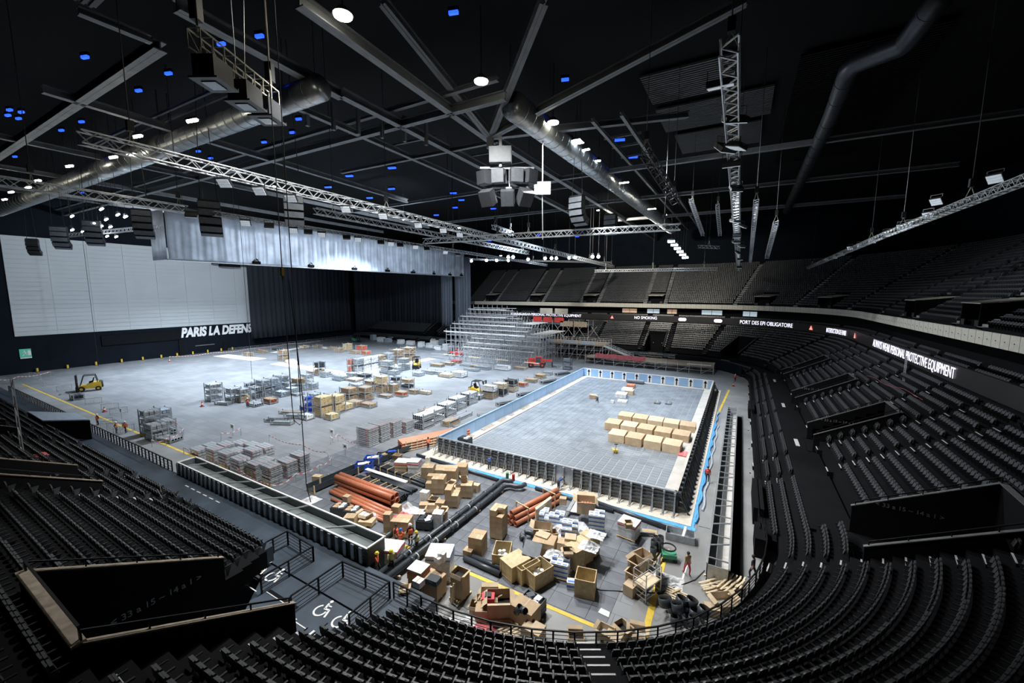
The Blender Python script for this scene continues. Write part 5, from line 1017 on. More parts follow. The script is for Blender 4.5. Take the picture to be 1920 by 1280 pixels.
tape([(-27.05, -16.35,1.0),(-15.67, -16.08,1.0),(-7.44, -16.54,1.0),(-7.96, -13.82,1.0),(-7.82, -11.10,1.0),(-8.40, -9.18,1.0),(-10.25, -8.33,1.0),(-15.04, -8.45,1.0),(-22.23, -8.60,1.0)], 'red and white warning tape strung around the plank stacks'); tape([(-33.79, -17.22,1.0),(-32.84, -16.04,.9),(-35.62, -13.01,.9),(-41.34, -11.80,.9)], 'red and white warning tape around the leaning aluminium stack'); tape([(-14.38, -4.96,1.1),(-14.35, -3.83,1.1),(-9.38, -4.59,1.0)], 'red and white warning tape near the white plank stacks'); tape([(-28.50, -11.53,1.1),(-28.38, -9.08,1.1)], 'red and white warning tape behind the plank stacks'); tape([(-106.58, -18.68,1.2),(-108.04, -15.91,1.2),(-111.14, -10.35,1.1),(-114.60, -13.08,1.1)], 'red and white tape in the left corner by the stage wall'); tape([(-113.50, 13.74,1.2),(-111.40, 24.17,1.2),(-110.86, 35.01,1.2),(-113.02, 49.22,1.2),(-111.30, 61.08,1.2)], 'long warning tape line before the stage wall barriers')
for p, l in (((-15.21, -4.10), 'white notice on a thin post by the tape near the white planks'), ((-9.08, -6.74), 'white notice on a thin post beyond the taped corner'), ((-29.13, -9.76), 'white notice on the tape behind the plank stacks'), ((-52.92, -14.60), 'blue and white notice on the left barriers')):
    t = thing('notice', l, 'notice', (*p, 0)); MB().cyl((0,0,0),(0,0,1.6),.03,6).build('notice_post', 'galv', t); MB().box(-.4,-.03,1.1,.4,.03,1.7).build('notice_board', 'paper', t); MB().box(-.15,-.05,1.3,.15,-.03,1.5).build('notice_symbol', 'bluep' if 'blue' in l else 'spkd', t)

# ------------------------------------------------------------------ temporary scaffold stand on the far side
sct = thing('scaffold_stand', 'tall galvanised scaffold grandstand frame under construction on the far side', 'scaffold', (0,0,0))
def hgt(x, y):
    h = 1.2+max(0, (y-57))*.5
    cap = 14.6 if x < -40 else 14.6-(x+40)*.42
    return min(h, cap)
XS = [-54+2.05*i for i in range(19)]; YS = [57+2.3*j for j in range(13)]
for j, yv in enumerate(YS):
    b = MB()
    for i, x in enumerate(XS):
        h = hgt(x, yv)
        if x < -44 and yv < 68: continue
        b.beam((x,yv,0),(x,yv,h+1.0),.11)
        for k in range(1, int(h/2)+1):
            z = 2*k
            if i+1 < len(XS) and hgt(XS[i+1], yv) >= z: b.beam((x,yv,z),(XS[i+1],yv,z),.10)
            if j+1 < len(YS) and hgt(x, YS[j+1]) >= z: b.beam((x,yv,z),(x,YS[j+1],z),.09)
        if i % 3 == 0 and i+1 < len(XS): b.beam((x,yv,.2),(XS[i+1],yv,min(h,3)),.08)
        if j % 2 == 0 and i % 4 == 1: b.beam((x,yv,.2),(x,yv+2.3,min(h,3.2)),.08)
    o = b.build('tube_frame', 'scaf', sct); o['kind'] = 'stuff'
for j, yv in enumerate(YS[2:]):
    for i in range(0, 16, 3):
        x = XS[i]; h = hgt(x, yv)
        if x < -44 and yv < 68: continue
        MB().box(x,yv-.3,h-.06,x+5.6,yv+.5,h+.06).build('walk_plank', 'white', sct)
for k in range(8):
    x0 = -50+4.6*k; MB().box(x0,56.2,1.5,x0+4.4,56.7,1.62).build('walk_plank', 'wood2' if k % 2 else 'alu', sct)
for zz, x1 in ((14.0, -39), (11.6, -36), (9.3, -30), (7.0, -24)):
    yv = 57+(zz-1.2)/.5; b = MB(); b.box(-55,yv-.2,zz,x1,yv+.3,zz+.28); b.build('front_ledger', 'white', sct)
# camera / stair platform to the right of it
pl = thing('scaffold_platform', 'raised scaffold platform with stair beside the scaffold stand', 'platform', (0,0,0))
b = MB(); b.box(-20,75,4.7,-2,84,4.95); b.build('deck_boards', 'woodd', pl)
for x in [-20+2.57*i for i in range(8)]:
    b = MB(); [b.beam((x,yv,0),(x,yv,6.0),.08) for yv in (75, 78, 81, 84)]; [b.beam((x,75,z),(x,84,z),.06) for z in (1.8, 3.4)]; b.beam((x,75,.2),(x+2.5,75,4.4),.06); b.build('support_frame', 'scaf', pl)
b = MB(); [b.beam((-20,75,z),(-2,75,z),.07) for z in (1.8, 3.4, 5.4, 5.9)]; [b.beam((-20,84,z),(-2,84,z),.07) for z in (5.4, 5.9)]; b.build('guard_rail', 'scaf', pl)
for x in (-20, -14.5, -9): MB().box(x,74.9,4.95,x+(4.6 if x > -20 else 2.5),74.98,5.9).build('mesh_panel', 'tarp', pl)
b = MB(); b.slab([(-2,75,4.7),(6.5,75,1.9),(6.5,76.6,1.9),(-2,76.6,4.7)], (0,0,.2)); b.build('stair_flight', 'scaf', pl)
for yv in (75, 76.6):
    b = MB(); b.beam((-2,yv,5.9),(6.5,yv,3.0),.07); b.beam((-2,yv,5.4),(6.5,yv,2.5),.08); [b.beam((-2+1.06*k,yv,4.7-.35*k),(-2+1.06*k,yv,5.9-.36*k),.08) for k in range(9)]; b.build('stair_rail', 'alu', pl)
# long low platform behind the pool
lo_ = thing('low_platform', 'long low scaffold platform with timber deck behind the far pool wall', 'platform', (0,0,0))
for k in range(12): MB().box(-6+2.75*k,71.5,1.75,-6+2.75*k+2.7,79,1.95).build('deck_board', 'woodd', lo_)
for k in range(13):
    x = -6+2.75*k; b = MB(); [b.beam((x,yv,0),(x,yv,2.9 if yv < 72 else 1.9),.08) for yv in (71.5, 75, 79)]; b.beam((x,71.5,.9),(x,79,.9),.06); 
    if k < 12: b.beam((x,71.5,.9),(x+2.75,71.5,.9),.06); (k % 2) and b.beam((x,71.5,.1),(x+2.75,71.5,1.8),.06)
    b.build('support_frame', 'scaf', lo_)
b = MB(); vs = [(2+.6*i, 71.4+.06*math.sin(i*2.1), 1.3+.12*math.sin(i*.9)+q*1.15) for i in range(24) for q in (0, 1)]; b.add(vs, [(2*i,2*i+2,2*i+3,2*i+1) for i in range(23)]); o = b.build('red_netting', 'redcloth', None); o.modifiers.new('s','SOLIDIFY').thickness = .03; o.location = (-5, -.1, .7); tag(o, 'red safety netting hung along the low platform', 'netting')
MB().box(21,71.4,2.2,26.5,71.5,2.4).build('white_strip', 'white', lo_)
# upper camera platform with red cloth
up = thing('camera_platform', 'upper scaffold platform with red cloth above the far seats', 'platform', (0,0,0))
b = MB(); b.box(-33,91,9.2,-12,96,9.45); b.build('deck_boards', 'spk', up)
for x in (-33, -29, -25, -21, -17, -12):
    b = MB(); [b.beam((x,yv,4.5),(x,yv,10.6),.1) for yv in (91, 96)]; b.beam((x,91,5),(x+3,91,9),.08); b.beam((x+4,91,5),(x+1,91,9),.08); b.beam((x,91,7),(x,96,7),.07); b.build('support_frame', 'scaf', up)
for x, m_ in ((-32.5, 'redm'), (-28.5, 'redm'), (-24.2, 'redm')): MB().box(x,90.8,9.9,x+3.4,90.95,11.6).build('red_cloth', m_, up)
for x in (-22, -17): MB().box(x,90.8,8.6,x+4.6,90.9,10.4).build('grey_panel', 'woodd', up)
for x in (-33, -27): MB().box(x,97.5,12.3,x+5,97.7,14.4).build('back_board', 'cream', up)
# timber wall along the curved far corner
b = MB(); n = 14
for i in range(n):
    a = PI/2-(PI/2-.35)*i/n; a2 = PI/2-(PI/2-.35)*(i+1)/n; p = [(CX+17.6*math.cos(q), CY1+17.6*math.sin(q)) for q in (a, a2)]
    b.slab([(*p[0],0),(*p[1],0),(*p[1],2.6),(*p[0],2.6)], (.1,.1,0))
tag(b.build('hoarding', 'blackw'), 'dark curved hoarding at the far corner of the floor', 'hoarding')

# ------------------------------------------------------------------ open troughs, railings, deck details
tr = thing('open_trough', 'long open steel trough with white rim and ribbed sides beside the near stand', 'trough', (0,0,0))
x0, x1, ya, yb, h = -18.8, 10.3, -19.95, -18.35, 2.2
b = MB(); b.box(x0,ya,.0,x1,yb,.15); b.build('trough_floor', 'steelg', tr)
b = MB(); b.box(x0,ya,.15,x1,ya+.05,h); b.box(x0,yb-.05,.15,x1,yb,h); b.box(x0,ya,.15,x0+.05,yb,h); b.box(x1-.05,ya,.15,x1,yb,h); b.build('trough_wall', 'mesh', tr)
b = MB(); b.box(x0-.05,ya-.08,h,x1+.05,ya+.06,h+.1); b.box(x0-.05,yb-.06,h,x1+.05,yb+.08,h+.1); b.box(x0-.05,ya,h,x0+.08,yb,h+.1); b.box(x1-.08,ya,h,x1+.05,yb,h+.1); b.build('white_rim', 'white', tr)
for k in range(34): MB().box(x0+.86*k,ya-.16,.1,x0+.86*k+.32,ya,h).build('side_rib', 'galv', tr)
for k in range(34): MB().box(x0+.86*k,yb,.1,x0+.86*k+.3,yb+.12,h).build('side_rib', 'galv', tr)
for k, (xa, xb) in enumerate(((-17, -16), (-13, -12), (-9.5, -7.6), (-6, -5.2), (-3.5, -1.6), (.3, 1.2), (5.2, 7.2))): MB().beam((xa,ya,h),(xb,yb,h),.1).build('cross_brace', 'alu', tr)
b = MB(); b.box(x0+.1,ya+.1,1.55,x1-.1,yb-.1,1.6); b.build('inner_sheet', 'trsheet', tr)
t2 = thing('open_trough', 'long open lattice-braced steel trough between the pool and the side stand', 'trough', (0,0,0))
x0, x1, y0, y1, h = 31.15, 32.55, -8.6, 36, 1.5
b = MB(); b.box(x0,y0,.02,x1,y1,.12); b.build('trough_floor', 'bench', t2)
b = MB(); b.box(x0,y0,.12,x0+.06,y1,h); b.box(x1-.06,y0,.12,x1,y1,h); b.box(x0,y0,.12,x1,y0+.06,h); b.box(x0,y1-.06,.12,x1,y1,h); b.box(x0+.5,y0,.12,x0+.55,y1,.8); b.build('trough_wall', 'galv', t2)
b = MB(); b.box(x0-.05,y0,h,x0+.08,y1,h+.1); b.box(x1-.08,y0,h,x1+.05,y1,h+.1); b.build('top_rail', 'alu', t2)
for k in range(28): MB().beam((x0,y0+.8+1.58*k,h+.05),(x1,y0+.8+1.58*k+(.8 if k % 2 else 0),h+.05),.08).build('cross_brace', 'alu', t2)
b = MB(); b.box(32.62,-8.8,.014,33.25,36,.09); tag(b.build('shadow_strip', 'black'), 'matt black cover strip along the lattice trough', 'cover')  # painted shade: flat black strip where the trough's shadow falls
# dark boxes at the front of the side stand
for k, (yy, L, l) in enumerate(((1.5, 6.5, 'dark ventilation box at the stand front near the viewer'), (36, 6, 'dark ventilation box at the stand front beyond the trough'), (-3.6, 2.6, 'small dark stair box beside the curved railing'))):
    t = thing('stand_front_box', l, 'box', (34.75, yy, .02)); MB().box(-.6,0,0,.2,L,1.5).build('box_shell', 'black', t); MB().box(-.6,0,1.5,.2,L,1.56).build('box_lid', 'terrace', t)
for yy in (12, 20, 28, 44, 50):
    t = thing('kerb_lamp', 'small white kerb lamp along the front of the side stand', 'lamp', (34.1, yy, .4), 0, 'kerb lamps of the side stand'); MB().box(-.06,-.06,0,.06,.06,.12).build('lamp_body', 'dark', t); MB().ball((0,0,.16),.05,8,5).build('lamp_globe', 'lampf', t)
# railing sections
def railing(pts, z, h, label, group, n=2, bars=4, post=.08):
    for k in range(len(pts)-1):
        a, c = Vector((*pts[k], z)), Vector((*pts[k+1], z)); t = thing('railing', label, 'railing', a, 0, group); d = c-a
        for i in range(n+1): MB().beam(d*(i/n), d*(i/n)+Vector((0,0,h)), post).build('railing_post', 'rail', t)
        MB().beam(Vector((0,0,h)), d+Vector((0,0,h)), post*.9).build('top_rail', 'rail', t)
        b = MB(); [b.beam(Vector((0,0,h*(q+.6)/(bars+.6))), d+Vector((0,0,h*(q+.6)/(bars+.6))), .028) for q in range(bars)]; b.build('infill_bars', 'rail', t)
zc = flat_z(1, 1.75)-.45
arc = [bowl(1, -PI/2+PI/2*i/13, 1.25-.9*max(0, i-7)/6)[:2] for i in range(14)]
railing(arc, zc, 1.1, 'black steel railing section around the curved seating block', 'railing of the curved block', 2)
b = MB(); vs = []
for i in range(31):
    x, yv, nx, ny = bowl(1, -PI/2+PI/2*i/30, 1.2-.9*max(0, i/30*13-7)/6); vs += [(x,yv,0),(x,yv,zc+.1)]
b.add(vs, [(2*i,2*i+2,2*i+3,2*i+1) for i in range(30)]); tag(b.build('front_wall', 'mesh'), 'dark perforated front wall below the curved railing', 'wall panel')
railing([(16.5,-21.25),(14.2,-21.25)], 1.0, 1.1, 'black railing section at the end of the pipelines', None, 2); railing([(10.4,-20.05),(8.2,-20.05)], 1.0, 1.1, 'black railing section beside the open trough end', None, 2)
railing([(-20-2.9*i,-20.05) for i in range(25)], 1.0, 1.15, 'black picket railing section along the near deck', 'railing of the near deck', 3, 3, .1)
railing([(34.5,-2+4*i) for i in range(17)], flat_z(2,.8), .9, 'dark railing section along the front of the side stand', 'railing of the side stand', 2, 2, .05)
# stair with handrails down from the wheelchair deck
st = thing('deck_stair', 'short black stair with white edges between the wheelchair decks', 'stair', (8.2, -23.6, 1.0)); 
for k in range(5): MB().box(-1.5,-1.4+.34*k,-.19*k-.02,1.5,-1.4+.34*k+.3,-.19*k+.02 if k else .02).build('stair_tread', 'terrace', st); MB().box(-1.5,-1.4+.34*k,-.19*k+.02,1.5,-1.4+.34*k+.06,-.19*k+.035).build('tread_edge', 'nose', st)
for a, c, l in (((6.6,-25.2),(6.6,-21.6),'black handrail left of the deck stair'), ((9.8,-25.2),(9.8,-21.6),'black handrail right of the deck stair'), ((6.6,-21.6),(3.2,-21.4),'black railing behind the first wheelchair bay'), ((9.8,-21.6),(14.0,-21.4),'black railing behind the second wheelchair bay'), ((14.0,-24.4),(14.0,-21.4),'black railing at the end of the wheelchair deck'), ((3.2,-23.6),(3.2,-21.4),'black railing between the wheelchair deck and the seats')): railing([a, c], 1.0, 1.15, l, None, 2, 4, .09)
b = MB(); b.box(3.2,-21.2,0,14,-20.1,.98); struct(b.build('floor_wheelchair_deck', 'deck'))
def wheelchair(x, y, rz):
    b = MB(); z = .012
    for i in range(15):
        a0, a1 = R_(112+i*17), R_(112+(i+1)*17); r0, r1 = .33, .44
        b.slab([(r0*math.cos(a0),r0*math.sin(a0),0),(r1*math.cos(a0),r1*math.sin(a0),0),(r1*math.cos(a1),r1*math.sin(a1),0),(r0*math.cos(a1),r0*math.sin(a1),0)], (0,0,z))
    b.cyl((.1,.78,0),(.1,.78,z),.11,10); b.slab([(0,.62,0),(.14,.62,0),(.2,.2,0),(.06,.2,0)], (0,0,z)); b.slab([(.08,.14,0),(.5,.14,0),(.5,.26,0),(.08,.26,0)], (0,0,z)); b.slab([(.42,.2,0),(.54,.22,0),(.68,-.3,0),(.56,-.34,0)], (0,0,z)); b.slab([(.1,.42,0),(.42,.42,0),(.42,.5,0),(.1,.5,0)], (0,0,z))
    o = b.build('wheelchair_marking', 'white', T_[0], False, (x, y, 1.012), rz)
for x, yy in ((4.0, -24.0), (5.6, -24.0), (11.1, -24.2), (12.8, -24.2)):
    wheelchair(x, yy, R_(8)); MB().slab([(x-.6,yy-1.3,1.012),(x+.5,yy-1.3,1.012),(x+.5,yy-1.24,1.012),(x-.6,yy-1.24,1.012)],(0,0,.01)).build('bay_line', 'white', T_[0]); MB().slab([(x-.75,yy-1.4,1.012),(x-.6,yy-1.4,1.012),(x-.6,yy-1.1,1.012),(x-.75,yy-1.1,1.012)],(0,0,.01)).build('bay_number', 'white', T_[0])
for k in range(6): MB().box(-9-1.2*k,-20.9-.0*k,1.005,-8.3-1.2*k,-20.8,1.02).build('deck_line', 'nose', T_[0])
# grey tunnel roof on the near stand
t = thing('tunnel_roof', 'wide grey sloped tunnel roof on the left part of the near stand', 'roof', (0,0,0)); MB().slab([(-52.8,-24.1,3.6),(-45.1,-24.2,3.6),(-40.8,-21.0,3.5),(-46.5,-20.9,3.5)], (0,0,.15)).build('roof_sheet', 'tarp', t); MB().slab([(-45.1,-24.2,1.2),(-40.8,-21.0,1.0),(-40.8,-21.0,3.5),(-45.1,-24.2,3.6)], (-.15,.1,0)).build('side_wall', 'black', t); MB().slab([(-52.8,-24.1,1.2),(-45.1,-24.2,1.2),(-45.1,-24.2,3.6),(-52.8,-24.1,3.6)], (0,.12,0)).build('back_wall', 'black', t)
# tubular mast at the left edge of the near stand
t = thing('aluminium_mast', 'thin aluminium lattice mast standing among the left seats', 'mast', (-22.6,-29.5,rowz(9.3)-.5)); b = MB(); b.beam((0,0,0),(0,0,7.2),.07); b.beam((-.9,0,0),(-.9,0,7.2),.07); [b.beam((-.9*(q%2),0,q*.9),(-.9*((q+1)%2),0,q*.9+.9),.06) for q in range(8)]; b.build('mast_tubes', 'galv', t); b = MB(); b.box(-1.6,-.8,-.05,.7,.8,.05); b.build('mast_base', 'spk', t); film(-22.3,-28.6,rowz(9.3)-.45, 1.5, .8, .3, 'red crumpled tape at the foot of the mast', 'redw', 31)
# dark equipment heap in the left aisle
for k in range(5):
    t = thing('equipment_case', 'black equipment heap beside the left seats', 'equipment', (-9.5+1.3*k, -24.6-.5*(k % 2), flat_z(0, 4.6)+.02), .4*k, 'black equipment heap on the near stand'); MB().box(-.5,-.35,0,.5,.35,.5).build('case_shell', 'black', t); b = MB(); b.beam((-.3,0,.5),(.3,.2,1.1),.06); b.beam((.3,0,.5),(-.2,.1,1.2),.05); b.build('stand_tubes', 'dark', t)
# aluminium ladder leaning on the ribbon board
t = thing('ladder', 'aluminium ladder leaning against the ribbon board', 'ladder', (50.40, 29.66, 9.09)); L = Vector((1.85, 6.82, 2.46)); 
for s in (-.28, .28): MB().beam((0,s,0), L+Vector((0,s,0)), .08).build('ladder_rail', 'alu', t)
for q in range(12): MB().beam(L*((q+.7)/12.5)+Vector((0,-.28,0)), L*((q+.7)/12.5)+Vector((0,.28,0)), .05).build('ladder_rung', 'alu', t)
b = MB(); b.tube([(47.5+.2*i, 33-1.1*i, rowz(13.5)+.75+.18*math.sin(i)) for i in range(22)], .015, 5); tag(b.build('cordon_tape', 'redw'), 'red and white cordon tape over the upper side seats', 'tape')
# long cable lying on the mats
b = MB(); b.tube([(12.6,-15.5,.045),(16,-14.2,.045),(20,-13.6,.045),(25,-12.9,.045),(28.5,-11.2,.045),(30.5,-8.6,.045),(31,-7.2,.045)], .03, 5); tag(b.build('floor_cable', 'cable'), 'long thin black cable lying across the mats and yellow line', 'cable')

# ------------------------------------------------------------------ roof steel, ducts, trusses, lamps, loudspeakers
def roof_beam(p, q, wd, ht, k=1, m='beam'):
    p, q = Vector(p), Vector(q); b = MB(); d = (q-p).normalized(); up_ = Vector((0,0,ht/2-.06))
    b.beam(p, q, .12, ht); b.beam(p+up_, q+up_, wd, .1); b.beam(p-up_, q-up_, wd, .1)
    return b.build('roof_beam', m, ceiling)
ZB = 40.
for p, q, wd, ht in [((4.57, -18.86, 40), (2.26, 9.61, 40), .8, .9), ((3.0,10,40), (2.6,122,40), .8, .9), ((-122,-21.6,40), (-10.07, -21.32, 40), .9, .8), ((-29,-24,40), (-33,30,40), .7, .8), ((-121,-2.2,40), (10,-.3,40), .7, .9), ((-121,-3.6,41), (10,-1.8,41), .5, .5),
    ((-3.24, -22.82, 40), (-4.39, -8.63, 40), .9, .9), ((-4,-9,40), (-6.5,60,40), .8, .9), ((-27,8.7,40), (3,9.6,40), .5, .6), ((1,30,40), (60,31,40), .6, .7), ((1,52,40), (60,53,40), .6, .7), ((-10,-26,40), (-9.8,-22,40), .6, .6), ((-10.6,-12,40), (-13,40,40), .6, .7), ((-52,-24,40), (-53,60,40), .6, .7), ((-72,-24,40), (-73,60,40), .6, .7), ((-94,-22,40), (-94,50,40), .6, .7), ((15,12,41), (15,110,41), .4, .5), ((18.5,12,41), (18.5,110,41), .4, .5), ((1,76,40), (60,77,40), .6, .7), ((-60,32,40), (3,31,40), .5, .6), ((-60,56,40), (3,55,40), .5, .6)]: roof_beam(p, q, wd, ht)
for q in [(3.80, -10.57,45), (15.86, -3.73,45), (30.91, 4.82,45), (24.26, 23.93,44)]: roof_beam((5.0, 4.6, 38.6), q, .8, .8)
MB().cyl((5,4.6,37.2),(5,4.6,39.6),.45,10).build('roof_node', 'beam', ceiling)
for p, q in (((-50,-14,41),(-10,-13,41)), ((-50,-15.2,41),(-10,-14.2,41)), ((-10,0,40.5),(2,1,40.5)), ((-12,5,40.5),(-4,5.5,40.5)), ((-30,-10,40.5),(-5,-9.5,40.5)), ((14,20,41.5),(19,20.2,41.5)), ((14,24,41.5),(19,24,41.5)), ((14,29,41.5),(19,29,41.5)), ((14,36,41.5),(19,36,41.5)), ((-6,14,40.5),(3,14.4,40.5)), ((-6,20,40.5),(3,20.2,40.5)), ((-6,38,40.5),(3,38.4,40.5))): roof_beam(p, q, .25, .3)
for k in range(6): MB().beam((-11+k*1.5,-8+k*2.2,41.5),(-11+k*1.5,-8+k*2.2,38.5),.35).build('hanging_bracket', 'beam', ceiling)
for x0, y0, x1, y1, m_ in ((20,14,30,22,'corrl'), (20,24,34,33,'corrl'), (21,35,33,45,'corrl'), (-20,-27,-8,-22,'corrl'), (36,18,48,60,'corr')):
    b = MB(); b.box(x0,y0,45.5,x1,y1,45.6); n = int((y1-y0)/.5); [b.box(x0,y0+q*.5,45.35,x1,y0+q*.5+.22,45.5) for q in range(n)]; b.build('deck_panel', m_, ceiling)
def duct(pts, r, label, m='duct', gap=1.6):
    t = thing('ventilation_duct', label, 'duct', (0,0,0)); b = MB(); b.tube(pts, r, 20); b.build('duct_skin', m, t, True)
    for a, c in zip(pts, pts[1:]):
        a, c = Vector(a), Vector(c); L = (c-a).length; d = (c-a).normalized(); n = int(L/gap)
        for i in range(n): p = a+d*(i+.5)*gap; MB().pipe(p, p+d*.07, r+.035, .04, 20).build('duct_seam', m, t)
    for a in pts[:1]+pts[-1:]:
        for s in (-.9, .9): MB().beam((a[0],a[1]+s*r*.5,a[2]+r*.8),(a[0],a[1]+s*r*.5,45.6),.05).build('hanger_rod', 'dark', t)
duct([(-121,-13.2,39), (-60,-12.6,39), (-34,-12.4,39)], 1.35, 'long silver spiral duct crossing the roof beyond the projectors', 'duct', 2.2)
duct([(-34,-12.4,39), (-12,-12.1,39), (-3,-12,39)], 1.15, 'silver spiral duct behind the hanging projectors', 'duct', 1.7)
duct([(9.6,2,40), (10.6,40,40), (11.4,100,40)], 1.45, 'silver spiral duct running into the distance beside the bright lamps', 'duct', 1.8)
duct([(42.57, 1.59,40), (42.28, 7.33,40), (42.06, 8.31,40), (39.51, 9.67,40), (39.22, 10.86,40), (39.61, 21.49,40), (40.19, 83.03,40)], .8, 'dark bent duct under the roof above the side stand', 'ductd', 4)
def truss(p, q, label, wd=.6, m='alu', hang=None, top=45.9, flat=False):
    p, q = Vector(p), Vector(q); t = thing('lighting_truss', label, 'truss', p); d = q-p; L = d.length; e = d.normalized()
    s = e.cross(Vector((0,0,1))); s = (s.normalized() if s.length > .05 else Vector((1,0,0)))*wd/2; u = s.cross(e).normalized()*wd/2
    cor = [s+u, s-u, -s-u, -s+u]; r = .045*wd/.6
    for c in cor: MB().cyl(c, d+c, r, 6).build('chord', m, t)
    b = MB(); n = max(2, int(L/wd))
    for k in range(4):
        c0, c1 = cor[k], cor[(k+1) % 4]
        for i in range(n):
            a, c = e*(L*i/n), e*(L*(i+1)/n); b.beam(a+(c0 if i % 2 else c1), c+(c1 if i % 2 else c0), r*1.1)
    o = b.build('lacing', m, t); o['kind'] = 'stuff'
    for f in (hang or ()):
        a = d*f; b = MB(); b.beam(a+cor[0], a+Vector((0,0,1.3)), .05); b.beam(a+cor[3], a+Vector((0,0,1.3)), .05); b.build('sling', 'sling', t)
        MB().box(a.x-.18,a.y-.18,a.z+1.2,a.x+.18,a.y+.18,a.z+1.9).build('chain_hoist', 'spkd', t); MB().cyl(a+Vector((0,0,1.9)), (a.x,a.y,top-p.z), .035, 5).build('hoist_chain', 'dark', t)
    return t
truss((-5.19, -27.99,30), (-7.30, 102.04,29), 'longest aluminium truss crossing the hall from upper left to centre', .8, 'alu', (.02, .2, .4, .6, .8, .98))
truss((-26.10, -29.14,30), (-26.61, -13.81,30), 'aluminium truss at the far left in front of the silver duct', .8, 'alu', (.2, .95))
truss((-13.69, -5.85,30), (-10.41, 44.11,29), 'aluminium truss directly below the longest truss', .7, 'galv', (.05, .5, .95))
truss((-16.59, 16.76,29), (24.32, 21.81,29), 'bright aluminium truss crossing in front of the upper tier', .8, 'alu', (.12, .47, .95))
truss((-20.44, -13.79,29), (-17.69, 69.84,28), 'truss carrying spotlights along the silver drape', .5, 'galv', (.1, .5, .9))
truss((-3.44, 70.27,26), (26.33, 74.64,26), 'short horizontal truss above the far upper seats', .6, 'alu', (.1, .5, .9))
truss((47.29, 99.96,27), (48.41, 35.61,28), 'far section of the truss above the side stand', .6, 'alu', (.1, .9)); truss((48.41, 35.61,28), (48.70, 2.95,28), 'near section of the truss above the side stand', .6, 'alu', (.2, .7))
T8 = truss((30.87, -14.43,32), (30.65, 99.97,27), 'tall-looking truss running away above the pool edge', .8, 'alu', (.01, .12, .3, .6))
truss((32.82, 14.57,30), (33.17, 66.03,27), 'short slim truss right of the tall-looking truss', .5, 'alu', (.02, .6)); truss((35.64, 31.63,30), (35.77, 55.14,27), 'shortest truss furthest right beside the dark duct', .6, 'alu', (.02,)); truss((23.59, 1.95,33), (24.57, 15.24,31), 'black truss hanging steeply near the bright lamps', .8, 'dark', (.02, .9))
truss((24.49, 29.87,34), (24.96, 47.36,31), 'small truss end hanging left of the tall-looking truss', .5, 'alu', (.1,)); truss((27.77, 36.00,34), (27.76, 48.90,31), 'small truss end hanging beside the tall-looking truss', .5, 'alu', (.1,)); truss((24.23, 48.63,29), (27.52, 52.56,29), 'very short truss beside the bluish lamp row', .5, 'alu', (.5,)); truss((-8.07, 124.37,24), (13.43, 116.81,24), 'low hanging truss frame with cables over the far seats', .8, 'alu', (.1, .5, .9), 26)
truss((-7.94, 25.65,32), (-9.29, 34.86,32), 'small square truss above the bright aluminium truss', .7, 'alu', (.1, .9)); truss((-83.80, -11.31,31), (-53.41, -6.93,31), 'truss of small spotlights in front of the stage wall top', .6, 'galv', (.1, .9)); truss((-39.83, 62.50,30), (-6.37, 95.45,30), 'thin truss carrying the row of bright lamps at the curtain end', .4, 'galv', (.05, .5, .95))
# lamps
def flood(x, y, z, w_, label, group=None, m='lampf', tilt=.5, rz=0., hang=0):
    t = thing('floodlight', label, 'floodlight', (x,y,z), rz, group); h = w_*.75
    b = MB(); b.slab([(-w_/2,-h*.5*math.cos(tilt),-h*.5*math.sin(tilt)),(w_/2,-h*.5*math.cos(tilt),-h*.5*math.sin(tilt)),(w_/2,h*.5*math.cos(tilt),h*.5*math.sin(tilt)),(-w_/2,h*.5*math.cos(tilt),h*.5*math.sin(tilt))], (0,-.12*math.sin(tilt)*2*w_,.12*2*w_*math.cos(tilt))); b.build('lamp_housing', 'spkd', t)
    n = 3
    for i in range(n):
        a0, a1 = -.5+i/n+.03, -.5+(i+1)/n-.03; f = lambda a: (h*a*math.cos(tilt), h*a*math.sin(tilt)-.03)
        (ya, za), (yb_, zb) = f(a0), f(a1); MB().slab([(-w_*.46,ya,za),(w_*.46,ya,za),(w_*.46,yb_,zb),(-w_*.46,yb_,zb)], (0,.03*math.sin(tilt),-.03)).build('lamp_face', m, t)
    MB().beam((-w_*.5,0,0),(-w_*.5,0,h*.9),.05).beam((w_*.5,0,0),(w_*.5,0,h*.9),.05).beam((-w_*.5,0,h*.9),(w_*.5,0,h*.9),.05).build('lamp_yoke', 'dark', t)
    return t
def highbay(x, y, z, r, label, m='lampw', group=None):
    t = thing('high_bay_lamp', label, 'lamp', (x,y,z), 0, group); MB().cyl((0,0,.1),(0,0,.6),r*1.15,14,0,r*.5).build('lamp_reflector', 'spkd', t); MB().cyl((0,0,0),(0,0,.1),r,16).build('lamp_lens', m, t); MB().cyl((0,0,.6),(0,0,46-z),.05,6).build('lamp_rod', 'dark', t)
highbay(6.3,-16.7,39.6,.62,'blazing warm lamp at the upper edge left of the roof node'); highbay(9.8,-4.4,39.6,.62,'blazing warm lamp in the middle above the roof node'); highbay(11.9,7.3,39.6,.62,'blazing warm lamp right of the roof node')
for x, y, z in ((-86,14,38.4), (-44,40,38.4), (-40,5,38.4), (-7,36,38.4), (16,60,37.4), (-22,34,33.9), (-26,58,30.1), (2,55,38.9), (12,24,39.9), (-68,12,36.9)): highbay(x, y, z, .3, 'small round lamp hanging between the roof beams', 'lampc', 'small round roof lamps')  # lamps made up to sit just above the added spots
FG = 'flood panels under the longest truss'
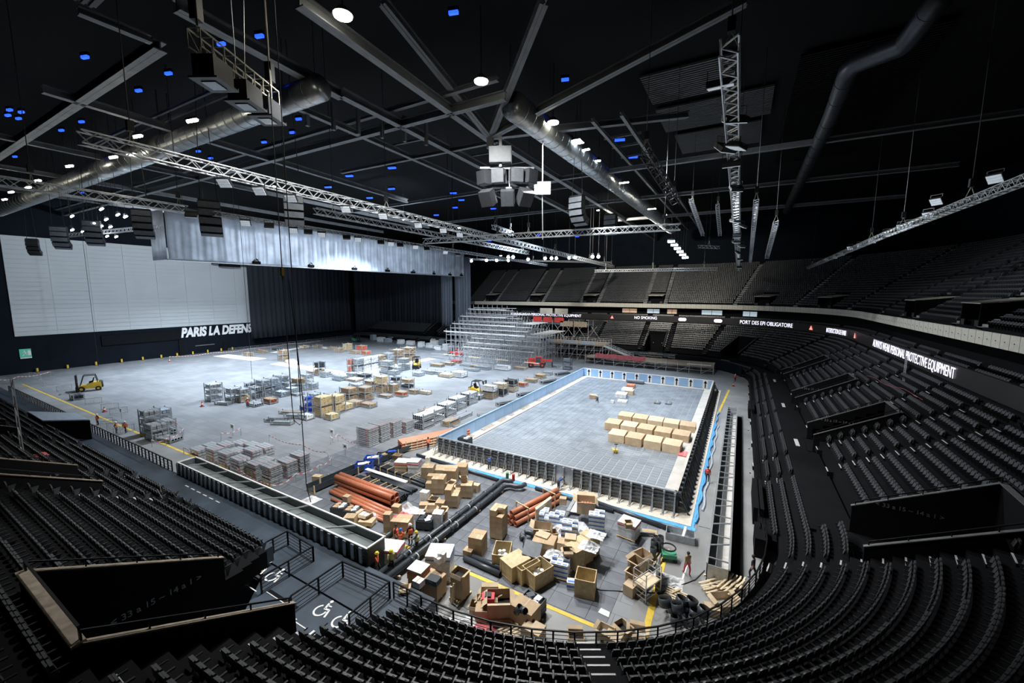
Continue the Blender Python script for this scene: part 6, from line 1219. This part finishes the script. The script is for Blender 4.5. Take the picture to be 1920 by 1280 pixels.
for x, y, z in ((-5.12, -19.80,29), (-5.32, -16.93,29), (-5.66, -13.87,29), (-5.32, -8.02,29), (-4.88, -3.26,29), (-5.74, 3.57,29), (-5.82, 8.83,29), (-6.37, 13.47,29)): flood(x, y, z, 1.0, 'grey flood panel hanging under the longest truss', FG, tilt=.8, rz=3.7)
FG = 'flood panels along the silver drape'
for k, (x, y, z) in enumerate(((-17.39, -17.19,28), (-17.70, -11.87,28), (-17.58, -9.24,28), (-18.30, -5.81,28), (-18.36, -3.72,28), (-18.62, -1.58,28), (-18.39, 2.29,28), (-18.45, 4.31,28), (-18.49, 8.77,28), (-18.15, 10.58,28), (-18.51, 12.95,28), (-17.92, 16.03,28), (-18.59, 19.66,28), (-19.39, 26.00,28), (-20.04, 30.80,28))): flood(x, y, z, 1.0, 'small spotlight hanging in front of the silver drape', FG, tilt=.8, rz=.9+PI*(k % 2))
FG = 'flood panels above the side stand'
for k, (x, y, z) in enumerate(((48.59, 8.98,29), (47.92, 17.72,29), (48.91, 22.96,28.5), (49.49, 30.79,28.5), (49.05, 31.94,28.5), (49.26, 38.99,28.5), (48.73, 43.62,28), (48.51, 49.90,28), (48.05, 54.27,28), (49.03, 67.23,28), (49.26, 75.87,28), (49.04, 84.10,28), (47.99, 87.56,27.5))): flood(x, y, z, .95, 'grey flood panel on the truss above the side stand', FG, tilt=.9, rz=2.3)
FG = 'flood panels on the tall-looking truss'
for k, (x, y, z) in enumerate(((30.39, -11.18,31.6), (30.99, -6.09,31.4), (30.28, -1.78,31), (31.06, -2.49,30.8), (30.71, 1.18,30.6), (30.99, 7.53,30), (30.64, 25.03,29.6), (31.57, 25.84,29), (30.85, 34.11,28.8), (30.66, 39.19,28.4), (31.45, 42.29,28), (30.80, 52.31,27.8), (31.20, 65.31,27.4), (30.89, 85.90,26.8))): flood(x, y, z, 1.1 if k > 4 else 1.4, 'flood panel clamped along the tall-looking truss', FG, tilt=.3+.2*(k % 3), rz=.4*(k % 4))
FG = 'bright lamps at the curtain end'
for x, y, z in ((-39.82, 63.59,29.6), (-34.71, 64.03,29.6), (-32.06, 65.47,29.6), (-24.64, 59.68,29.8), (-28.99, 67.13,29.6), (-23.48, 60.32,29.8), (-22.04, 66.48,29.6), (-16.19, 65.51,29.6), (-14.63, 66.35,29.6), (-13.46, 66.99,29.6), (-9.70, 67.06,29.6), (-8.30, 67.83,29.6), (-3.02, 66.93,29.6), (-1.66, 67.67,29.6)):
    t = thing('spot_lamp', 'round bright lamp in the row beside the curtain end', 'lamp', (x,y,z), 0, FG); MB().ball((0,0,0),.42,10,6).build('lamp_bulb', 'lampc', t); MB().box(-.25,-.25,.35,.25,.25,.9).build('lamp_body', 'spkd', t); MB().cyl((0,0,.9),(0,0,46-z),.03,4).build('lamp_rod', 'cable', t)
FG = 'small spotlights before the stage wall top'
for x, y, z in ((-68.09, -13.81,30.6), (-69.01, -12.31,30.6), (-61.56, -13.92,31), (-59.53, -13.38,31), (-62.09, -11.76,31), (-61.52, -10.80,31), (-55.57, -12.89,31.4), (-50.15, -13.07,31.6), (-49.76, -12.34,31.4), (-69.12, -10.25,30.4), (-69.63, -9.06,30.2), (-69.07, -7.98,30.2), (-49.29, -15.05,32), (-61.09, -15.32,32), (-68.79, -11.49,30.5)):
    t = thing('spot_lamp', 'small white spotlight in the cluster before the stage wall top', 'lamp', (x,y,z), 0, FG); MB().cyl((-.5,0,0),(.5,0,.1),.12,8).build('lamp_bulb', 'lampc', t); MB().box(-.3,-.15,.15,.3,.15,.5).build('lamp_body', 'spkd', t); MB().cyl((0,0,.5),(0,0,46-z),.03,4).build('lamp_rod', 'cable', t)
FG = 'tube lamps along the silver duct'
for x, y, z in ((-18.02, -16.09,37.6), (-37.03, -15.07,37.6), (-40.36, -15.80,37.6), (-29.77, -16.67,38), (-51.81, -17.16,37.8), (-66.01, -17.46,37.6), (-73.77, -17.06,37.6), (-81.38, -17.66,37.6), (-91.40, -16.82,37.6)):
    t = thing('tube_lamp', 'blazing tube lamp hanging beside the silver duct', 'lamp', (x,y,z), .2, FG); MB().cyl((-.7,0,0),(.7,0,0),.13,8).build('lamp_tube', 'lampw', t); MB().box(-.8,-.2,.12,.8,.2,.3).build('lamp_tray', 'spkd', t)
for x, y, z, l, m_ in ((11.64, 15.34,40,'square white lamp panel beside the receding duct','lampc'), (11.53, 18.77,40,'thin white tube lamp beside the receding duct','lampc'), (13.12, 34.69,39,'warm tube lamp beyond the receding duct','lampw'), (14.02, 54.68,38,'small warm tube lamp above the far trusses','lampw')):
    t = thing('duct_lamp', l, 'lamp', (x,y,z)); s = .8 if 'square' in l else .25; MB().box(-.8,-s,0,.8,s,.08).build('lamp_panel', m_, t); MB().box(-.85,-s-.05,.08,.85,s+.05,.2).build('lamp_tray', 'spkd', t)
for k in range(6):
    t = thing('stage_lamp_bank', 'bluish lamp in the dazzling row above the far stand', 'lamp', (17.2+.25*k, 62+3.2*k, 31.6-.5*k), 0, 'dazzling bluish lamp row'); MB().box(-.7,-.5,0,.7,.5,.35).build('lamp_panel', 'lampc', t); MB().box(-.75,-.55,.35,.75,.55,.7).build('lamp_tray', 'spkd', t); MB().cyl((0,0,.7),(0,0,14.4+.5*k),.03,4).build('lamp_rod', 'cable', t)
BL = [(-29.59, -16.21), (-22.08, -16.15), (-50.36, -22.29), (-50.01, -21.39), (-53.02, -22.00), (-53.33, -21.05), (-54.14, -16.97), (-47.43, -16.54), (-11.49, -16.00), (-25.98, 19.00), (-37.33, 18.60), (-37.59, 29.96), (-39.05, 41.84), (-27.94, 39.88), (-37.62, 52.98), (-49.18, 58.86), (-29.21, 59.31), (-30.63, 46.56), (13.98, 5.70), (16.32, 7.64), (14.54, 26.02), (14.46, 34.93), (9.97, -8.67), (-7.20, -14.88), (-39.86, -16.35), (-48.91, 33.66), (-40.77, 111.65), (-68.30, 117.85), (-36.07, 119.65), (-28.93, 123.61), (-25.58, -21.55), (-47.06, -3.09), (-49.27, -0.36), (-33.46, -0.06), (-25.99, -0.18), (-48.77, 22.09), (-77.66, -17.32), (-103.19, -2.95), (-20.84, -2.49)]
for x, y in BL:
    s = .4 if y < 10 else .75; t = thing('blue_work_light', 'small blue light glowing in the dark roof', 'lamp', (x,y,43), .3, 'blue roof lights'); MB().box(-s,-.3*s,0,s,.3*s,.25).build('lamp_lens', 'lampb', t); MB().box(-s-.05,-.35*s,.25,s+.05,.35*s,.55).build('lamp_housing', 'black', t)
# loudspeakers
def cab(mb_parent, c, size, rz, tilt, m='spk'):
    w_, d_, h_ = size; k = MB(); k.box(-w_/2,-d_/2,-h_/2,w_/2,d_/2,h_/2); o = k.build('cabinet', ['spkd'], mb_parent, False, c); o.rotation_euler = (tilt,0,rz)
    g = MB(); g.box(-w_/2+.04,-d_/2-.03,-h_/2+.04,w_/2-.04,-d_/2,h_/2-.04); gg = g.build('grille', [m], o)
    return o
ctr = thing('speaker_cluster', 'hanging cluster of grey loudspeakers below the roof node', 'loudspeakers', (8.32, 3.39, 33)); ctr.rotation_euler = (0,0,.45)
cab(ctr, (-1.0,0,2.6), (2.5,1.0,1.7), 0, .1, 'spkc')
for x, a in ((-2.9,-.7), (-1.2,-.2), (.8,.25), (2.3,.8)): cab(ctr, (x,.3*abs(x)-.3,.3), (1.45,1.2,1.5), a, .1, 'spkc' if a > -.5 else 'spkd')
for x, a, tl in ((-2.5,-.4,.55), (-.2,.0,.5), (1.8,.5,.7)): cab(ctr, (x,.2,-2.0), (1.5,1.3,1.7), a, tl, 'spkc' if a > -.3 else 'spkd')
b = MB(); b.beam((-3.4,.4,1.35),(2.8,.4,1.2),.22); b.beam((-2,.4,-.9),(2.8,.4,-.9),.18); b.beam((0,.3,-2),(0,.3,1.3),.12); b.beam((-1,0,1.3),(-1,0,4.8),.3); b.beam((2,.3,-1),(2.4,.3,1.2),.08); b.build('hanging_frame', 'spk', ctr)
t = thing('hanging_display', 'white flat box hanging beside the speaker cluster', 'display', (9.77, 9.07, 33), .45); MB().box(-1.0,-.2,-.75,1.0,.2,.75).build('display_face', 'tarp', t); MB().beam((0,0,.75),(0,0,6.9),.12).build('display_rod', 'galv', t); MB().beam((0,0,-.75),(.1,0,-6.2),.1).build('lower_pole', 'galv', t)
def j_array(x, y, z, rz, s, label, n=5, m='spk'):
    t = thing('line_array', label, 'loudspeakers', (x,y,z), rz); px_, pz, a = 0., 0., 0.
    for k in range(n):
        o = cab(t, (0,px_,pz), (2.1*s,1.0*s,.75*s), 0, a, m); a += .05+.16*k
        px_ += .82*s*math.sin(a-.1); pz -= .82*s*math.cos(a-.1)
    MB().box(-1.0*s,-.4*s,.45*s,1.0*s,.5*s,.6*s).build('bumper_frame', 'dark', t); b = MB(); [b.cyl((q,0,.6*s),(q*.3,0,46-z),.04,5) for q in (-.8*s,.8*s)]; b.build('hanging_cable', 'cable', t)
j_array(11.24, 17.23, 33, -.2, 1.0, 'grey curved loudspeaker line right of the speaker cluster'); j_array(11.55, 32.70, 33, -.1, 1.0, 'curved loudspeaker line behind the bright aluminium truss', 4)
j_array(-102.18, -12.03, 31, 1.1, .9, 'black curved loudspeaker line at the upper left screen corner', 5, 'spkd'); j_array(-72.73, -14.38, 31, 1.1, 1.0, 'curved loudspeaker line second from the left over the screen', 5, 'spk'); j_array(-59.76, -13.51, 31, 1.1, 1.0, 'curved loudspeaker line above the middle of the screen', 5); j_array(-41.21, -13.27, 31, 1.1, 1.0, 'curved loudspeaker line left of the silver drape', 5); j_array(-21.48, -13.68, 30, 1.1, 1.0, 'curved loudspeaker line in front of the silver drape', 5); j_array(-10.44, -10.57, 30, 1.0, .9, 'grey loudspeaker group hanging under the longest truss', 4)
t = thing('ceiling_pod', 'black boat-shaped pod hanging below the silver drape', 'pod', (-119.5, 34.9, 29.3)); b = MB(); b.prism([(-1,-5),(1,-5),(1.4,5),(-1.4,5)],0,1.0); b.prism([(-.8,-3),(.8,-3),(.8,3),(-.8,3)],-.7,0); b.build('pod_shell', 'black', t); MB().cyl((0,0,1),(0,0,18),.05,5).build('hanging_cable', 'cable', t)
# projector rig, close overhead
rig = thing('projector_rig', 'black truss with three large projectors hanging at the upper left', 'projectors', (4.77, -23.20, 33), R_(-8)); rig.rotation_euler = (0, -.0, R_(-62))
b = MB(); L = 3.4
for yv in (-.35, .35):
    for z in (0, .9): b.beam((-L,yv,z),(L,yv,z),.07)
for i in range(9):
    x = -L+i*.85; b.beam((x,-.35,0),(x,-.35,.9),.05); b.beam((x,.35,0),(x,.35,.9),.05); b.beam((x,-.35,0),(min(x+.85,L),-.35,.9),.04); b.beam((x,-.35,.9),(x,.35,.9),.04)
b.build('rig_truss', 'sling', rig)
for x in (-2.5, -.4, 2.2):
    b = MB(); b.box(x-.75,-.6,-1.2,x+.75,.6,-.1); pj = b.build('projector_body', 'spkd', rig)
    b = MB(); b.box(x-.85,-.8,-1.35,x+.85,.8,-1.25); b.box(x-.85,-.8,-1.25,x-.8,.8,-1.15); b.build('projector_hood', 'dark', pj); MB().box(x-.45,-.4,-1.4,x+.45,.4,-1.35).build('projector_lens', 'glass', pj); MB().box(x-.7,-.64,-.7,x-.1,-.6,-.3).build('vent_grille', 'galv', pj)
for x in (-3.1, 3.1): MB().cyl((x,0,.9),(x,0,12.9),.06,6).build('hoist_chain', 'sling', rig); MB().box(x-.22,-.22,1.4,x+.22,.22,2.6).build('chain_hoist', 'spkd', rig); b = MB(); b.beam((x-.4,-.3,.9),(x,0,3.2),.09); b.beam((x+.4,.3,.9),(x,0,3.2),.09); b.build('sling', 'sling', rig)
for dx in (-.5, .3): MB().cyl((dx,0,.9),(dx*2.4,.3,12.9),.03,5).build('steel_rope', 'galv', rig)
Q = Vector((8.04, -23.34, 33))
for k, (dx, dy, z0, l) in enumerate(((0, 0, 11.9, 'long black hoist cable loop hanging in front of the floor'), (.55, .25, 6.8, 'long black hoist cable hanging down to the trough'))):
    b = MB(); pts = [(Q.x+dx, Q.y+dy, 46), (Q.x+dx, Q.y+dy, 20), (Q.x+dx+.1, Q.y+dy, z0+1.2)]
    if k == 0: pts += [(Q.x+dx+.2,Q.y+dy,z0+.3),(Q.x+dx+.45,Q.y+dy+.2,z0),(Q.x+dx+.75,Q.y+dy+.35,z0+.5),(Q.x+dx+.6,Q.y+dy+.3,z0+4),(Q.x+dx+.3,Q.y+dy+.2,z0+9)]
    else: pts += [(Q.x+dx+.3,Q.y+dy+.1,z0)]
    b.tube(pts, .028, 5); tag(b.build('hoist_cable', 'cable'), l, 'cable')
    if k == 0: t = thing('cable_hook', 'yellow cable grip on the hanging hoist cable', 'hook', (Q.x, Q.y, 21.4)); MB().box(-.08,-.08,-.25,.08,.08,.25).build('grip_body', 'yel2', t); MB().cyl((0,0,-.5),(0,0,-.25),.05,6).build('grip_tail', 'dark', t)
for x, y, z1, l in ((-108.02, -2.74, 36, 'thin cable hanging from the roof in front of the screen'), (-58.61, 8.29, 36, 'thin cable hanging down to the aluminium group')):
    b = MB(); b.tube([(x,y,1.5),(x+.1,y,12),(x,y,46)], .04, 4); tag(b.build('drop_cable', 'cable'), l, 'cable')

# ------------------------------------------------------------------ people and vehicles
def body_mesh(pose):
    def mk():
        J = {'pelvis': (0,0,.95), 'waist': (0,.0,1.10), 'chest': (0,.0,1.35), 'neck': (0,.01,1.50), 'head0': (0,-.01,1.58), 'head1': (0,-.02,1.68)}
        arms = {'stand': ((.21,0,1.43),(.27,.04,1.16),(.25,-.08,.92)), 'hips': ((.21,0,1.43),(.42,.10,1.20),(.22,-.05,1.05)), 'work': ((.21,0,1.43),(.25,-.18,1.22),(.18,-.42,1.20)), 'walk': ((.21,0,1.43),(.27,.14,1.18),(.26,.05,.95)), 'bend': ((.20,-.42,1.22),(.22,-.55,.98),(.16,-.62,.74)), 'kneel': ((.20,-.2,.95),(.24,-.4,.75),(.16,-.5,.5))}[pose]
        legs = ((.10,0,.90),(.11,-.02,.50),(.11,.03,.09),(.12,-.14,.05))
        if pose == 'walk': legs = ((.10,0,.90),(.11,-.16,.50),(.11,-.10,.09),(.12,-.27,.05))
        if pose == 'bend': J.update(waist=(0,-.12,1.05), chest=(0,-.36,1.20), neck=(0,-.50,1.26), head0=(0,-.57,1.27), head1=(0,-.66,1.26))
        if pose == 'kneel': J.update(pelvis=(0,.05,.45), waist=(0,0,.6), chest=(0,-.15,.85), neck=(0,-.24,1.0), head0=(0,-.28,1.07), head1=(0,-.32,1.16)); legs = ((.10,.03,.42),(.13,-.32,.40),(.13,-.22,.06),(.13,-.38,.05))
        vs, es, rad = [], [], []
        def v(p, r): vs.append(p); rad.append(r); return len(vs)-1
        pel = v(J['pelvis'], .15); wa = v(J['waist'], .135); ch = v(J['chest'], .165); ne = v(J['neck'], .06); h0 = v(J['head0'], .085); h1 = v(J['head1'], .095)
        es += [(pel,wa),(wa,ch),(ch,ne),(ne,h0),(h0,h1)]
        for s in (-1, 1):
            a = [(s*p[0],p[1],p[2]) for p in arms]
            if pose == 'walk' and s < 0: a = [(p[0],-p[1],p[2]) for p in a]
            prev = ch
            for p, r in zip(a, (.065,.048,.036)): k = v(p, r); es.append((prev,k)); prev = k
            hx, hy, hz = a[2]; d = (Vector(a[2])-Vector(a[1])).normalized()
            pa = v(tuple(Vector(a[2])+d*.07), .036); es.append((prev,pa))
            for f in range(4): o = (f-1.5)*.017; k1 = v(tuple(Vector(a[2])+d*.11+Vector((o,0,0))), .011); k2 = v(tuple(Vector(a[2])+d*(.155-.008*abs(f-1.4))+Vector((o,-.012,0))), .009); es += [(pa,k1),(k1,k2)]
            k1 = v(tuple(Vector(a[2])+d*.05+Vector((-s*.035,-.03,0))), .012); es.append((pa,k1))
            l = [(s*p[0],p[1] if not (pose == 'walk' and s < 0) else -p[1]+(.0 if i < 2 else .12),p[2]) for i, p in enumerate(legs)]
            if pose == 'kneel' and s < 0: l = [(-.10,.03,.42),(-.12,-.12,.10),(-.12,.28,.10),(-.12,.36,.05)]
            prev = pel
            for p, r in zip(l, (.10,.075,.05,.045)): k = v(p, r); es.append((prev,k)); prev = k
        me = bpy.data.meshes.new('body_skeleton'); me.from_pydata(vs, es, []); o = bpy.data.objects.new('body_skeleton', me); C.objects.link(o)
        m = o.modifiers.new('skin', 'SKIN'); m.use_smooth_shade = True
        for i, sv in enumerate(me.skin_vertices[0].data): sv.radius = (rad[i], rad[i]); sv.use_root = (i == 0)
        o.modifiers.new('sub', 'SUBSURF').levels = 1
        dg = bpy.context.evaluated_depsgraph_get(); out = bpy.data.meshes.new_from_object(o.evaluated_get(dg)); bpy.data.objects.remove(o)
        for q in ('jean', 'hiviso', 'skin', 'boot'): out.materials.append(M[q])
        H = Vector(J['head0']); NK = J['neck'][2] if pose not in ('bend',) else 9
        hands = [Vector((s*arms[2][0], arms[2][1], arms[2][2])) for s in (-1, 1)]
        if pose == 'walk': hands[0] = Vector((-arms[2][0], -arms[2][1], arms[2][2]))
        for p in out.polygons:
            c = p.center; mi = 1
            if min((c-h).length for h in hands) < .2 and (c.x**2) > .015 : mi = 2 if min((c-h).length for h in hands) < .19 else 1
            elif (c-H).length < .19 and (c.z > NK-.02 or pose == 'bend') : mi = 2
            elif c.z < .13: mi = 3
            elif c.z < J['pelvis'][2]+.07 and not (pose == 'kneel' and c.y < -.3 and c.z > .45): mi = 0
            p.material_index = mi
        return out, J
    return cached(('body', pose), mk)
def person(x, y, z, rz, pose, top, helmet, label, legs='jean', s=1.0, vest=None):
    me, J = body_mesh(pose); t = thing('person', label, 'person', (x,y,z), R_(rz)); t.scale = (s,s,s)
    m2 = cached(('bodym', pose, top, legs), lambda: me.copy())
    m2.materials[1] = M[top]; m2.materials[0] = M[legs]; link('body', m2, t)
    H, N = Vector(J['head1']), Vector(J['head0']); up_ = (H-N).normalized()
    if helmet:
        b = MB(); b.ball(H+up_*.03, .135, 10, 6, 0, .8); b.cyl(H-up_*.005, H+up_*.012, .16, 12); b.build('helmet', helmet, t, True)
    else: MB().ball(H+up_*.02, .115, 10, 6).build('hair', 'boot', t, True)
    f = Vector((0,-1,0)) if pose != 'bend' else Vector((0,-.5,-.9)); c = H-up_*.06+f*.085
    b = MB(); b.ball(c+f*.02, .018, 6, 4); b.cb(c.x-.035,c.y,c.z+.03,.025,.02,.015,0,1); b.cb(c.x+.035,c.y,c.z+.03,.025,.02,.015,0,1); b.cb(c.x,c.y+.005,c.z-.045,.05,.02,.012,0,1); b.build('face', ['skin', 'boot'], t)
    if vest:
        b = MB(); p0, p1 = Vector(J['waist']), Vector(J['chest']); r = [.175, .2, .205, .17]; pts = [p0.lerp(p1, q) for q in (-.45, .1, .7, 1.15)]; b.tube(pts, r, 12); o = b.build('vest', vest, t, True); b = MB(); b.tube([p0.lerp(p1, .05), p0.lerp(p1, .2)], [.2, .2], 12); b.build('reflective_band', 'helw', t)
S_ = 1.05
person(-44.5,-17.6,0,150,'hips','jean','helw','worker with hands on hips in orange vest behind the near railing',vest='hiviso')
person(-51.87, -17.59,0,10,'stand','jean','helw','worker in orange vest and white helmet standing on the yellow line',vest='hiviso')
person(-42.14, -1.10,.0,60,'stand','jean','helw','worker in orange vest beside the aluminium group',vest='hiviso')
person(10.00, -16.48,.03,200,'work','hiviso','helb','worker in orange with blue helmet at the white wrapped load',vest='hiviso'); person(9.22, -16.23,.03,120,'stand','jean',None,'bareheaded worker in orange vest facing the carton stack',vest='hiviso')
person(10.18, -15.61,.03,240,'stand','jean','helw','worker in orange vest right of the carton stack',vest='hiviso'); person(11.32, -16.10,.03,290,'work','navy','hely','worker in yellow vest and yellow helmet beside the pipelines',vest='hivisy')
person(12.6-3.1,-18.0,0.02,170,'stand','jean','hely','worker in orange vest and yellow helmet at the end of the open trough',vest='hiviso'); person(10.6,-19.4,.02,120,'walk','hiviso','hely','worker in orange shirt with yellow helmet by the dark cart'); person(11.3,-18.7,.02,60,'walk','hivisy','hely','worker in olive jacket walking beside the pipelines','boot')
person(16.99, -1.48,.06,150,'bend','navy',None,'worker in navy shirt bending over at the pool plinth'); person(8.32, -1.03,.12,190,'work','navy',None,'worker in blue vest working at the near pool wall','bin',vest='helb')
person(30.11, 8.08,.06,0,'walk','redm',None,'worker in red top walking between the pool and the lattice trough',vest='redm'); person(29.93, -8.31,.03,40,'walk','card3',None,'worker in dark top walking on the concrete near the trough end','redp')
person(10.23, 32.37,.17,220,'kneel','bin','helw','worker kneeling on the pool bed beside cartons'); person(-1.51, -0.26,.12,90,'work','hiviso',None,'worker in orange at the far end of the near pool wall',vest='hiviso')
person(31.85, 65.33,.02,180,'stand','redm','helw','worker in red by the curved hoarding',vest='redm'); person(34.0,-6.4,.02,250,'walk','jean',None,'dark dressed worker beside the small stair box')
person(-43.61, -16.87,.02,30,'walk','hiviso','helw','worker in orange striding along the yellow line',vest='hiviso')
# rolling tool cart below the deck stair
t = thing('dark_cart', 'black cart full of parts beside the deck stair', 'cart', (9.3,-20.1+.65,.02), .25); b = MB(); b.box(-1.0,-.5,.2,1.0,.5,.25); b.box(-1.0,-.5,.25,-.95,.5,.9); b.box(.95,-.5,.25,1.0,.5,.9); b.box(-1.0,-.5,.25,1.0,-.45,.9); b.box(-1.0,.45,.25,1.0,.5,.9); b.build('cart_tub', 'black', t); b = MB(); [b.cb(-.6+.3*q,.1*(q%3-1),.5,.25,.4,.3,q) for q in range(5)]; b.build('cart_load', 'card', t); [MB().cyl((sx,-.45,.12),(sx,.45,.12),.12,10).build('wheel', 'tyre', t) for sx in (-.7,.7)]
carton(7.4,-19.6+.2,.02,1.0,.6,.9,10,'open carton of blue packs beside the black cart',open_=1)
def forklift(x, y, rz, label, m='yel2', s=1.0):
    t = thing('forklift', label, 'forklift', (x,y,0), R_(rz)); t.scale = (s,s,s)
    b = MB(); b.slab([(-1.3,-.55,.35),(.9,-.55,.35),(.9,-.55,.8),(.2,-.55,.85),(-.4,-.55,1.15),(-1.3,-.55,1.2)], (0,1.1,0)); b.build('chassis', m, t); b = MB(); b.slab([(-1.45,-.5,.4),(-1.1,-.5,.4),(-1.1,-.5,1.3),(-1.4,-.5,1.2)], (0,1.0,0)); b.build('counterweight', 'spkd', t)
    b = MB()
    for sy in (-.52, .52): b.beam((.75,sy,.8),(.35,sy,2.15),.08); b.beam((-.95,sy,1.15),(-.75,sy,2.15),.08); b.beam((.35,sy,2.15),(-.75,sy,2.15),.08)
    [b.beam((.35-.18*q,-.5,2.17),(.35-.18*q,.5,2.17),.05) for q in range(7)]; b.build('overhead_guard', 'spkd', t)
    b = MB(); [b.box(1.0,sy-.06,.1,1.15,sy+.06,2.3) for sy in (-.4,.4)]; [b.box(1.0,-.4,z,1.12,.4,z+.08) for z in (.4,1.2,2.2)]; b.build('mast', 'spkd', t)
    for sy in (-.3, .3): MB().box(1.15,sy-.06,.1,2.2,sy+.06,.16).build('fork', 'spkd', t)
    MB().box(1.15,-.5,.2,1.2,.5,.7).build('fork_carriage', 'spkd', t)
    MB().slab([(-.5,-.3,1.15),(-.1,-.3,1.1),(-.1,-.3,1.25),(-.4,-.3,1.3),(-.55,-.3,1.75),(-.65,-.3,1.75)],(0,.6,0)).build('driver_seat', 'black', t)
    for px, r in ((.65,.36),(-.95,.3)):
        for sy in (-.62,.42): w_ = MB().cyl((px,sy,r),(px,sy+.2,r),r,14).build('wheel', 'tyre', t); MB().cyl((px,sy-.02,r),(px,sy+.22,r),r*.45,10).build('wheel_hub', m, w_)
forklift(-83.35, -10.72, -108, 'yellow forklift standing alone on the left floor', s=1.5); forklift(-11.92, 26.19, 5, 'yellow forklift behind the tube racks', s=1.35); forklift(-42.46, 41.53, -60, 'small yellow forklift on the bright far floor', s=1.4); forklift(-103.28, 71.76, 0, 'green forklift below the far curtain', 'greenp', 1.4)
def telehandler(x, y, rz, label, s=1.):
    t = thing('telehandler', label, 'telehandler', (x,y,0), R_(rz)); t.scale = (s,s,s); b = MB(); b.slab([(-2.2,-.9,.7),(1.6,-.9,.7),(1.6,-.9,1.2),(-.6,-.9,1.3),(-2.2,-.9,1.6)], (0,1.8,0)); b.build('chassis', 'redm', t)
    b = MB(); b.box(-.4,-.95,1.2,.9,-.1,2.5); b.build('cab', 'glass', t); b = MB(); [b.beam((px,sy,1.2),(px,sy,2.6),.1) for px in (-.4,.9) for sy in (-.95,-.1)]; b.box(-.5,-1.0,2.5,1.0,0,2.6); b.build('cab_frame', 'redm', t); b = MB(); b.beam((-2.2,.4,1.9),(3.4,.4,1.6),.4,.4); b.build('boom', 'redm', t); b = MB(); b.box(3.3,-.6,.3,3.5,1.2,1.2); [b.box(3.5,q-.06,.3,4.6,q+.06,.38) for q in (-.2,.8)]; b.build('fork_carriage', 'spkd', t)
    for px in (-1.5, 1.2):
        for sy in (-1.15, .75): w_ = MB().cyl((px,sy,.62),(px,sy+.4,.62),.62,14).build('wheel', 'tyre', t); MB().cyl((px,sy-.02,.62),(px,sy+.42,.62),.25,10).build('wheel_hub', 'redm', w_)
telehandler(-15.13, 59.25, 20, 'red telehandler parked in front of the scaffold stand', 1.15); telehandler(-45.11, 62.94, 190, 'small red telehandler at the left end of the scaffold stand', .85)
